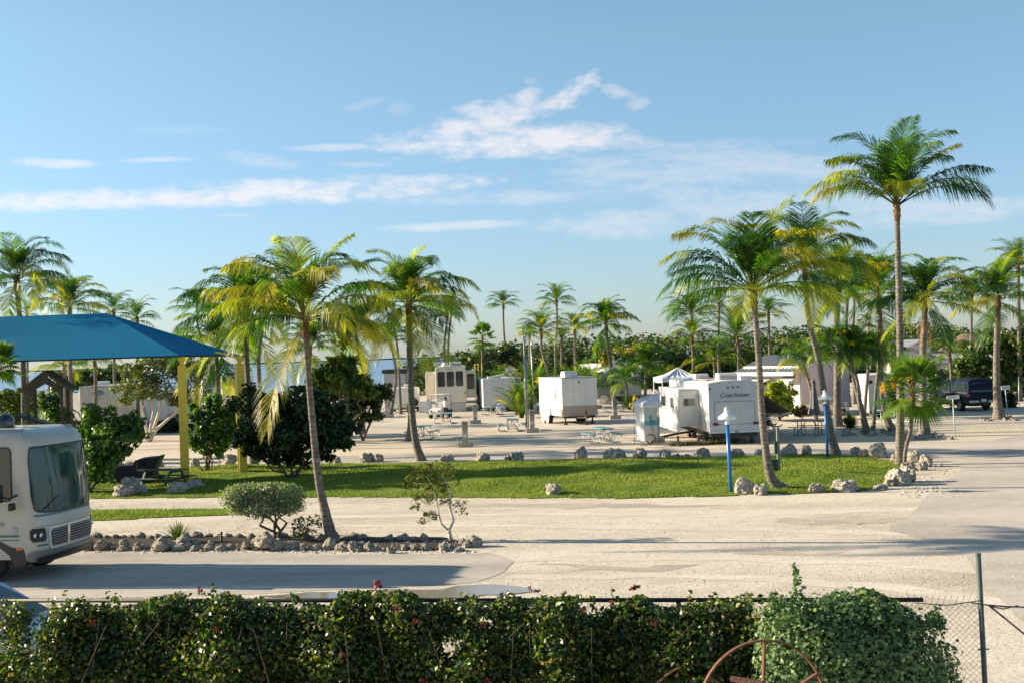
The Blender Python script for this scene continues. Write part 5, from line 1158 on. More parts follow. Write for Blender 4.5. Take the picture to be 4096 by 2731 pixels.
# ------------------------------------------------------------------ trailers
def corner(px, Y): p = PY(px, 1400, Y); return (p.x, p.y, 0)
def jack(parent, x, y, h):
    mb = MB(); mb.tube([(x, y, 0), (x, y, h)], .04, 6); mb.lathe([(.16, 0), (.15, .05), (.06, .22), (.05, h)], (x, y, 0), 8); mb.build('jack', DARK, parent)
def coach_trailer():
    rt = thing('travel_trailer', 'biggest white travel trailer with mottled grey rear wall, script lettering and a slide-out', 'trailer', corner(2826, 60.2), 3)
    W, L, z0, z1 = 2.5, 10.5, .62, 3.12
    shell(rt, W, L, z0, z1, WHITE, 'body', .035, .12)
    fr = MB(); fr.box(.1, W - .1, .1, L - .3, .38, z0 - .005); fr.build('chassis', DARK, rt)
    bp = MB(); bp.box(-.01, W + .01, -.06, .02, .56, .66); bp.build('bumper', OFFW, rt, .01)
    # mottled grey-white rear wall panel, proud of the body
    rw = MB(); n = 9; prof = [(.02, .67)] + [(.02 + (W - .04) * i / (n - 1), z1 - .14 + .12 * (1 - (2 * i / (n - 1) - 1) ** 2)) for i in range(n)] + [(W - .02, .67)]
    rw.prism(prof, -.012, -.002, 'y'); rw.build('rear_wall', mat('mottled_grey_white', (.60, .62, .64), (.42, .44, .47), 2.2, .5, stretch=(1, 1, .5), det=7, contrast=.8), rt)
    panel_ring(rt, (1.28, -.012, 1.53), 0, 2.0, 1.12, .07, .02, LTRIM, 'hatch_trim', .02)
    text('Coachmen', .30, mat('grey_script', (.11, .12, .13), None), rt, (1.28, -.016, 2.30), (R(90), 0, 0), 'lettering', shear=.35, sx=1.12, bold=.006)
    for x in (.08, .98, 1.22, 1.48, 2.42): plate(rt, (x, -.014, 2.77 if x > .5 and x < 2 else 2.72), 0, .12, .07, .025, mat('smoked_red', (.10, .08, .08), None, rough=.3), 'marker_lamp', .03)
    for x in (.32, 2.3): plate(rt, (x, -.014, 1.0), 0, .26, .13, .03, mat('dark_red_lens', (.13, .02, .02), None, rough=.3), 'tail_lamp', .03)
    plate(rt, (1.35, -.07, .60), 0, .18, .12, .02, mat('green_plate', (.12, .3, .22), None), 'number_plate', .01)
    ms = MB(); ms.box(-.012, -.002, .1, 2.2, z0, .86); ms.build('lower_trim', CREAM, rt)
    sw = MB()
    for (a, b_) in (((-.012, .9, 1.65), (-.012, .15, 1.15)), ((-.012, 1.0, 1.45), (-.012, .3, 1.05))): sw.beam(a, b_, .05, .012)
    sw.build('side_swoosh', GREYP, rt)
    # slide-out
    sl = MB(); sl.box(-1.0, .02, 2.3, 8.0, .80, 2.62); so = sl.build('slide_out', WHITE, rt, .02)
    sk = MB(); sk.box(-1.03, -1.005, 2.28, 8.02, .50, 2.70); sk.build('outer_wall', WHITE, so, .006)
    rf = MB(); rf.box(-1.0, .0, 2.27, 8.0, 2.63, 2.68); rf.build('slide_roof', OFFW, so)
    window(so, (-.50, 2.30, 2.02), 0, .62, .42, OFFW, 1, .07)
    window(so, (-1.03, 4.1, 1.95), -90, .85, .52, BLACK, 1, .03); window(so, (-1.03, 6.7, 1.95), -90, 1.0, .52, BLACK, 1, .03)
    wf = MB(); wf.box(-1.05, -1.035, 4.0, 4.04, 1.7, 2.2); wf.build('window_bar', WHITE, so)
    sk2 = MB()
    for k in range(3): sk2.beam((-1.036, 2.4 + k * .25, 1.45 - k * .16), (-1.036, 3.2 + k * .3, 1.5 - k * .16), .03, .006)
    sk2.build('side_swoosh', GREYP, so)
    pr = MB(); pr.box(.35, 1.25, 2.0, 6.5, 3.10, 3.125); pr.build('roof_patch', mat('pink_roof_coating', (.55, .36, .34), (.50, .33, .31), 2, .6), rt)
    roof_ac(rt, (1.35, 1.9, 3.10), .95, .9, .34, None, True); roof_ac(rt, (2.05, .9, 3.05), .6, .6, .26); roof_ac(rt, (.6, 4.6, 3.10), .7, .9, .28)
    v = MB(); v.lathe([(.05, 0), (.05, .12), (.09, .14), (.001, .17)], (2.3, 2.2, 3.04), 10); v.build('roof_vent', WHITE, rt)
    for y in (5.2, 6.1):
        for x in (.25, 2.25): wheel(rt, (x, y, .34), .34, .2, 90 if x < 1 else 270, WHITE)
    jack(rt, .3, .5, .55); jack(rt, 2.2, .5, .55)
    # awning on the right side, dark fabric
    aw = MB(); A = [(W + .02, .2, 2.55), (W + .02, 7.5, 2.55), (W + 1.9, 7.2, 1.02), (W + 1.62, .3, 1.42)]; aw.add(A, [(0, 1, 2, 3)]); aw.add([(x, y, z - .015) for x, y, z in A], [(3, 2, 1, 0)])
    aw.build('awning', AWN, rt); am = MB()
    am.tube([A[2], A[3]], .05, 8); am.beam((W + .02, .25, 1.02), A[3], .035, .035); am.beam((W + .02, .25, 1.3), (W + 1.0, .25, 1.14), .03, .03); am.tube([A[3], (W + 2.6, .2, 0)], .008, 4)
    am.build('awning_arm', OFFW, rt)
    bx = MB(); bx.box(W + .005, W + .03, .3, 1.1, .75, 2.4); bx.build('side_door', GREYP, rt)
    return rt
coach_trailer()
def cargo_trailer():
    rt = thing('cargo_trailer', 'white box cargo trailer with rounded corners, dirty metal nose guard and roof air conditioner', 'trailer', corner(2241, 81), 17)
    W, L, z0, z1 = 2.5, 4.8, .55, 3.08
    shell(rt, W, L, z0, z1, WHITE, 'body', .09, .03)
    cap = MB(); cap.box(-.015, W + .015, -.015, L, z1 - .06, z1 + .02); cap.build('roof_cap', GREYP, rt, .02)
    gd = MB(); gd.box(.03, W - .03, -.022, -.003, z0 + .02, 1.22); gd.box(-.02, -.003, .03, .5, z0 + .02, 1.0); gd.build('nose_guard', mat('scuffed_aluminium', (.42, .37, .32), (.28, .24, .20), 3.5, .4, metal=.3, det=7), rt)
    for q in ((-.007, -.001, 2.05, 2.06, z0 + .05, z1 - .1), (-.007, -.001, 3.25, 3.26, z0 + .6, z1 - .1), (.83, .838, -.006, -.001, 1.24, z1 - .1), (1.66, 1.668, -.006, -.001, 1.24, z1 - .1)): sm = MB(); sm.box(*q); sm.build('wall_seam', LTRIM, rt)
    roof_ac(rt, (.85, .8, z1 + .02), .95, .8, .40); roof_ac(rt, (1.3, 1.5, z1 + .02), .5, .6, .25)
    lg = MB(); lg.prism([(-.09, .06), (.09, .06), (.03, .02), (.02, -.08), (-.02, -.08), (-.03, .02)], -.012, .002, 'y'); o = lg.build('badge', BLACK, rt); o.location = (1.22, -.003, z1 - .28); plate(rt, (1.22, -.002, z1 - .36), 0, .2, .05, .01, GREYP, 'badge_plate', .01)
    dr = panel_ring(rt, (-.003, 1.25, 1.72), -90, .62, 1.85, .05, .02, GREYP, 'door', .012); plate(dr, (0, -.002, .25), 0, .12, .60, .03, GLASS, 'door_window', .012)
    for y in (2.7, 3.55):
        f = MB(); pts = [(y - .46, z0), (y - .44, .85), (y - .3, 1.06), (y, 1.14), (y + .3, 1.06), (y + .44, .85), (y + .46, z0)]
        f.prism(pts, -.14, .0, 'x'); f.build('fender', WHITE, rt, .01); c = MB().lathe([(.001, -.02), (.30, -.02), (.34, 0), (.34, .04), (.001, .04)], (-.16, y, .36), 20, rot=Matrix.Rotation(R(90), 3, 'Y')); w_ = wheel(rt, (.05, y, .36), .36, .22, 90, WHITE); c.build('wheel_cover', WHITE, w_).matrix_parent_inverse = Matrix.Translation((-.05, -y, -.36))
        wheel(rt, (W - .1, y, .36), .36, .22, 270, WHITE)
    tg = MB(); tg.beam((.6, 0, .48), (1.25, -1.1, .48), .1, .1); tg.beam((1.9, 0, .48), (1.25, -1.1, .48), .1, .1); tg.box(1.17, 1.33, -1.35, -.9, .42, .56); tg.build('hitch', DARK, rt)
    jk = MB(); jk.tube([(1.25, -1.0, .02), (1.25, -1.0, .85)], .045, 8); jk.lathe([(.14, .02), (.12, .08), (.03, .14)], (1.25, -1.0, 0), 8); jk.build('jack', DARK, rt)
    tr = MB(); tr.prism([(-.12, 0), (.12, 0), (0, .36)], -.02, 0, 'y'); o = tr.build('warning_triangle', RUST, rt); o.location = (1.25, -1.08, .72)
    jack(rt, .25, .15, .55); jack(rt, 2.2, .3, .55); ub = MB(); ub.box(.15, W - .15, .1, L - .1, .42, z0 - .005); ub.build('chassis', DARK, rt)
cargo_trailer()
def fifth_wheel():
    rt = thing('travel_trailer', 'cream fifth-wheel trailer with three tall dark rear windows and white lattice skirting', 'trailer', corner(1737, 106), 2)
    W, L, z0, z1 = 2.62, 10, .78, 3.95
    shell(rt, W, L, z0, z1, CREAM, 'body', .07, .10)
    for x in (.52, 1.30, 2.08): window(rt, (x, -.002, 2.82), 0, .62, 1.28, BLACK, 0, .12)
    for x in (.95, 1.15, 1.35, .15, 2.47): plate(rt, (x + .1, -.002, 3.68), 0, .13, .05, .02, DARK, 'marker_lamp', .02)
    lt = MB()
    def lattice(x0, x1, y, z0_, z1_, mb, step=.13):
        h = z1_ - z0_; k = x0 - h
        while k < x1:
            for s in (1, -1):
                a, b_ = (k, z0_), (k + h, z1_)
                if s < 0: a, b_ = (k + h, z0_), (k, z1_)
                # clip in x
                def cl(p, q):
                    if p[0] < x0: t = (x0 - p[0]) / (q[0] - p[0]); p = (x0, p[1] + (q[1] - p[1]) * t)
                    if p[0] > x1: t = (x1 - p[0]) / (q[0] - p[0]); p = (x1, p[1] + (q[1] - p[1]) * t)
                    return p
                if max(a[0], b_[0]) <= x0 or min(a[0], b_[0]) >= x1: continue
                a2, b2 = cl(a, b_), cl(b_, a)
                if abs(a2[0] - b2[0]) > .02: mb.beam((a2[0], y + (.012 if s > 0 else 0), a2[1]), (b2[0], y + (.012 if s > 0 else 0), b2[1]), .008, .04)
            k += step
        return mb
    globals()['lattice'] = lattice
    lattice(1.0, 2.6, -.02, .03, .76, lt); lt.build('lattice_skirting', WHITE, rt)
    dk = MB(); dk.box(.05, W - .05, .25, L - .3, .1, z0 - .01); dk.build('chassis', DARK, rt)
    sl = MB(); sl.box(W - .02, W + .85, .8, 5.2, 1.15, 3.45); so = sl.build('slide_out', CREAM, rt, .03); window(so, (W + .42, .80, 2.55), 0, .62, 1.32, BLACK, 0, .12)
    l2 = MB(); lattice(W + .05, W + 1.0, .75, .03, .55, l2); l2.build('lattice_skirting', GREYP, rt)
    sl = MB(); sl.box(-.9, .02, 1.6, 6.2, 1.1, 3.4); sl.build('slide_out', CREAM, rt, .03)
    roof_ac(rt, (.25, 2.2, z1), .8, .8, .36, GREYP); roof_ac(rt, (1.75, .9, z1 - .05), 1.0, .8, .36, None, True); v = MB(); v.lathe([(.3, 0), (.32, .1), (.2, .3), (.001, .36)], (.85, 1.0, z1 - .04), 14); v.build('roof_dome', WHITE, rt)
    plate(rt, (2.5, -.002, 1.6), 0, .07, .2, .02, BLACK, 'latch', .03)
    st = MB(); st.box(-.012, -.001, .1, 6, 1.7, 1.78); st.build('side_stripe', TAN, rt)
fifth_wheel()
def box_trailer(label, px, Y, rot, W, L, z0, z1, m, ac=None, wins=(), trim=None, name='travel_trailer', bev=.06, arc=.05, wheels=True, cat='trailer'):
    rt = thing(name, label, cat, corner(px, Y), rot)
    shell(rt, W, L, z0, z1, m, 'body', bev, arc); dk = MB(); dk.box(.1, W - .1, .1, L - .1, .2, z0 - .005); dk.build('chassis', DARK, rt)
    for (x, z, w, h, side) in wins: window(rt, (x, -.002, z) if side == 0 else (-.002, x, z), 0 if side == 0 else -90, w, h, BLACK, 0, .05)
    for a in (ac or []): roof_ac(rt, (a[0], a[1], z1 - .03), .75, .85, .3, a[2] if len(a) > 2 else None)
    if wheels:
        for x in (.15, W - .15):
            for y in (L * .5, L * .5 + .8): wheel(rt, (x, y, .33), .33, .2, 90 if x < 1 else 270, STEEL)
    sm = MB()
    for k in range(1, 4): sm.box(W * k / 4 - .006, W * k / 4 + .006, -.006, -.001, z0 + .06, z1 - .12)
    sm.box(.05, W - .05, -.007, -.0015, z0 + .28, z0 + .30); sm.build('wall_seam', LTRIM, rt)
    sm = MB(); sm.box(-.007, -.001, .1, L - .2, z0 + .28, z0 + .30); sm.build('side_seam', LTRIM, rt)
    if trim: panel_ring(rt, (W / 2, -.003, (z0 + z1) / 2), 0, W * .86, (z1 - z0) * .86, .08, .03, trim)
    return rt
t = box_trailer('tall white box trailer right of the lattice-skirted one, dish on its roof', 1926, 104, 6, 3.3, 7, .32, 2.78, OFFW, None, (), None, 'cargo_trailer', .04, .02)
d = MB().lathe([(.001, -.06), (.3, 0), (.45, .10)], (0, 0, 0), 16, rot=Matrix.Rotation(R(-55), 3, 'X')); o = d.build('satellite_dish', OFFW, t); o.location = (2.6, 1.6, 3.3); d = MB(); d.tube([(2.6, 1.6, 2.75), (2.6, 1.6, 3.3)], .03, 6); d.build('dish_mast', STEEL, t)
hp = MB(); hp.box(.5, 1.6, .6, 1.2, 2.76, 2.95); hp.prism([(.9, 2.95), (1.9, 2.95), (1.9, 3.1)], .5, 1.3, 'y'); hp.build('roof_hatch', OFFW, t, .02)
t = box_trailer('small low white trailer with a round spare cover, left of the palm trunks', 1560, 109, 3, 2.4, 3.2, .40, 2.15, WHITE, [(1.5, 1.0)], (), None, 'cargo_trailer', .12, .06)
sp = MB().lathe([(.001, -.1), (.30, -.1), (.34, -.04), (.34, .1), (.001, .1)], (2.02, -.1, .85), 20, rot=Matrix.Rotation(R(90), 3, 'X')); sp.build('spare_wheel', BLACK, t); tg = MB(); tg.beam((1.2, 0, .45), (1.4, -1.3, .45), .08, .08); tg.tube([(1.4, -1.2, 0), (1.4, -1.2, .8)], .04, 6); tg.build('hitch', DARK, t)
t = box_trailer('dark-topped grey trailer with faint lettering behind the small low one', 1528, 126, 2, 2.3, 8, .8, 3.25, GREYP, None, (), WHITE); rf = MB(); rf.box(-.1, 2.5, -.1, 8, 3.26, 3.62); rf.build('dark_roof', DARK, t, .03)
text('SPORTSCOACH', .26, mat('grey_letters', (.22, .21, .18), None), t, (1.15, -.03, 2.05), (R(90), 0, 0))
rt = box_trailer('grey-white trailer behind the bowed palm, narrow sunlit slide-out at its left', 2450, 111, 4, 2.5, 9, .7, 3.15, GREYP, [(.5, 2.0), (1.6, 3.0), (2.2, 1.0)], ())
sl = MB(); sl.box(-1.25, .01, .9, 4.5, .75, 2.85); so = sl.build('slide_out', GREYP, rt, .02); sk = MB(); sk.box(-1.55, -1.26, .88, 4.5, .45, 2.90); sk.build('outer_wall', WHITE, so); window(so, (-1.42, .88, 2.45), 0, .16, .50, BLACK, 0, .02); window(so, (-1.42, .88, 1.55), 0, .16, .6, BLACK, 0, .02)  # outer wall coloured white for its sunlit side, the rest stays grey
for x in (1.0, 1.5, 2.0): plate(rt, (x, -.002, 2.95), 0, .16, .06, .02, BLACK, 'marker_lamp', .02)
ld = MB(); ld.tube([(.45, -.08, 1.0), (.45, -.08, 2.7)], .02, 5); ld.build('antenna_mast', WHITE, rt)
lt = MB(); lattice(-1.3, 1.0, .6, .03, .65, lt); lt.build('lattice_skirting', WHITE, rt)
box_trailer('long white trailer roof showing behind the grey-white trailer', 2404, 125, 12, 3.4, 9, .7, 3.5, WHITE, [(.7, 1), (1.6, 2), (2.8, 1, mat('blue_grey_cover', (.10, .17, .25), None)), (2.2, 3)], ())
rt = box_trailer('cream-white trailer with a blue oval emblem behind the play tower', 312, 86, 4, 2.55, 9, .6, 3.55, mat('grey_cream_panel', (.46, .44, .40), (.41, .39, .36), 1.5, .4), [(1.1, 2.2)], ())
em = MB().lathe([(.001, -.01), (.34, -.01), (.34, .004), (.001, .004)], (0, 0, 0), 28, rot=Matrix.Rotation(R(90), 3, 'X')); o = em.build('oval_emblem', mat('blue_grey_emblem', (.10, .17, .20), (.20, .27, .28), 5, .4), rt); o.location = (1.30, -.004, 3.02); o.scale = (1.15, 1, .52); panel_ring(rt, (1.30, -.004, 3.02), 0, .86, .40, .19, .025, GREYP, 'emblem_ring')
for x in (.9, 1.15, 1.4, 1.65, .15, 2.4): plate(rt, (x, -.002, 3.42), 0, .1, .05, .015, DARK, 'marker_lamp', .02)
text('Voyage', .16, mat('faint_letters', (.33, .32, .30), None), rt, (1.35, -.004, 2.62), (R(90), 0, 0), shear=.3)
sl = MB(); sl.box(-1.1, .02, 1.2, 5.5, 1.1, 3.0); sl.box(-2.45, -1.0, 2.2, 6.0, 1.0, 2.9); sl.build('slide_out', WHITE, rt, .03); lw = MB(); lw.box(-.02, -.003, .1, 1.1, .8, 3.3); lw.build('lit_side_panel', WHITE, rt)  # white side panel paints the sunlit left wall; body stays grey
rt = box_trailer('white trailer with a blue slanted stripe behind the olive-green tree', 556, 88, -4, 2.75, 8, .42, 2.9, OFFW, None, (), None, bev=.12)
s_ = MB(); s_.beam((.10, -.012, 2.6), (.55, -.012, .6), .12, .01); s_.box(.02, 2.7, -.014, -.002, .45, .75); s_.build('blue_stripe', mat('blue_stripe', (.08, .13, .32), None), rt)
rt = box_trailer('tall cream trailer with a ladder beside the rear yellow post', 884, 104, 14, 2.6, 8, .7, 3.75, CREAM, [(.8, 1.5, DARK)], ((1.4, 2.6, .16, .6, 1),))
ld = MB()
for x in (1.05, 1.45): ld.tube([(x, -.1, 1.2), (x, -.1, 3.7)], .02, 5)
for k in range(9): ld.tube([(1.05, -.1, 1.3 + k * .28), (1.45, -.1, 1.3 + k * .28)], .015, 5)
ld.build('ladder', DARK, rt)
box_trailer('dark-windowed white trailer cut by the left picture edge', -60, 95, 3, 2.3, 7, .7, 3.2, WHITE, None, ((1.75, 2.5, .6, .9, 0),))
t = box_trailer('white cargo trailer seen between thin palm trunks beside the pink house', 3466, 77.5, -7, 2.75, 4.4, .34, 2.72, OFFW, None, (), None, 'cargo_trailer', .04, .02)
v = MB().lathe([(.001, -.02), (.13, -.02), (.13, .004), (.001, .004)], (.16, -.003, 2.25), 16, rot=Matrix.Rotation(R(90), 3, 'X')); v.build('round_vent', BLACK, t)
for x in (.1, 2.4): plate(t, (x, -.005, .42), 0, .09, .09, .03, BLACK, 'latch', .03)
# ------------------------------------------------------------------ shower tent beside the big trailer
def shower_tent():
    rt = thing('shower_tent', 'white pole tent printed with a beach and palm, left of the big trailer', 'tent', corner(2568, 61.5), 20); rt.scale = (.78, .85, .95)
    PRN = mat('print_sky', (.45, .52, .50), (.40, .47, .46), 3, .7); SEA_ = mat('print_sea', (.08, .38, .52), None, rough=.7); SD = mat('print_sand', (.66, .62, .54), (.60, .57, .50), 3, .7)
    p = MB(); p.box(0, .9, 0, .02, 1.28, 1.95); p.build('print_panel', PRN, rt); p = MB(); p.box(0, .9, 0, .02, 1.02, 1.277); p.build('sea_band', SEA_, rt); p = MB(); p.box(0, .9, 0, .02, .22, 1.017); p.build('sand_band', SD, rt)
    w = MB(); w.box(-.02, 0, .0, 1.2, .2, 1.95); w.box(.9, .93, .02, 1.2, .2, 1.95); w.box(0, .9, 1.18, 1.2, .2, 1.95); w.build('tent_wall', TARP, rt)
    pm = MB(); pm.tube([(.50, -.02, .75), (.42, -.02, 1.1), (.44, -.02, 1.45)], .014, 5); pm.tube([(.58, -.02, .6), (.62, -.02, .95), (.60, -.02, 1.2)], .012, 5)
    for c, n in (((.44, 1.45), 10), ((.60, 1.2), 9)):
        for k in range(n):
            a = k * 2 * math.pi / n; e = (c[0] + .17 * math.cos(a), c[1] + .17 * math.sin(a) - .08); m_ = (c[0] + .10 * math.cos(a), c[1] + .11 * math.sin(a) + .02)
            pm.add([(c[0], -.012, c[1]), (m_[0], -.012, m_[1] + .02), (e[0], -.012, e[1]), (m_[0], -.012, m_[1] - .02)], [(0, 1, 2, 3)])
    pm.build('palm_print', mat('print_green', (.12, .15, .08), None, rough=.8), rt, fix=False)
    r_ = MB(); n = 8; A = [(-.12, -.1, 1.95), (-.16, -.14, 2.06), (-.08, -.05, 2.20), (.35, .3, 2.36), (1.3, .7, 2.62)]; B = [(1.15, -.1, 1.93), (1.2, -.14, 2.04), (1.2, -.05, 2.2), (1.3, .3, 2.45), (1.6, .7, 2.66)]
    C_ = [(-.12, 1.3, 1.95), (-.16, 1.34, 2.06), (-.08, 1.3, 2.2), (.35, 1.3, 2.4), (1.3, 1.3, 2.62)]
    vs = A + B + C_; r_.add(vs, [(i, i + 1, i + 6, i + 5) for i in range(4)] + [(i, i + 10, i + 11, i + 1) for i in range(4)] + [(4, 14, 9), (3, 13, 14, 4)]); r_.build('tent_roof', TARP, rt, fix=True)
    pl = MB()
    for x, y in ((-.1, -.08), (.95, -.08), (-.1, 1.25), (.95, 1.25)): pl.tube([(x, y, 0), (x, y, 1.97)], .02, 6)
    pl.tube([(-.5, -.3, 0), (-.16, -.12, 2.0)], .012, 5); pl.tube([(-.5, -.3, .02), (.3, -.2, .02)], .015, 5); pl.build('tent_pole', STEEL, rt)
shower_tent()
def canopy_tent():
    rt = thing('canopy_tent', 'white peaked tent canopy rising behind the big trailer roof', 'tent', corner(2645, 78), 6)
    a = MB(); W = 2.5; ap = (W / 2 + .1, 1.3, 3.55); ze = 2.95
    n = 10; rim = []
    for s in range(4):
        c = [(0, 0), (W, 0), (W, W), (0, W)]; p, q = c[s], c[(s + 1) % 4]
        for k in range(n): t = k / n; rim.append((p[0] + (q[0] - p[0]) * t, p[1] + (q[1] - p[1]) * t, ze - .06 * math.sin(math.pi * t) + .02 * math.sin(t * 25)))
    m = len(rim); mid = [tuple(ap[i] * .45 + r_[i] * .55 - (.10 + .05 * (k % 2) if i == 2 else 0) for i in range(3)) for k, r_ in enumerate(rim)]
    low = [(x, y, z - .28) for x, y, z in rim]
    a.add([ap] + mid + rim + low, [(0, 1 + k, 1 + (k + 1) % m) for k in range(m)] + [(1 + k, 1 + m + k, 1 + m + (k + 1) % m, 1 + (k + 1) % m) for k in range(m)] + [(1 + m + k, 1 + 2 * m + k, 1 + 2 * m + (k + 1) % m, 1 + m + (k + 1) % m) for k in range(m)], 0, None, False)
    a.build('tent_roof', TARP, rt)
    p = MB()
    for x, y in ((0, 0), (W, 0), (W, W), (0, W)): p.tube([(x, y, 0), (x, y, ze)], .03, 6)
    p.build('tent_pole', WHITE, rt)
canopy_tent()
# ------------------------------------------------------------------ under and around the big trailer
o = MB(); o.tube([G(2640, 1765) + Vector((0, 0, .22)), G(2700, 1760) + Vector((0, 0, .33)), G(2790, 1752) + Vector((0, 0, .42)), G(2825, 1750) + Vector((0, 0, .5))], .06, 8)
tag(o.build('sewer_hose', BLACK), 'thick black hose sagging in front of the big trailer slide-out', 'hose')
for i, (px, py, h, lab) in enumerate([(2713, 1778, .46, 'short weathered wooden post before the slide-out'), (2795, 1772, .42, 'thin wooden post left of the hanging cables')]):
    o = MB(); o.box(-.05, .05, -.05, .05, 0, h); o = o.build('wooden_post', mat('light_brown_wood', (.26, .19, .11), (.2, .14, .08), 9, .9), None, .005); o.location = G(px, py); tag(o, lab, 'post')  # plain light brown wood
o = MB(); b = PY(2788, 1560, 60.6)
for k in range(5): o.tube([b + Vector((.02 * k, 0, -.6 - k * .1)), b + Vector((.05 + .03 * k, -.1, -1.3)), b + Vector((-.05 + .05 * k, -.2, -1.9)), Vector((b.x - .15 + .1 * k, b.y - .5, .02))], .014, 5)
tag(o.build('cable_bundle', mat('grey_cable', (.22, .21, .17), None)), 'bundle of grey cables hanging between slide-out and trailer corner', 'cable')
V, Fq, C = leaves([(0, 0, .05, 1.6, .25, .14), (1.6, .1, .08, .8, .2, .2), (-.9, 0, .04, .5, .2, .1)], 900, .09, [(.10, .11, .03), (.20, .17, .06), (.06, .08, .02), (.30, .24, .08)], 4, .1, .3, aspect=3)
V[:, 2] = np.maximum(V[:, 2], .005); o = npmesh('dry_weeds', V, Fq, C, LEAF3); o.location = G(2790, 1778); tag(o, 'dry weeds and clippings lying under the rear of the big trailer', 'weeds', kind='stuff')
for i, (px, py, lab) in enumerate([(3085, 1728, 'dark folding chair nearest the trailer under the grey awning'), (3108, 1735, 'dark folding chair farther from the trailer, seat sloping right')]):
    rt = thing('folding_chair', lab, 'chair', G(px, py), 30 - 50 * i, 'folding chairs under the awning')
    m = MB(); m.beam((-.28, -.2, 0), (.3, -.2, .55), .03, .03); m.beam((-.28, .25, 0), (.3, .25, .55), .03, .03); m.beam((.28, -.2, 0), (-.25, -.2, .5), .03, .03); m.beam((.28, .25, 0), (-.25, .25, .5), .03, .03); m.build('frame', STEEL, rt)
    m = MB(); m.obox((0, .02, .42), (.48, .46, .03), Matrix.Rotation(R(-8), 3, 'Y')); m.build('seat', DARK, rt); m = MB(); m.obox((-.34, .02, .72), (.03, .46, .62), Matrix.Rotation(R(-18), 3, 'Y')); m.build('backrest', DARK, rt)
rt = thing('side_table', 'small light camping table under the grey awning', 'table', G(3075, 1722), 10)
m = MB(); m.box(-.4, .4, -.25, .25, .60, .63); m.build('tabletop', OFFW, rt); m = MB(); [m.tube([(x, y, 0), (x * .9, y * .9, .6)], .015, 5) for x in (-.36, .36) for y in (-.2, .2)]; m.build('leg', STEEL, rt)
# ------------------------------------------------------------------ houses
def house_a():
    rt = thing('mobile_home', 'white and pink mobile home with a ribbed metal roof right of the big trailer', 'house', corner(3193, 81.5), 33)
    LW, PW = 5.2, 4.7   # lit wall runs along +y, pink wall along +x
    w = MB(); w.box(0, PW, 0, LW, .75, 3.35); w.build('wall', WSTUC, rt)
    p = MB(); p.prism([(.0, .8), (0, 2.9), (2.4, 3.75), (PW, 3.45), (PW, .8)], -.03, -.003, 'y'); p.build('pink_wall', mat('pink_wall_paint', (.54, .43, .44), (.49, .40, .41), 1.2, .8), rt)
    c = MB(); c.box(-.04, .06, -.045, -.033, .8, 2.95); c.tube([(.05, -.08, .8), (.05, -.08, 2.9)], .04, 6); c.build('corner_trim', WHITE, rt)
    sm = MB(); sm.box(.0, PW, -.04, -.032, 1.52, 1.56); sm.box(1.9, 1.94, -.04, -.032, .8, 3.4); sm.build('wall_seam', mat('pale_pink_trim', (.5, .43, .43), None), rt)
    rf = MB(); eL, rL = 2.95, 4.05
    rf.add([(-.7, -.15, eL), (-.7, LW + .3, eL), (2.4, LW + .3, rL), (2.4, -.15, rL), (-.7, -.15, eL - .08), (-.7, LW + .3, eL - .08), (2.4, LW + .3, rL - .08), (2.4, -.15, rL - .08)], [(0, 1, 2, 3), (7, 6, 5, 4), (0, 4, 5, 1), (3, 2, 6, 7), (0, 3, 7, 4), (1, 5, 6, 2)])
    rf.add([(2.42, -.15, rL), (2.42, LW + .3, rL), (PW + .3, LW + .3, 3.5), (PW + .3, -.15, 3.5), (2.42, -.15, rL - .08), (2.42, LW + .3, rL - .08), (PW + .3, LW + .3, 3.42), (PW + .3, -.15, 3.42)], [(0, 1, 2, 3), (7, 6, 5, 4), (0, 4, 5, 1), (3, 2, 6, 7), (0, 3, 7, 4), (1, 5, 6, 2)])
    k = -.1
    while k < LW + .3: rf.beam((-.7, k, eL + .03), (2.4, k, rL + .03), .05, .05); k += .38
    rf.build('roof', METROOF, rt)
    g = MB(); g.add([(0, -.004, 2.9), (PW, -.004, 3.35), (PW, -.004, 3.6), (2.4, -.004, rL - .1), (0, -.004, 3.25)], [(0, 1, 2, 3, 4)]); g.build('gable', WSTUC, rt)
    fa = MB(); fa.box(-.76, -.71, -.2, LW + .35, eL - .22, eL + .02); fa.build('fascia', WHITE, rt)
    window(rt, (-.004, .75, 1.95), -90, .55, .55, WHITE, 1, .01, bars=1); window(rt, (-.004, 4.7, 2.5), -90, .35, .30, WHITE, 1, .01)
    lt = MB(); lattice(0.05, PW - .05, -.02, .03, .74, lt, .16); lt.build('lattice_skirting', WHITE, rt)
    l2 = MB(); l2.box(-.02, 0, .0, LW, .03, .76); l2.build('skirting', WSTUC, rt)
    pr = MB(); pr.box(-1.5, -.01, 2.6, 4.6, .2, 2.1); pr.build('porch_box', PINK, rt); p2 = MB(); p2.add([(-1.7, 2.4, 2.12), (-1.7, 4.8, 2.12), (-.0, 4.8, 2.55), (0, 2.4, 2.55), (-1.7, 2.4, 2.06), (-1.7, 4.8, 2.06), (0, 4.8, 2.49), (0, 2.4, 2.49)], [(0, 1, 2, 3), (7, 6, 5, 4), (0, 4, 5, 1), (3, 2, 6, 7), (0, 3, 7, 4), (1, 5, 6, 2)]); p2.build('porch_roof', OFFW, rt)
    aw = MB(); aw.add([(-.6, .1, 2.42), (-.6, 1.4, 2.42), (0, 1.4, 2.7), (0, .1, 2.7), (-.6, .1, 2.38), (-.6, 1.4, 2.38), (0, 1.4, 2.66), (0, .1, 2.66)], [(0, 1, 2, 3), (7, 6, 5, 4), (0, 4, 5, 1), (3, 2, 6, 7), (0, 3, 7, 4), (1, 5, 6, 2)]); aw.build('window_awning', GREYP, rt)
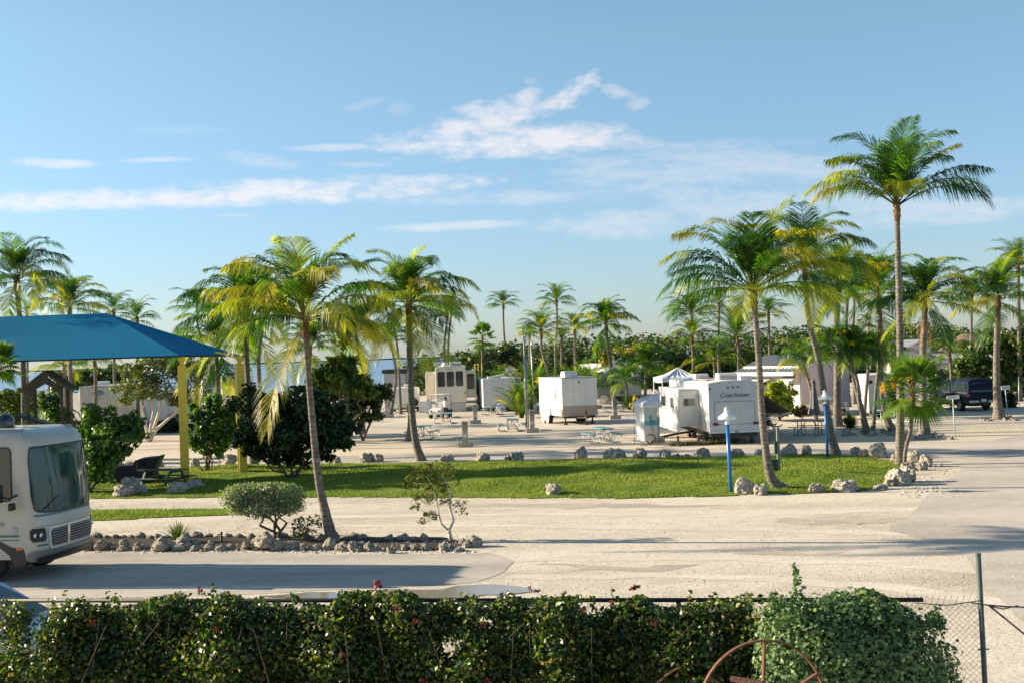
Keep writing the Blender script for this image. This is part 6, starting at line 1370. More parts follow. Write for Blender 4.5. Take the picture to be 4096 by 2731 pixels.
house_a()
def gable_house(label, px, Y, rot, W, L, ze, zr, wm, rm, name='house', win=(), gable=None):
    rt = thing(name, label, 'house', corner(px, Y), rot)
    w = MB(); w.prism([(0, 0), (0, ze), (W / 2, zr), (W, ze), (W, 0)], 0, L, 'y'); w.build('wall', wm, rt)
    r_ = MB(); e = .35; s = (zr - ze) / (W / 2)
    for sg in (0, 1):
        xs = (-e, W / 2) if sg == 0 else (W / 2, W + e); z_ = (ze - e * s, zr) if sg == 0 else (zr, ze - e * s)
        r_.prism([(xs[0], z_[0] + .02), (xs[1], z_[1] + .02), (xs[1], z_[1] + .12), (xs[0], z_[0] + .12)], -.35, L + .35, 'y')
    r_.build('roof', rm, rt); t = MB()
    t.beam((-e, -.37, ze - e * s + .05), (W / 2, -.37, zr + .05), .18, .04); t.beam((W + e, -.372, ze - e * s + .05), (W / 2, -.372, zr + .05), .18, .04); t.build('fascia', WHITE, rt)
    if gable: g = MB(); g.prism([(W / 2 - W * .25, zr - s * W * .25 - .1), (W / 2, zr - .25), (W / 2 + W * .25, zr - s * W * .25 - .1)], -.02, -.003, 'y'); g.build('gable_panel', gable, rt)
    for (x, z, w_, h_) in win: window(rt, (x, -.003, z), 0, w_, h_, WHITE, 1, .02)
    return rt
gable_house('white gabled cottage behind the tallest palm, ribbed roof', 3560, 112, -8, 3.3, 8, 3.2, 4.15, WSTUC, METROOF)
gable_house('small cottage with a yellow gable behind the tallest palm', 3636, 122, 6, 2.2, 7, 4.2, 4.75, WSTUC, METROOF, gable=mat('yellow_gable', (.45, .26, .05), None))
rt = thing('house', 'long low white house with a pale roof left of the sea-grape tree', 'house', corner(3668, 113), -5)
w = MB(); w.box(0, 6.4, 0, 6, 0, 2.55); w.build('wall', WSTUC, rt); w = MB(); w.add([(-.3, -.6, 2.9), (6.8, -.6, 2.9), (6.8, 3.4, 3.75), (-.3, 3.4, 3.75), (-.3, 7, 2.9), (6.8, 7, 2.9)], [(0, 1, 2, 3), (3, 2, 5, 4)]); w.add([(-.3, -.6, 2.88), (6.8, -.6, 2.88), (6.8, 7, 2.88), (-.3, 7, 2.88)], [(3, 2, 1, 0)]); w.add([(-.3, -.6, 2.88), (-.3, 3.4, 3.75), (-.3, 7, 2.88)], [(0, 1, 2)]); w.build('roof', SHING, rt)
w = MB(); w.box(-.35, 6.85, -.66, -.61, 2.62, 2.93); w.build('fascia', WHITE, rt)
w = MB(); w.box(.4, 6.2, -.03, -.003, .2, 2.1); w.build('dark_wall_plate', DARK, rt)  # flat dark plate over the lower front wall
rt = thing('thatched_hut', 'round thatched palm roof hut behind the metal-roofed home', 'hut', corner(3262, 108), 0)
w = MB().lathe([(2.3, 3.3), (2.25, 3.35), (1.5, 4.1), (.6, 4.75), (.001, 5.0)], (0, 0, 0), 18); w.build('roof', THATCH, rt); w = MB(); [w.tube([(1.6 * math.cos(a), 1.6 * math.sin(a), 0), (1.6 * math.cos(a), 1.6 * math.sin(a), 3.5)], .08, 6) for a in (0, 1.57, 3.14, 4.71)]; w.build('post', WOODD, rt)
rt = thing('thatched_hut', 'brown thatched roof showing left of the sea-grape tree top', 'hut', corner(3872, 118), 0)
w = MB().lathe([(3.0, 3.5), (2.9, 3.6), (1.6, 4.6), (.5, 5.3), (.001, 5.4)], (0, 0, 0), 18); w.build('roof', THATCH, rt); w = MB(); [w.tube([(2 * math.cos(a), 2 * math.sin(a), 0), (2 * math.cos(a), 2 * math.sin(a), 3.7)], .08, 6) for a in (0, 1.57, 3.14, 4.71)]; w.build('post', WOODD, rt)
# ------------------------------------------------------------------ pickup with cap
def pickup():
    rt = thing('pickup_truck', 'dark navy pickup truck with a tall cap over its bed, seen from behind', 'truck', corner(3866, 80.5), 6)
    W = 1.95; z0 = .55
    # local: x across, y forward (away)
    b = MB(); b.prism([(0, .62), (0, 1.18), (2.2, 1.22), (5.6, 1.12), (5.85, .95), (5.85, .6), (5.1, .55), (5.0, .92), (4.7, 1.02), (4.35, .92), (4.2, .55), (1.75, .55), (1.65, .92), (1.3, 1.04), (.95, .92), (.82, .55), (.1, .55)], 0, W, 'x'); b.build('body', TRUCKP, rt, .03)
    c = MB(); vs = []
    for y, hw, z in ((2.35, .93, 1.2), (2.55, .82, 2.0), (3.9, .80, 2.02), (4.75, .92, 1.2)): vs += [(W / 2 - hw, y, z), (W / 2 + hw, y, z)]
    c.add(vs, [(0, 2, 3, 1), (2, 4, 5, 3), (4, 6, 7, 5), (0, 1, 7, 6), (0, 6, 4, 2), (1, 3, 5, 7)]); c.build('cab', TRUCKP, rt, .04)
    k = MB(); rows = [(.02, .96, 1.2), (.10, .92, 1.65), (.32, .76, 2.05), (.5, .64, 2.13), (2.05, .70, 2.16), (2.2, .95, 1.22)]
    m = MB(); sec = []
    for y in (0, .04, .22, .45, 2.25):
        t = {0: 0, .04: 0, .22: 1, .45: 1, 2.25: 1}[y]; top = {0: 1.25, .04: 1.7, .22: 2.0, .45: 2.12, 2.25: 2.14}[y]
        sec.append([(W / 2 - .965, y, 1.2), (W / 2 - .93, y, min(top, 1.7)), (W / 2 - .86, y, min(top, 1.95)), (W / 2 - .66, y, top), (W / 2, y, top + (.04 if top > 2 else 0)), (W / 2 + .66, y, top), (W / 2 + .86, y, min(top, 1.95)), (W / 2 + .93, y, min(top, 1.7)), (W / 2 + .965, y, 1.2)])
    n = 9; m.add([p for r_ in sec for p in r_], [(i * n + j, i * n + j + 1, (i + 1) * n + j + 1, (i + 1) * n + j) for i in range(4) for j in range(n - 1)] + [tuple(range(n)), tuple(range(5 * n - 1, 4 * n - 1, -1))], 0, None, False); m.build('bed_cap', TRUCKP, rt, .02)
    g = MB(); g.add([(.14, -.012, 1.28), (W - .14, -.012, 1.28), (W - .28, .10, 1.82), (W - .42, .17, 1.92), (.42, .17, 1.92), (.28, .10, 1.82)], [(0, 1, 2, 3, 4, 5)]); g.build('rear_window', GLASS, rt, fix=False)
    sw = MB(); sw.box(-.0, .04, .35, 2.0, 1.38, 1.82); sw.build('cap_window', GLASS, rt); s2 = MB(); s2.add([(.015, 2.62, 1.30), (.015, 3.15, 1.30), (.075, 3.15, 1.85), (.075, 2.75, 1.85)], [(0, 1, 2, 3)]); s2.add([(.015, 3.25, 1.30), (.015, 4.35, 1.30), (.08, 3.9, 1.85), (.075, 3.25, 1.85)], [(0, 1, 2, 3)]); s2.build('side_window', GLASS, rt, fix=False)
    tr = MB(); tr.box(-.012, -.001, .05, 5.5, 1.22, 1.235); tr.build('side_molding', STEEL, rt)
    bp = MB(); bp.box(.02, .68, -.16, -.01, .58, .74); bp.box(1.27, W - .02, -.16, -.01, .58, .74); bp.build('bumper', STEEL, rt, .02); b2 = MB(); b2.box(.68, 1.27, -.15, -.01, .5, .7); b2.build('hitch_step', BLACK, rt)
    pl = plate(rt, (.98, -.155, .73), 0, .34, .17, .02, OFFW, 'number_plate', .01)
    tg = MB(); tg.box(.1, W - .1, -.014, -.002, .78, 1.16); tg.build('tailgate', TRUCKP, rt, .01)
    for x in (.05, W - .05): p = MB(); p.box(x - .07, x + .07, -.03, .06, .98, 1.18); p.build('tail_lamp', REDL, rt, .015)
    for y in (1.3, 4.68):
        for x, s in ((.12, 90), (W - .12, 270)): wheel(rt, (x, y, .40), .40, .26, s, STEEL)
    mr = MB(); mr.obox((-.14, 4.15, 1.38), (.22, .1, .16)); mr.build('mirror', CHROME, rt, .02); ub = MB(); ub.box(.3, W - .3, .2, 5.4, .35, .6); ub.build('chassis', DARK, rt)
pickup()
# ------------------------------------------------------------------ blue shade canopy
def shade_canopy():
    C1 = Vector((PY(725, 1422, 48.6).x, 48.6, 5.08)); C2 = Vector((PY(975, 1427, 53.2).x, 53.2, 5.02))
    ridge_z = PY(425, 1253, 51).z; R1 = Vector((PY(425, 1253, 51).x, 51, ridge_z)); R0 = Vector((-23.5, 51, ridge_z)); L1 = Vector((-27, 48.6, 5.08)); L2 = Vector((-27, 53.2, 5.05))
    rt = thing('shade_canopy', 'blue fabric shade canopy on square yellow posts over the playground', 'canopy', (C1.x, C1.y, 0), 0)
    o = Vector((C1.x, C1.y, 0)); mb = MB()
    def patch4(a, b, c, d, sag, n=14, m=8, edge=0):
        vs = []
        for j in range(m + 1):
            for i in range(n + 1):
                u, v = i / n, j / m; p = a.lerp(b, u).lerp(d.lerp(c, u), v); s = math.sin(math.pi * u) * (1 - v) * edge
                p = p + Vector((0, 0, s - sag * math.sin(math.pi * u) * math.sin(math.pi * v))); vs.append(p - o)
        mb.add(vs, [(j * (n + 1) + i, j * (n + 1) + i + 1, (j + 1) * (n + 1) + i + 1, (j + 1) * (n + 1) + i) for j in range(m) for i in range(n)], 0, None, True)
    patch4(L1, C1, R1, R0, .08, 20, 8, .02); patch4(C1, C2, R1, R1, .10, 10, 8, .02); patch4(C2, L2, R0, R1, .08, 20, 8, .1); patch4(L2, L1, R0, R0, .1, 8, 6, .1)
    cn = mb.build('fabric', mat('blue_canopy_fabric', (.002, .15, .27), (.003, .17, .30), 1.5, .75, bump=.05, bscale=160, spec=.15), rt, fix=False)
    hm = MB(); hm.tube([L1 - o, (L1 + C1) / 2 - o + Vector((0, 0, .02)), C1 - o], .03, 6); hm.tube([C1 - o, (C1 + C2) / 2 - o + Vector((0, 0, .02)), C2 - o], .025, 6); hm.build('hem_cable', NAVY, rt)
    for (px, py, c, s, ztop) in ((742, 1940, C1, .335, 4.74), (971, 1903, C2, .33, 4.72)):
        b = G(px, py); zt = ztop; lx = b.x - o.x; ly = b.y - o.y; yd = c.y - b.y
        rot = Matrix.Rotation(R(14 if px < 800 else 28), 3, 'Z')
        p = MB(); p.obox((lx, ly, zt / 2 - .02), (s, s, zt), rot); post = p.build('post', YELLOW, rt, .012)
        p = MB(); p.tube([(lx, ly, zt - .1), (lx, ly, zt + .22)], .09, 12); p.build('post_top', YELLOW, rt)
        p = MB(); p.obox((lx, ly + .02, zt + .24), (.22, .26, .18), Matrix.Rotation(R(30), 3, 'Z')); p.tube([(lx, ly, zt + .24), (lx - .9 if px > 800 else lx - .5, ly + (-.5 if px > 800 else .5), zt + .5)], .06, 8); p.build('bracket', YELLOW, rt, .02)
        if px > 800: p = MB(); p.obox((lx, ly, .03), (1.1, 1.1, .07), rot); p.build('footing', CONC, rt)
    for (x, y) in ((-26.8, 48.8), (-26.8, 53)):
        p = MB(); p.obox((x - o.x, y - o.y, 2.35), (.33, .33, 4.7)); p.build('post', YELLOW, rt, .012)
    bm = MB(); bm.tube([R0 - o + Vector((0, 0, -.08)), R1 - o + Vector((0, 0, -.08))], .05, 8)
    for a, b in ((R1, C1), (R1, C2), (R0, L1), (R0, L2)): bm.tube([a - o + Vector((0, 0, -.1)), b - o + Vector((0, 0, -.08))], .045, 8)
    bm.build('steel_frame', YELLOW, rt)
shade_canopy()
def play_tower():
    b = PY(205, 1900, 50.5); rt = thing('play_tower', 'weathered wooden play tower with a gabled roof behind the motorhome', 'play tower', (b.x, b.y, 0), 8)
    m = MB(); zr, ze = 4.72, 3.95
    m.prism([(-1.0, ze), (0, zr), (0, zr - .12), (-.94, ze - .1)], -.7, .8, 'y'); m.prism([(1.0, ze), (0.002, zr), (.002, zr - .12), (.94, ze - .1)], -.7, .8, 'y'); m.build('roof', WOODD, rt)
    m = MB(); pts = [(-.72, ze - .3), (-.5, ze + .12), (0, zr - .18), (.5, ze + .12), (.72, ze - .3), (.55, ze - .3), (.38, ze + .0), (0, ze + .22), (-.38, ze + .0), (-.55, ze - .3)]; m.prism(pts, -.62, -.56, 'y'); m.build('arch_board', WOODD, rt)
    for x in (-.68, .62):
        for y in (-.55, .6): m = MB(); m.box(x - .06, x + .06, y - .06, y + .06, 0, ze + .1); m.build('post', WOODD, rt, .008)
    m = MB(); m.box(-.8, .8, -.65, .7, 1.55, 1.65); m.build('deck', WOODD, rt)
    m = MB()
    for k in range(8): m.box(.75 + k * .085, .815 + k * .085, -.5, -.46, 1.7, 2.75 - .02 * k)
    m.box(.7, 1.45, -.46, -.42, 1.8, 1.9); m.box(.7, 1.45, -.46, -.42, 2.5, 2.6); m.build('plank_fence', WOODD, rt)
    m = MB(); m.tube([(.75, -.3, 2.7), (.95, -.3, 3.1), (1.2, -.3, 2.95), (1.45, -.3, 2.4)], .025, 6); m.tube([(.7, -.4, 2.9), (1.0, -.4, 2.9), (1.4, -.4, 2.2)], .02, 6); m.build('handrail', DARK, rt)
    m = MB(); m.add([(-1.1, -.8, 3.0), (-1.1, .1, 3.0), (.4, .1, 2.45), (.4, -.8, 2.45), (-1.1, -.8, 2.9), (-1.1, .1, 2.9), (.4, .1, 2.35), (.4, -.8, 2.35)], [(0, 1, 2, 3), (7, 6, 5, 4), (0, 4, 5, 1), (3, 2, 6, 7), (0, 3, 7, 4), (1, 5, 6, 2)]); m.build('slide_cover', NAVY, rt)
    m = MB(); m.tube([(1.6, -.3, .9), (1.9, -.5, .6), (1.85, -.6, .25)], .05, 8); m.build('tube_rail', DARK, rt)
play_tower()
rt = thing('playground_board', 'mustard yellow play panel behind the sea-grape shrub', 'play panel', PY(395, 1900, 51.5) * Vector((1, 1, 0)) if False else (PY(395, 1900, 51.5).x, 51.5, 0), 0)
m = MB(); m.box(-.55, .55, 0, .05, .35, 1.1); m.build('board', mat('mustard_panel', (.16, .09, .012), (.13, .075, .01), 4, .6), rt); m = MB(); [m.box(x - .06, x + .06, .05, .17, 0, 1.5) for x in (-.6, .6)]; m.build('post', WOODD, rt)
def ship():
    b = G(540, 1948); rt = thing('toy_ship', 'navy blue wooden play ship with an anchor on its bow, under the canopy', 'play ship', (b.x, b.y, .10), 4)
    s = b.y / F
    def q(px, py): return ((px - 540) * s, (1948 - py) * s)
    pts = [q(446, 1948), q(440, 1920), q(433, 1871), q(515, 1870), q(532, 1868), q(541, 1852), q(560, 1845), q(590, 1842), q(634, 1840), q(639, 1835), q(644, 1838), q(640, 1846), q(625, 1872), q(614, 1900), q(600, 1948)]
    m = MB(); m.prism(pts, 0, .9, 'y'); m.build('hull', NAVY, rt, .02)
    st = q(636, 1840); m = MB(); m.lathe([(.001, -.06), (.05, -.04), (.06, 0), (.05, .04), (.001, .06)], (st[0] + .03, .45, st[1]), 10); m.build('prow_knob', NAVY, rt)
    cx, cz = q(549, 1876); G_ = mat('faded_gold', (.22, .17, .06), None, rough=.6); m = MB()
    m.box(cx - .012, cx + .012, -.015, -.002, cz - .12, cz + .12); m.box(cx - .05, cx + .05, -.015, -.002, cz + .06, cz + .085)
    for k in range(8):
        a0, a1 = R(200 + k * 17.5), R(200 + (k + 1) * 17.5); m.beam((cx + .10 * math.cos(a0), -.009, cz - .03 + .10 * math.sin(a0)), (cx + .10 * math.cos(a1), -.009, cz - .03 + .10 * math.sin(a1)), .025, .012)
    for k in range(8):
        a0, a1 = R(k * 45), R(k * 45 + 45); m.beam((cx + .03 * math.cos(a0), -.009, cz + .145 + .03 * math.sin(a0)), (cx + .03 * math.cos(a1), -.009, cz + .145 + .03 * math.sin(a1)), .012, .012)
    m.build('anchor', G_, rt)
    cx, cz = q(580, 1869); m = MB().lathe([(.001, -.015), (.11, -.015), (.11, 0), (.001, 0)], (cx, 0, cz), 18, rot=Matrix.Rotation(R(90), 3, 'X')); m.build('porthole', mat('porthole_grey', (.06, .08, .10), None, rough=.3), rt)
    m = MB(); m.tube([(q(452, 1870)[0], .4, q(0, 1872)[1]), (q(470, 1845)[0], .4, q(0, 1845)[1]), (q(481, 1860)[0], .4, q(0, 1860)[1]), (q(478, 1873)[0], .4, q(0, 1873)[1])], .03, 6); m.build('steering_rail', DARK, rt)
ship()
# ------------------------------------------------------------------ picnic tables
def picnic(label, px, py, rz, top=TEAL, leg=STEEL, group='picnic tables on the campsite', wood=False, L=1.8, Y=None):
    b = G(px, py) if Y is None else PY(px, py, Y); b.z = 0
    rt = thing('picnic_table', label, 'picnic table', b, rz, group)
    hl = L / 2
    m = MB(); [m.box(-.36 + k * .145, -.36 + k * .145 + .135, -hl, hl, .72, .755) for k in range(5)]; m.box(-.36, .36, -hl + .25, -hl + .3, .695, .718); m.box(-.36, .36, hl - .3, hl - .25, .695, .718); m.build('tabletop', top, rt, .006)
    for s in (-1, 1): m = MB(); m.box(s * .74 - .13, s * .74 - .005, -hl, hl, .43, .46); m.box(s * .74 + .005, s * .74 + .13, -hl, hl, .43, .46); m.build('bench', top, rt, .006)
    for y in (-hl + .35, hl - .35):
        m = MB()
        if wood: m.beam((-.3, y, .7), (-.7, y, 0), .09, .04); m.beam((.3, y, .7), (.7, y, 0), .09, .04); m.beam((-.8, y + .03, .40), (.8, y + .03, .40), .04, .09); m.beam((-.3, y, .68), (.3, y, .68), .04, .09)
        else:
            for s in (-1, 1):
                m.tube([(s * .30, y, .70), (s * .30, y, .06), (s * .34, y, .02), (s * .80, y, .02), (s * .86, y, .08), (s * .86, y, .42)], .024, 7, cap=True)
                m.tube([(s * .30, y, .14), (0.02 * s, y, .16)], .018, 5); m.tube([(s * .60, y, .42), (s * .60, y, .38), (s * .88, y, .38)], .018, 5)
                m.tube([(s * .28, y, .18), (0, y * .4, .70)], .016, 5)
        m.build('leg', leg, rt)
    return rt
picnic('blue-green picnic table half hidden by the dark curved palm trunk', 1690, 1752, -16)
picnic('blue-green picnic table standing alone in the open sand left of the big trailer', 2410, 1766, 15)
picnic('blue-green picnic table beside the two tall poles', 2050, 1722, 4)
picnic('blue-green picnic table in front of the golf cart, seen end-on', 1787, 1692, 3)
picnic('blue-green picnic table before the tall white box trailer', 1974, 1657, 12)
picnic('blue-green picnic table at the shrub edge left of a utility pedestal', 1500, 1668, -10)
picnic('blue-green picnic table farther back at the edge of the leaves', 1580, 1650, 50, Y=107)
picnic('picnic table behind the pedestal right of the cargo trailer', 2462, 1640, 8, mat('pale_table', (.26, .33, .31), None, rough=.5), Y=97)
picnic('dark blue-green picnic table around the closed grey umbrella', 3240, 1738, 58, mat('dark_teal', (.03, .12, .14), None, rough=.5), mat('dark_leg', (.08, .10, .10), None))
picnic('blue-green picnic table seen between the bowed and the tallest palm trunks', 3567, 1686, -60)
picnic('old green wooden picnic table under the canopy beside the front yellow post', 655, 1953, 65, mat('mossy_wood', (.055, .085, .06), (.10, .10, .075), 6, .8), mat('green_leg', (.05, .09, .07), None), 'playground picnic table', True, 1.9)
# ------------------------------------------------------------------ utility pedestals
PEDROOT = None
def pedestal(label, px, py, Y=None, rz=0, s=1):
    b = G(px, py) if Y is None else PY(px, py, Y)
    rt = thing('utility_pedestal', label, 'utility box', (b.x, b.y, 0), rz, 'utility pedestals at the pitches'); rt.scale = (s, s, s)
    m = MB(); m.box(-.38, .38, -.3, .3, -.02, .26); m.build('concrete_base', CONC, rt, .02)
    m = MB(); m.box(-.14, .14, -.12, .12, .26, .78); m.prism([(-.14, .78), (.14, .78), (.17, 1.3), (-.17, 1.3)], -.12, .12, 'y'); m.build('cabinet', PEDM, rt, .012)
    m = MB(); m.prism([(-.175, 1.30), (.175, 1.30), (.175, 1.34), (-.175, 1.34)], -.14, .13, 'y'); m.build('cap', PEDM, rt, .01)
    m = MB(); m.box(-.09, .09, -.135, -.122, .50, .68); m.build('notice', OFFW, rt); m = MB(); m.prism([(-.10, .88), (.10, .88), (.12, 1.16), (-.12, 1.16)], -.135, -.122, 'y'); m.build('socket_door', mat('grey_beige_door', (.27, .26, .22), None, rough=.5), rt, .004)
    m = MB(); m.box(-.06, .06, -.15, -.137, 1.2, 1.24); m.build('handle', DARK, rt)
    m = MB(); m.tube([(-.45, -.1, 0), (-.45, -.1, .55), (-.5, -.1, .58)], .018, 6); m.build('water_tap', STEEL, rt)
pedestal('beige utility pedestal on a concrete block nearest the lawn, left half', 1862, 1786)
pedestal('beige utility pedestal behind and right of the golf cart table', 1902, 1693)
pedestal('beige utility pedestal beside the green box left of the palm trunks', 1556, 1669)
pedestal('grey pedestal strapped to the front tall pole', 2130, 1728)
pedestal('grey pedestal right of the cargo trailer hitch', 2461, 1674)
pedestal('beige pedestal with hoses before the shower tent', 2628, 1768)
pedestal('small pedestal on the rear tall pole left of the cargo trailer', 2140, 1640, Y=98)
pedestal('beige pedestal standing just behind another left of the small white trailer', 1548, 1650, Y=103)
m = MB(); m.box(-.16, .16, -.1, .1, 0, .42); o = m.build('green_box', mat('pale_green_metal', (.16, .20, .15), None, rough=.6), None, .02); o.location = G(1527, 1668); tag(o, 'small pale green box left of the pedestal by the palm trunks', 'box')
o = MB()
for k in range(4): o.tube([G(2605, 1778) + Vector((.28 * math.cos(a * .7) * (1 - .1 * k), .03 * k, .30 + .26 * math.sin(a * .7) * (1 - .1 * k))) for a in range(10)], .014, 5)
tag(o.build('garden_hose', mat('tan_hose', (.3, .24, .15), None)), 'coiled tan hose leaning against the pedestal by the shower tent', 'hose')
# ------------------------------------------------------------------ poles
def pole(name, label, cat, foot, top, r, m, Y=None, extra=None, group=None):
    b = G(*foot) if Y is None else PY(foot[0], foot[1], Y); t = PY(top[0], top[1], b.y); rt = thing(name, label, cat, (b.x, b.y, 0), 0, group)
    mb = MB(); mb.tube([(0, 0, -.05), (t.x - b.x, 0, t.z)], r, 10); mb.build('pole', m, rt)
    if extra: extra(rt, t.x - b.x, t.z)
    return rt
def ex1(rt, dx, h):
    m = MB(); m.obox((dx, 0, h + .05), (.16, .16, .28)); m.build('pole_cap', GREYP, rt, .02); m = MB(); m.tube([(.12, 0, 0), (.10 + dx * .6, 0, 4.6)], .035, 8); m.build('conduit', STEEL, rt)
    m = MB(); m.box(.05, .32, -.2, -.06, 1.0, 1.35); m.build('meter_box', PEDM, rt, .015)
pole('utility_pole', 'tall slim steel pole with a conduit and meter box, left of the cargo trailer', 'pole', (2107, 1722), (2096, 1358), .06, STEEL, None, ex1)
def ex2(rt, dx, h):
    m = MB().lathe([(.001, -.16), (.12, -.12), (.15, 0), (.12, .12), (.001, .16)], (dx + .12, 0, h - .45), 12); m.build('lamp_globe', OFFW, rt); m = MB(); m.box(-.3, -.04, -.25, -.1, 1.6, 2.0); m.build('meter_box', PEDM, rt, .015)
pole('utility_pole', 'second tall steel pole with a round white lamp near its top', 'pole', (2138, 1640), (2122, 1352), .055, STEEL, 97, ex2)
pole('flagpole', 'thin white pole rising left of the tallest palm trunk', 'pole', (3580, 1640), (3572, 1318), .04, WHITE, 95)
pole('white_post', 'short white post just right of the far blue lamp', 'post', (3337, 1762), (3327, 1668), .09, WHITE)
pole('thin_post', 'thin grey post at the right edge behind the street sign', 'post', (4076, 1622), (4075, 1505), .035, STEEL)
def lamp(label, foot, top, hat):
    b = G(*foot); t = PY(top[0], top[1], b.y); rt = thing('lamp_post', label, 'lamp', (b.x, b.y, 0), 0, 'blue path lamps with white hats')
    dx = (t.x - b.x); h = t.z; s = 1
    m = MB(); m.tube([(0, 0, -.03), (dx, 0, h)], .062, 12); m.tube([(dx, 0, h - .03), (dx, 0, h + .01)], .072, 12); m.build('pole', BLUEP, rt)
    m = MB(); m.lathe([(.075, 0), (.08, .03), (.06, .07), (.055, .16), (.07, .19)], (dx, 0, h), 14); m.build('collar', WPLAST, rt)
    m = MB(); m.lathe([(.001, .17), (.24, .17), (.285, .16), (.29, .20), (.27, .25), (.20, .30), (.14, .34), (.11, .385), (.09, .41), (.001, .41)], (dx, 0, h), 22); m.build('shade', WPLAST, rt)
    m = MB(); m.tube([(dx + .02, 0, h + .39), (dx + .0, 0, h + .45), (dx - .02, 0, h + .51), (dx + .01, 0, h + .56)], [.08, .085, .065, .02], 10); m.build('finial', WPLAST, rt)
    m = MB(); m.lathe([(.001, .1), (.05, .1), (.055, .17)], (dx, 0, h), 10); m.build('bulb', mat('frosted_glass', (.5, .5, .48), None, rough=.3), rt)
lamp('nearer blue lamp post with a white bell hat, left of the leaning palm', (2925, 1972), (2909, 1695), 0)
lamp('farther blue lamp post with a white bell hat, before the pink house', (3311, 1834), (3301, 1613), 0)
rt = thing('lamp_post', 'tiny distant white-hatted lamp left of the small palm over the truck', 'lamp', corner(3741, 100), 0); m = MB(); m.tube([(0, 0, 0), (0, 0, 2.3)], .06, 8); m.build('pole', WPLAST, rt); m = MB().lathe([(.3, 2.3), (.28, 2.42), (.12, 2.6), (.001, 2.75)], (0, 0, 0), 14); m.build('shade', WPLAST, rt)
# waste station
b = G(3117, 1903); rt = thing('waste_station', 'pale post with green bag box and dark green bin by the near palm', 'bin', b, 0)
m = MB(); m.box(-.05, .05, -.05, .05, -.02, 1.78); m.build('post', mat('pale_post_wood', (.27, .26, .22), (.20, .19, .16), 8, .8), rt, .006)
m = MB(); m.box(-.30, -.06, -.12, .12, .02, .58); m.build('bin', GREENP, rt, .02); m = MB(); m.box(-.31, -.055, -.13, .13, .585, .62); m.build('lid', GREENP, rt, .006); m = MB(); m.box(-.14, -.055, -.06, .06, .82, 1.28); m.build('bag_box', GREENP, rt, .012)
# street signs
def sign(label, foot, c, w, h, rz, lines):
    b = G(*foot); t = PY(c[0], c[1], b.y); rt = thing('street_sign', label, 'sign', (b.x, b.y, 0), 0, 'white street name signs')
    dx = t.x - b.x; m = MB(); m.tube([(0, 0, -.02), (dx, .0, t.z - h * .45)], .032, 8); m.build('post', mat('grey_white_post', (.42, .46, .47), None, rough=.5), rt)
    m = MB(); m.obox((0, 0, 0), (w, .025, h)); o = m.build('board', WHITE, rt, .004); o.location = (dx, -.04, t.z); o.rotation_euler = (0, R(-4), R(rz))
    m = MB(); m.box(-w * .36, w * .30, -.018, -.0135, -h * .10, h * .16)
    if lines: m = MB(); [m.box(-w * .36 + k * w * .07, -w * .36 + k * w * .07 + w * .045, -.018, -.0135, -h * .13, h * .15 + .015 * (k % 2)) for k in range(9)]
    m.build('lettering', mat('blue_grey_letters', (.28, .33, .42), None), o)
    if not lines: return rt
    m = MB(); m.prism([(w * .30, 0), (w * .42, h * .3), (w * .36, 0), (w * .42, -h * .3)], -.018, -.0135, 'y'); m.build('arrow', MATS['blue_grey_letters'], o)
sign('white street sign on a thin post right of the short fan palm', (3820, 1748), (3811, 1588), .66, .19, 10, True)
sign('white street sign leaning beside the stone-ringed palm at the right', (4031, 1668), (4021, 1549), .58, .24, 14, False)
# closed umbrella
b = G(3262, 1712); rt = thing('patio_umbrella', 'closed grey patio umbrella standing in its table', 'umbrella', b, 0)
m = MB(); m.tube([(0, 0, 0), (-.03, 0, 2.7)], .028, 8); m.build('pole', STEEL, rt)
m = MB(); seg = 16; prof = [(.04, 2.62), (.10, 2.55), (.09, 2.3), (.14, 2.0), (.17, 1.6), (.22, 1.2), (.30, .85), (.27, .78)]
vs = [(-.03 + r_ * (1 + .25 * (k % 2)) * math.cos(6.2832 * k / seg), r_ * (1 + .25 * (k % 2)) * math.sin(6.2832 * k / seg), z_) for r_, z_ in prof for k in range(seg)]
m.add(vs, [(i * seg + k, i * seg + (k + 1) % seg, (i + 1) * seg + (k + 1) % seg, (i + 1) * seg + k) for i in range(len(prof) - 1) for k in range(seg)]); m.build('canopy', UMB, rt)
m = MB(); m.lathe([(.02, 2.62), (.13, 2.60), (.10, 2.72), (.001, 2.76)], (-.03, 0, 0), 10); m.build('crown_cap', UMB, rt)
# bits by the pink house
b = G(3338, 1655) ; rt = thing('patio_table', 'white folding table with orange-wheeled gear by the pink house', 'table', (b.x, b.y, 0), 8)
m = MB(); m.box(-.65, .65, -.3, .3, .68, .72); m.build('tabletop', WHITE, rt); m = MB(); [m.tube([(x, y, 0), (x, y, .68)], .02, 5) for x in (-.6, .6) for y in (-.25, .25)]; m.build('leg', STEEL, rt)
b = G(3377, 1650); rt = thing('plastic_chair', 'pale plastic chair standing on the table end by the pink house', 'chair', (b.x, b.y, 0), 20)
m = MB(); m.box(-.22, .22, -.22, .22, .42, .46); m.build('seat', OFFW, rt, .01); m = MB(); m.obox((.0, .24, .78), (.42, .03, .66), Matrix.Rotation(R(-10), 3, 'X')); m.build('backrest', OFFW, rt, .01); m = MB(); [m.tube([(x, y, 0), (x * .9, y * .9, .42)], .02, 5) for x in (-.2, .2) for y in (-.2, .2)]; m.build('leg', OFFW, rt)
b = G(3368, 1660); rt = thing('hand_cart', 'small cart wheel with a rusty orange rim by the agave', 'cart', (b.x, b.y, 0), 10); wheel(rt, (0, 0, .2), .2, .08, 180, mat('orange_rim', (.5, .16, .05), None)); m = MB(); m.box(-.3, .3, .05, .4, .22, .42); m.build('tray', DARK, rt, .02)
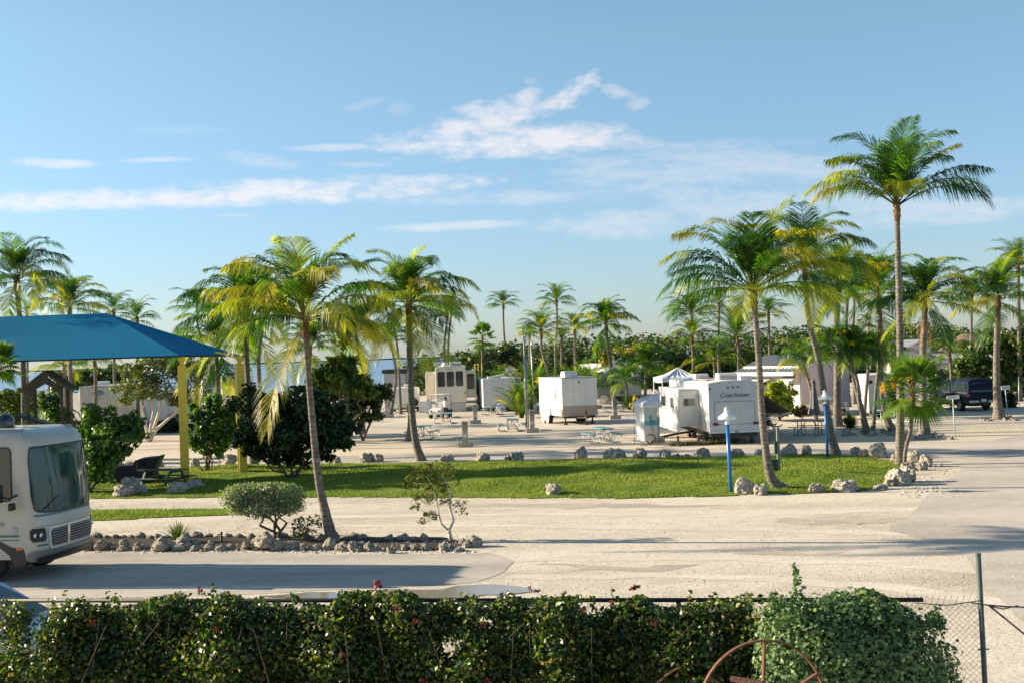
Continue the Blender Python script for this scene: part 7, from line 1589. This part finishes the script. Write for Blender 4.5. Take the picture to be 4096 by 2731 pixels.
# ------------------------------------------------------------------ golf cart
def golf_cart():
    b = G(1748, 1672); rt = thing('golf_cart', 'white golf cart with a windshield and flat roof before the lattice-skirted trailer', 'golf cart', (b.x, b.y, 0), -18)
    # faces -y
    m = MB(); m.prism([(-.35, .30), (-.42, .52), (-.25, .72), (.15, .80), (.28, .80), (.28, .30)], -.5, .5, 'x'); m.build('front_cowl', WHITE, rt, .07)
    m = MB(); m.box(-.55, .55, .25, 1.7, .30, .42); m.box(-.58, .58, 1.05, 1.95, .40, .62); m.build('chassis', DARK, rt, .02)
    m = MB(); m.box(-.56, .56, 1.1, 1.9, .62, .68); m.build('rear_body', WHITE, rt, .02)
    m = MB(); m.box(-.5, .5, 1.05, 1.5, .66, .78); m.build('seat', OFFW, rt, .03); m = MB(); m.obox((0, 1.55, 1.0), (1.0, .1, .42), Matrix.Rotation(R(-8), 3, 'X')); m.build('backrest', OFFW, rt, .03)
    m = MB(); m.box(-.62, .62, .05, 1.95, 1.80, 1.85); m.build('roof', WHITE, rt, .02)
    m = MB()
    for x in (-.54, .54): m.tube([(x, .22, .72), (x, .42, 1.80)], .022, 6); m.tube([(x, 1.7, .62), (x, 1.65, 1.8)], .022, 6)
    m.build('roof_post', BLACK, rt)
    m = MB(); m.add([(-.52, .215, .78), (.52, .215, .78), (.52, .38, 1.62), (-.52, .38, 1.62), (-.52, .225, .78), (.52, .225, .78), (.52, .39, 1.62), (-.52, .39, 1.62)], [(0, 1, 2, 3), (7, 6, 5, 4), (0, 4, 5, 1), (1, 5, 6, 2), (2, 6, 7, 3), (3, 7, 4, 0)]); gm = bpy.data.materials.new('clear_windshield'); gm.use_nodes = True; bb = bsdf(gm); bb.inputs['Base Color'].default_value = (.6, .62, .6, 1); bb.inputs['Alpha'].default_value = .16; bb.inputs['Roughness'].default_value = .1; m.build('windshield', gm, rt)
    for x in (-.34, .34): m = MB().lathe([(.001, -.02), (.07, -.01), (.075, .03)], (x, -.40, .58), 10, rot=Matrix.Rotation(R(90), 3, 'X')); m.build('headlight', BLACK, rt)
    for y in (.0, 1.55):
        for x in (-.5, .5): wheel(rt, (x, y, .23), .23, .19, 90 if x < 0 else 270, BLACK)
    m = MB(); m.tube([(-.25, .35, .85), (-.25, .65, 1.0)], .02, 6); m.lathe([(.15, -.01), (.17, .01), (.15, .02)], (-.25, .66, 1.02), 14, rot=Matrix.Rotation(R(60), 3, 'X')); m.build('steering_wheel', BLACK, rt)
golf_cart()
def person():
    b = G(1784, 1676); rt = thing('person', 'person with dark hair in a white shirt and dark shorts beside the golf cart', 'person', (b.x, b.y, 0), -25)
    J = {'pelvis': (0, 0, .90), 'waist': (0, 0, 1.05), 'chest': (0, -.01, 1.27), 'neck': (0, 0, 1.42), 'head0': (0, -.01, 1.50), 'head1': (0, -.02, 1.60)}
    V = []; E = []; Rr = []
    def a(p, r, par=None): V.append(p); Rr.append(r); i = len(V) - 1; (E.append((par, i)) if par is not None else None); return i
    pel = a((0, 0, .90), (.15, .11)); wa = a((0, 0, 1.06), (.125, .09), pel); ch = a((0, 0, 1.27), (.155, .105), wa); nk = a((0, 0, 1.42), (.055, .055), ch); h0 = a((0, -.01, 1.49), (.065, .075), nk); h1 = a((0, -.015, 1.57), (.078, .095), h0); h2 = a((0, -.01, 1.64), (.06, .07), h1)
    for s in (-1, 1):
        hp = a((s * .09, 0, .84), (.09, .09), pel); kn = a((s * .10, -.03 + .02 * s, .47), (.055, .06), hp); an = a((s * .10, .02, .09), (.037, .04), kn); toe = a((s * .12, -.13, .035), (.042, .03), an)
        sh = a((s * .17, 0, 1.36), (.06, .06), ch); el = a((s * .24, .03, 1.10), (.04, .04), sh); wr = a((s * .20, -.14, .94), (.026, .03), el); pm = a((s * .19, -.20, .90), (.034, .018), wr)
        for k in range(4): f1 = a((s * .19 + (k - 1.5) * .018, -.235, .875), (.008, .008), pm); a((s * .19 + (k - 1.5) * .02, -.25, .845 + .004 * abs(k - 1)), (.007, .007), f1)
        a((s * .16, -.215, .89), (.009, .009), pm)
    me = bpy.data.meshes.new('body'); me.from_pydata(V, E, []); o = bpy.data.objects.new('body', me); sc.collection.objects.link(o)
    md = o.modifiers.new('skin', 'SKIN')
    bpy.context.view_layer.objects.active = o
    if not me.skin_vertices: bpy.ops.mesh.customdata_skin_add() if False else None
    bm = bmesh.new(); bm.from_mesh(me); ly = bm.verts.layers.skin.verify(); bm.verts.ensure_lookup_table()
    for i, v in enumerate(bm.verts): v[ly].radius = Rr[i]; v[ly].use_root = (i == 0)
    bm.to_mesh(me); bm.free(); o.modifiers.new('sub', 'SUBSURF').levels = 1; o.modifiers['sub'].render_levels = 2
    me.materials.append(SKIN); o.parent = rt
    fm = MB()
    for s in (-1, 1): fm.obox((s * .03, -.108, 1.575), (.022, .012, .01))
    fm.build('eyes', BLACK, o); fm = MB(); fm.obox((0, -.105, 1.515), (.05, .012, .01)); fm.build('mouth', mat('lips', (.25, .09, .07), None), o)
    n_ = MB(); n_.add([(-.014, -.10, 1.535), (.014, -.10, 1.535), (0, -.128, 1.54), (0, -.10, 1.585)], [(0, 2, 3), (2, 1, 3), (0, 1, 2)]); n_.build('nose', SKIN, o)
    hr = MB().lathe([(.001, .13), (.06, .115), (.095, .06), (.104, 0), (.10, -.06), (.085, -.12), (.06, -.13)], (0, .012, 1.575), 14); hr.build('hair', HAIRM, rt); hb = MB().lathe([(.001, -.05), (.04, -.03), (.045, .01), (.001, .05)], (0, .09, 1.66), 10); hb.build('hair_bun', HAIRM, rt)
    t = MB(); seg = 14; prof = [(.18, .125, .90), (.165, .12, 1.0), (.145, .11, 1.08), (.175, .125, 1.25), (.185, .12, 1.35), (.10, .08, 1.42), (.065, .065, 1.43)]
    t.add([(w * math.cos(6.2832 * k / seg), d * math.sin(6.2832 * k / seg), z) for w, d, z in prof for k in range(seg)], [(i * seg + k, i * seg + (k + 1) % seg, (i + 1) * seg + (k + 1) % seg, (i + 1) * seg + k) for i in range(6) for k in range(seg)], 0, None, True)
    for s in (-1, 1): t.tube([(s * .14, 0, 1.375), (s * .19, .005, 1.28), (s * .225, .02, 1.18)], [.075, .07, .065], 10, cap=False)
    t.build('shirt', CLOTHW, rt)
    t = MB(); t.tube([(0, 0, .94), (0, 0, .80)], [.175, .175], 14)
    for s in (-1, 1): t.tube([(s * .085, 0, .88), (s * .095, -.01, .55)], [.11, .095], 12, cap=False)
    t.build('shorts', CLOTHD, rt)
person()
m = MB(); m.lathe([(.001, 0), (.3, 0), (.34, .2), (.34, .9), (.30, 1.25), (.18, 1.5), (.001, 1.58)], (0, 0, 0), 16); o = m.build('covered_grill', WHITE); b = G(1716, 1652); o.location = (b.x, b.y, 0); o.scale = (.75, .6, .8); tag(o, 'tall white rounded cover standing left of the golf cart', 'cover')
m = MB(); m.obox((0, 0, .45), (.75, .05, .9), Matrix.Rotation(R(-12), 3, 'X')); o = m.build('white_board', WHITE, None, .01); b = G(1694, 1648); o.location = (b.x, b.y, 0); tag(o, 'white board leaning at the foot of the cream fifth-wheel', 'board')
rt = thing('step_ladder', 'yellow metal steps between the cream and the white box trailers', 'ladder', corner(1898, 112), 0)
m = MB(); [m.tube([(x, y, 0), (x, y, 4.0)], .04, 6) for x in (0, .3, .62) for y in (0,)]; [m.tube([(0, 0, z_), (.62, 0, z_)], .03, 6) for z_ in (1.2, 2.0, 2.8, 3.4, 3.95)]; m.build('frame', YELLOW, rt)
rt = thing('railing', 'yellow pipe railing far back between the palms, right of the rear yellow post', 'railing', corner(1032, 100), 0)
m = MB(); [m.tube([(x, 0, 0), (x, 0, 2.3), (x + .5, 0, 2.3), (x + .5, 0, 0)], .05, 6) for x in (.55, 1.3)]; m.tube([(.5, 0, 1.6), (1.9, 0, 1.6)], .04, 6); m.build('rail', YELLOW, rt)
b = G(2005, 1645); rt = thing('camp_chair', 'white rounded camp chair cover beside the table at the white box trailer', 'chair', (b.x, b.y, 0), 0)
m = MB(); m.lathe([(.001, .72), (.2, .70), (.36, .55), (.42, .25), (.44, 0)], (0, 0, 0), 12); m.build('cover', TARP, rt); m = MB(); m.tube([(-.5, .1, 0), (-.42, .1, .75), (0, .1, .88), (.42, .1, .75), (.5, .1, 0)], .035, 6); m.build('frame', DARK, rt)
# bin by the big shrub, path light, fire ring
b = G(1446, 1735); rt = thing('trash_bin', 'grey round bin beside the right edge of the big dark shrub', 'bin', (b.x, b.y, 0), 0); m = MB().lathe([(.001, 0), (.24, 0), (.26, .75), (.28, .78), (.26, .84), (.001, .90)], (0, 0, 0), 16); m.build('drum', mat('grey_bin', (.18, .18, .16), (.14, .14, .13), 6, .7), rt); m = MB().lathe([(.27, .5), (.275, .5), (.275, .56), (.27, .56)], (0, 0, 0), 16); m.build('band', DARK, rt)
b = G(886, 2166); rt = thing('path_light', 'small black bollard light with a pale ring among the bed stones', 'light', (b.x, b.y, 0), 0); m = MB().lathe([(.035, 0), (.035, .17), (.001, .17)], (0, 0, 0), 12); m.build('stem', BLACK, rt); m = MB().lathe([(.038, .17), (.038, .19)], (0, 0, 0), 12); m.build('lens', OFFW, rt); m = MB().lathe([(.036, .19), (.036, .27), (.001, .275)], (0, 0, 0), 12); m.build('cap', BLACK, rt)
m = MB()
for k in range(5):
    a = k * 1.3; m.tube([(math.cos(a) * .1, math.sin(a) * .1, 0), (math.cos(a) * .45, math.sin(a) * .3, .30), (math.cos(a) * .55, math.sin(a) * .35, .55), (math.cos(a) * .2, math.sin(a) * .2, .75), (math.cos(a) * .1, 0, .5)], .02, 5)
o = m.build('curled_roots', BARK, None, fix=False); o.location = G(833, 1893); tag(o, 'bare curled stems looping at the foot of the round green shrub', 'stems')
# ------------------------------------------------------------------ chain-link fence and iron wheels
def fence():
    A = Vector((-7.2, 13.06, .45)); B = Vector((3.66, 11.27, .45)); C = Vector((4.15, 11.19, .45))
    rt = thing('chain_link_fence', 'chain-link fence with a dark top rail running behind the foreground hedge', 'fence', A)
    h = 1.88; d = (C - A); L = d.length; u = d.normalized()
    m = MB(); e = (B - A).length; m.tube([Vector((0, 0, h + .02)), u * e + Vector((0, 0, h + .02))], .021, 8); m.build('top_rail', RAIL, rt)
    st = .054; n = int(L / st); hs = int(1.1 / st); z0 = h - 1.1; m = MB()
    for k in range(n):
        for s in (1, -1):
            pts = []
            for j in range(hs + 1):
                z = z0 + j * st; xx = k * st + ((j % 2) if s > 0 else 1 - (j % 2)) * st
                pts.append(u * min(xx, L) + Vector((0, .004 * s, min(z, h + .015))))
            if s > 0: pts.append(u * min(k * st + st * .5, L) + Vector((0, 0, h + .06)))
            m.tube(pts, .0022, 3, cap=False, smooth=False)
    m.build('mesh', MESHW, rt, fix=False)
    for x, top in ((.2, h), (3.0, h), (5.9, h), (8.8, h)): p = MB(); p.tube([u * x + Vector((0, .03, -.5)), u * x + Vector((0, .03, top))], .024, 8); p.build('post', RAIL, rt)
    p = MB(); q = C - A; p.tube([q + Vector((.04, 0, -.6)), q + Vector((-.005, 0, h + .43))], .024, 12); p.tube([q + Vector((-.005, 0, h + .42)), q + Vector((-.005, 0, h + .44))], .026, 12); p.build('end_post', POSTG, rt)
    w = MB(); w.tube([q + Vector((-.09, -.02, h + .0)), q + Vector((.03, -.03, h - .02)), q + Vector((.2, -.01, h - .045)), q + Vector((.6, 0, h - .075))], .007, 6)
    w.tube([q + Vector((.06, -.03, h - .03)), q + Vector((.2, .0, h - .07)), q + Vector((.34, 0, h - .045))], .006, 6); w.tube([q + Vector((.08, -.02, h - .04)), q + Vector((.75, 0, h - .62))], .009, 6)
    w.tube([q + Vector((-.05, -.03, h - .42)), q + Vector((.05, -.03, h - .42))], .007, 6); w.tube([q + Vector((-.6, 0, h + .012)), q + Vector((-.3, 0, h - .02)), q + Vector((0, -.03, h + .02))], .005, 5); w.build('tie_wire', MESHW, rt)
fence()
def iron_wheel(label, cx, cy, Y, r, rz, spokes):
    c = PY(cx, cy, Y); rt = thing('wagon_wheel', label, 'wagon wheel', (c.x, c.y, c.z - r), rz, 'old iron wheels')
    m = MB(); n = 48; pts = [(r * math.cos(6.28319 * k / n), 0, r + r * math.sin(6.28319 * k / n)) for k in range(n + 1)]
    for k in range(n): a, b_ = pts[k], pts[k + 1]; m.beam(a, b_, .03, .012)
    m.build('rim', RUST, rt); m = MB(); m.lathe([(.05, -.09), (.06, -.09), (.06, .09), (.05, .09)], (0, 0, r), 16, rot=Matrix.Rotation(R(90), 3, 'X')); m.build('hub', RUST, rt)
    for a in spokes: m = MB(); m.beam((.06 * math.cos(a), 0, r + .06 * math.sin(a)), (r * math.cos(a), 0, r + r * math.sin(a)), .028, .014); m.build('spoke', RUST, rt)
iron_wheel('rusty iron wheel with bare spokes in front of the silvery bush', 3050, 2835, 8.6, .475, 14, [R(90 + k * 60 - 4) for k in range(6)])
iron_wheel('second rusty iron wheel mostly hidden left of the bare-spoked one', 2790, 2880, 10.95, .50, 10, [R(100 + k * 60) for k in range(6)])
m = MB(); a = PY(2924, 2712, 8.4); b_ = PY(3052, 2732, 8.3); m.beam(a, b_, .035, .03); m.beam(b_, b_ + Vector((0, 0, -.6)), .035, .03); tag(m.build('iron_bar', RUST), 'short rusty iron bar crossing the wheel at the bottom edge', 'bar')
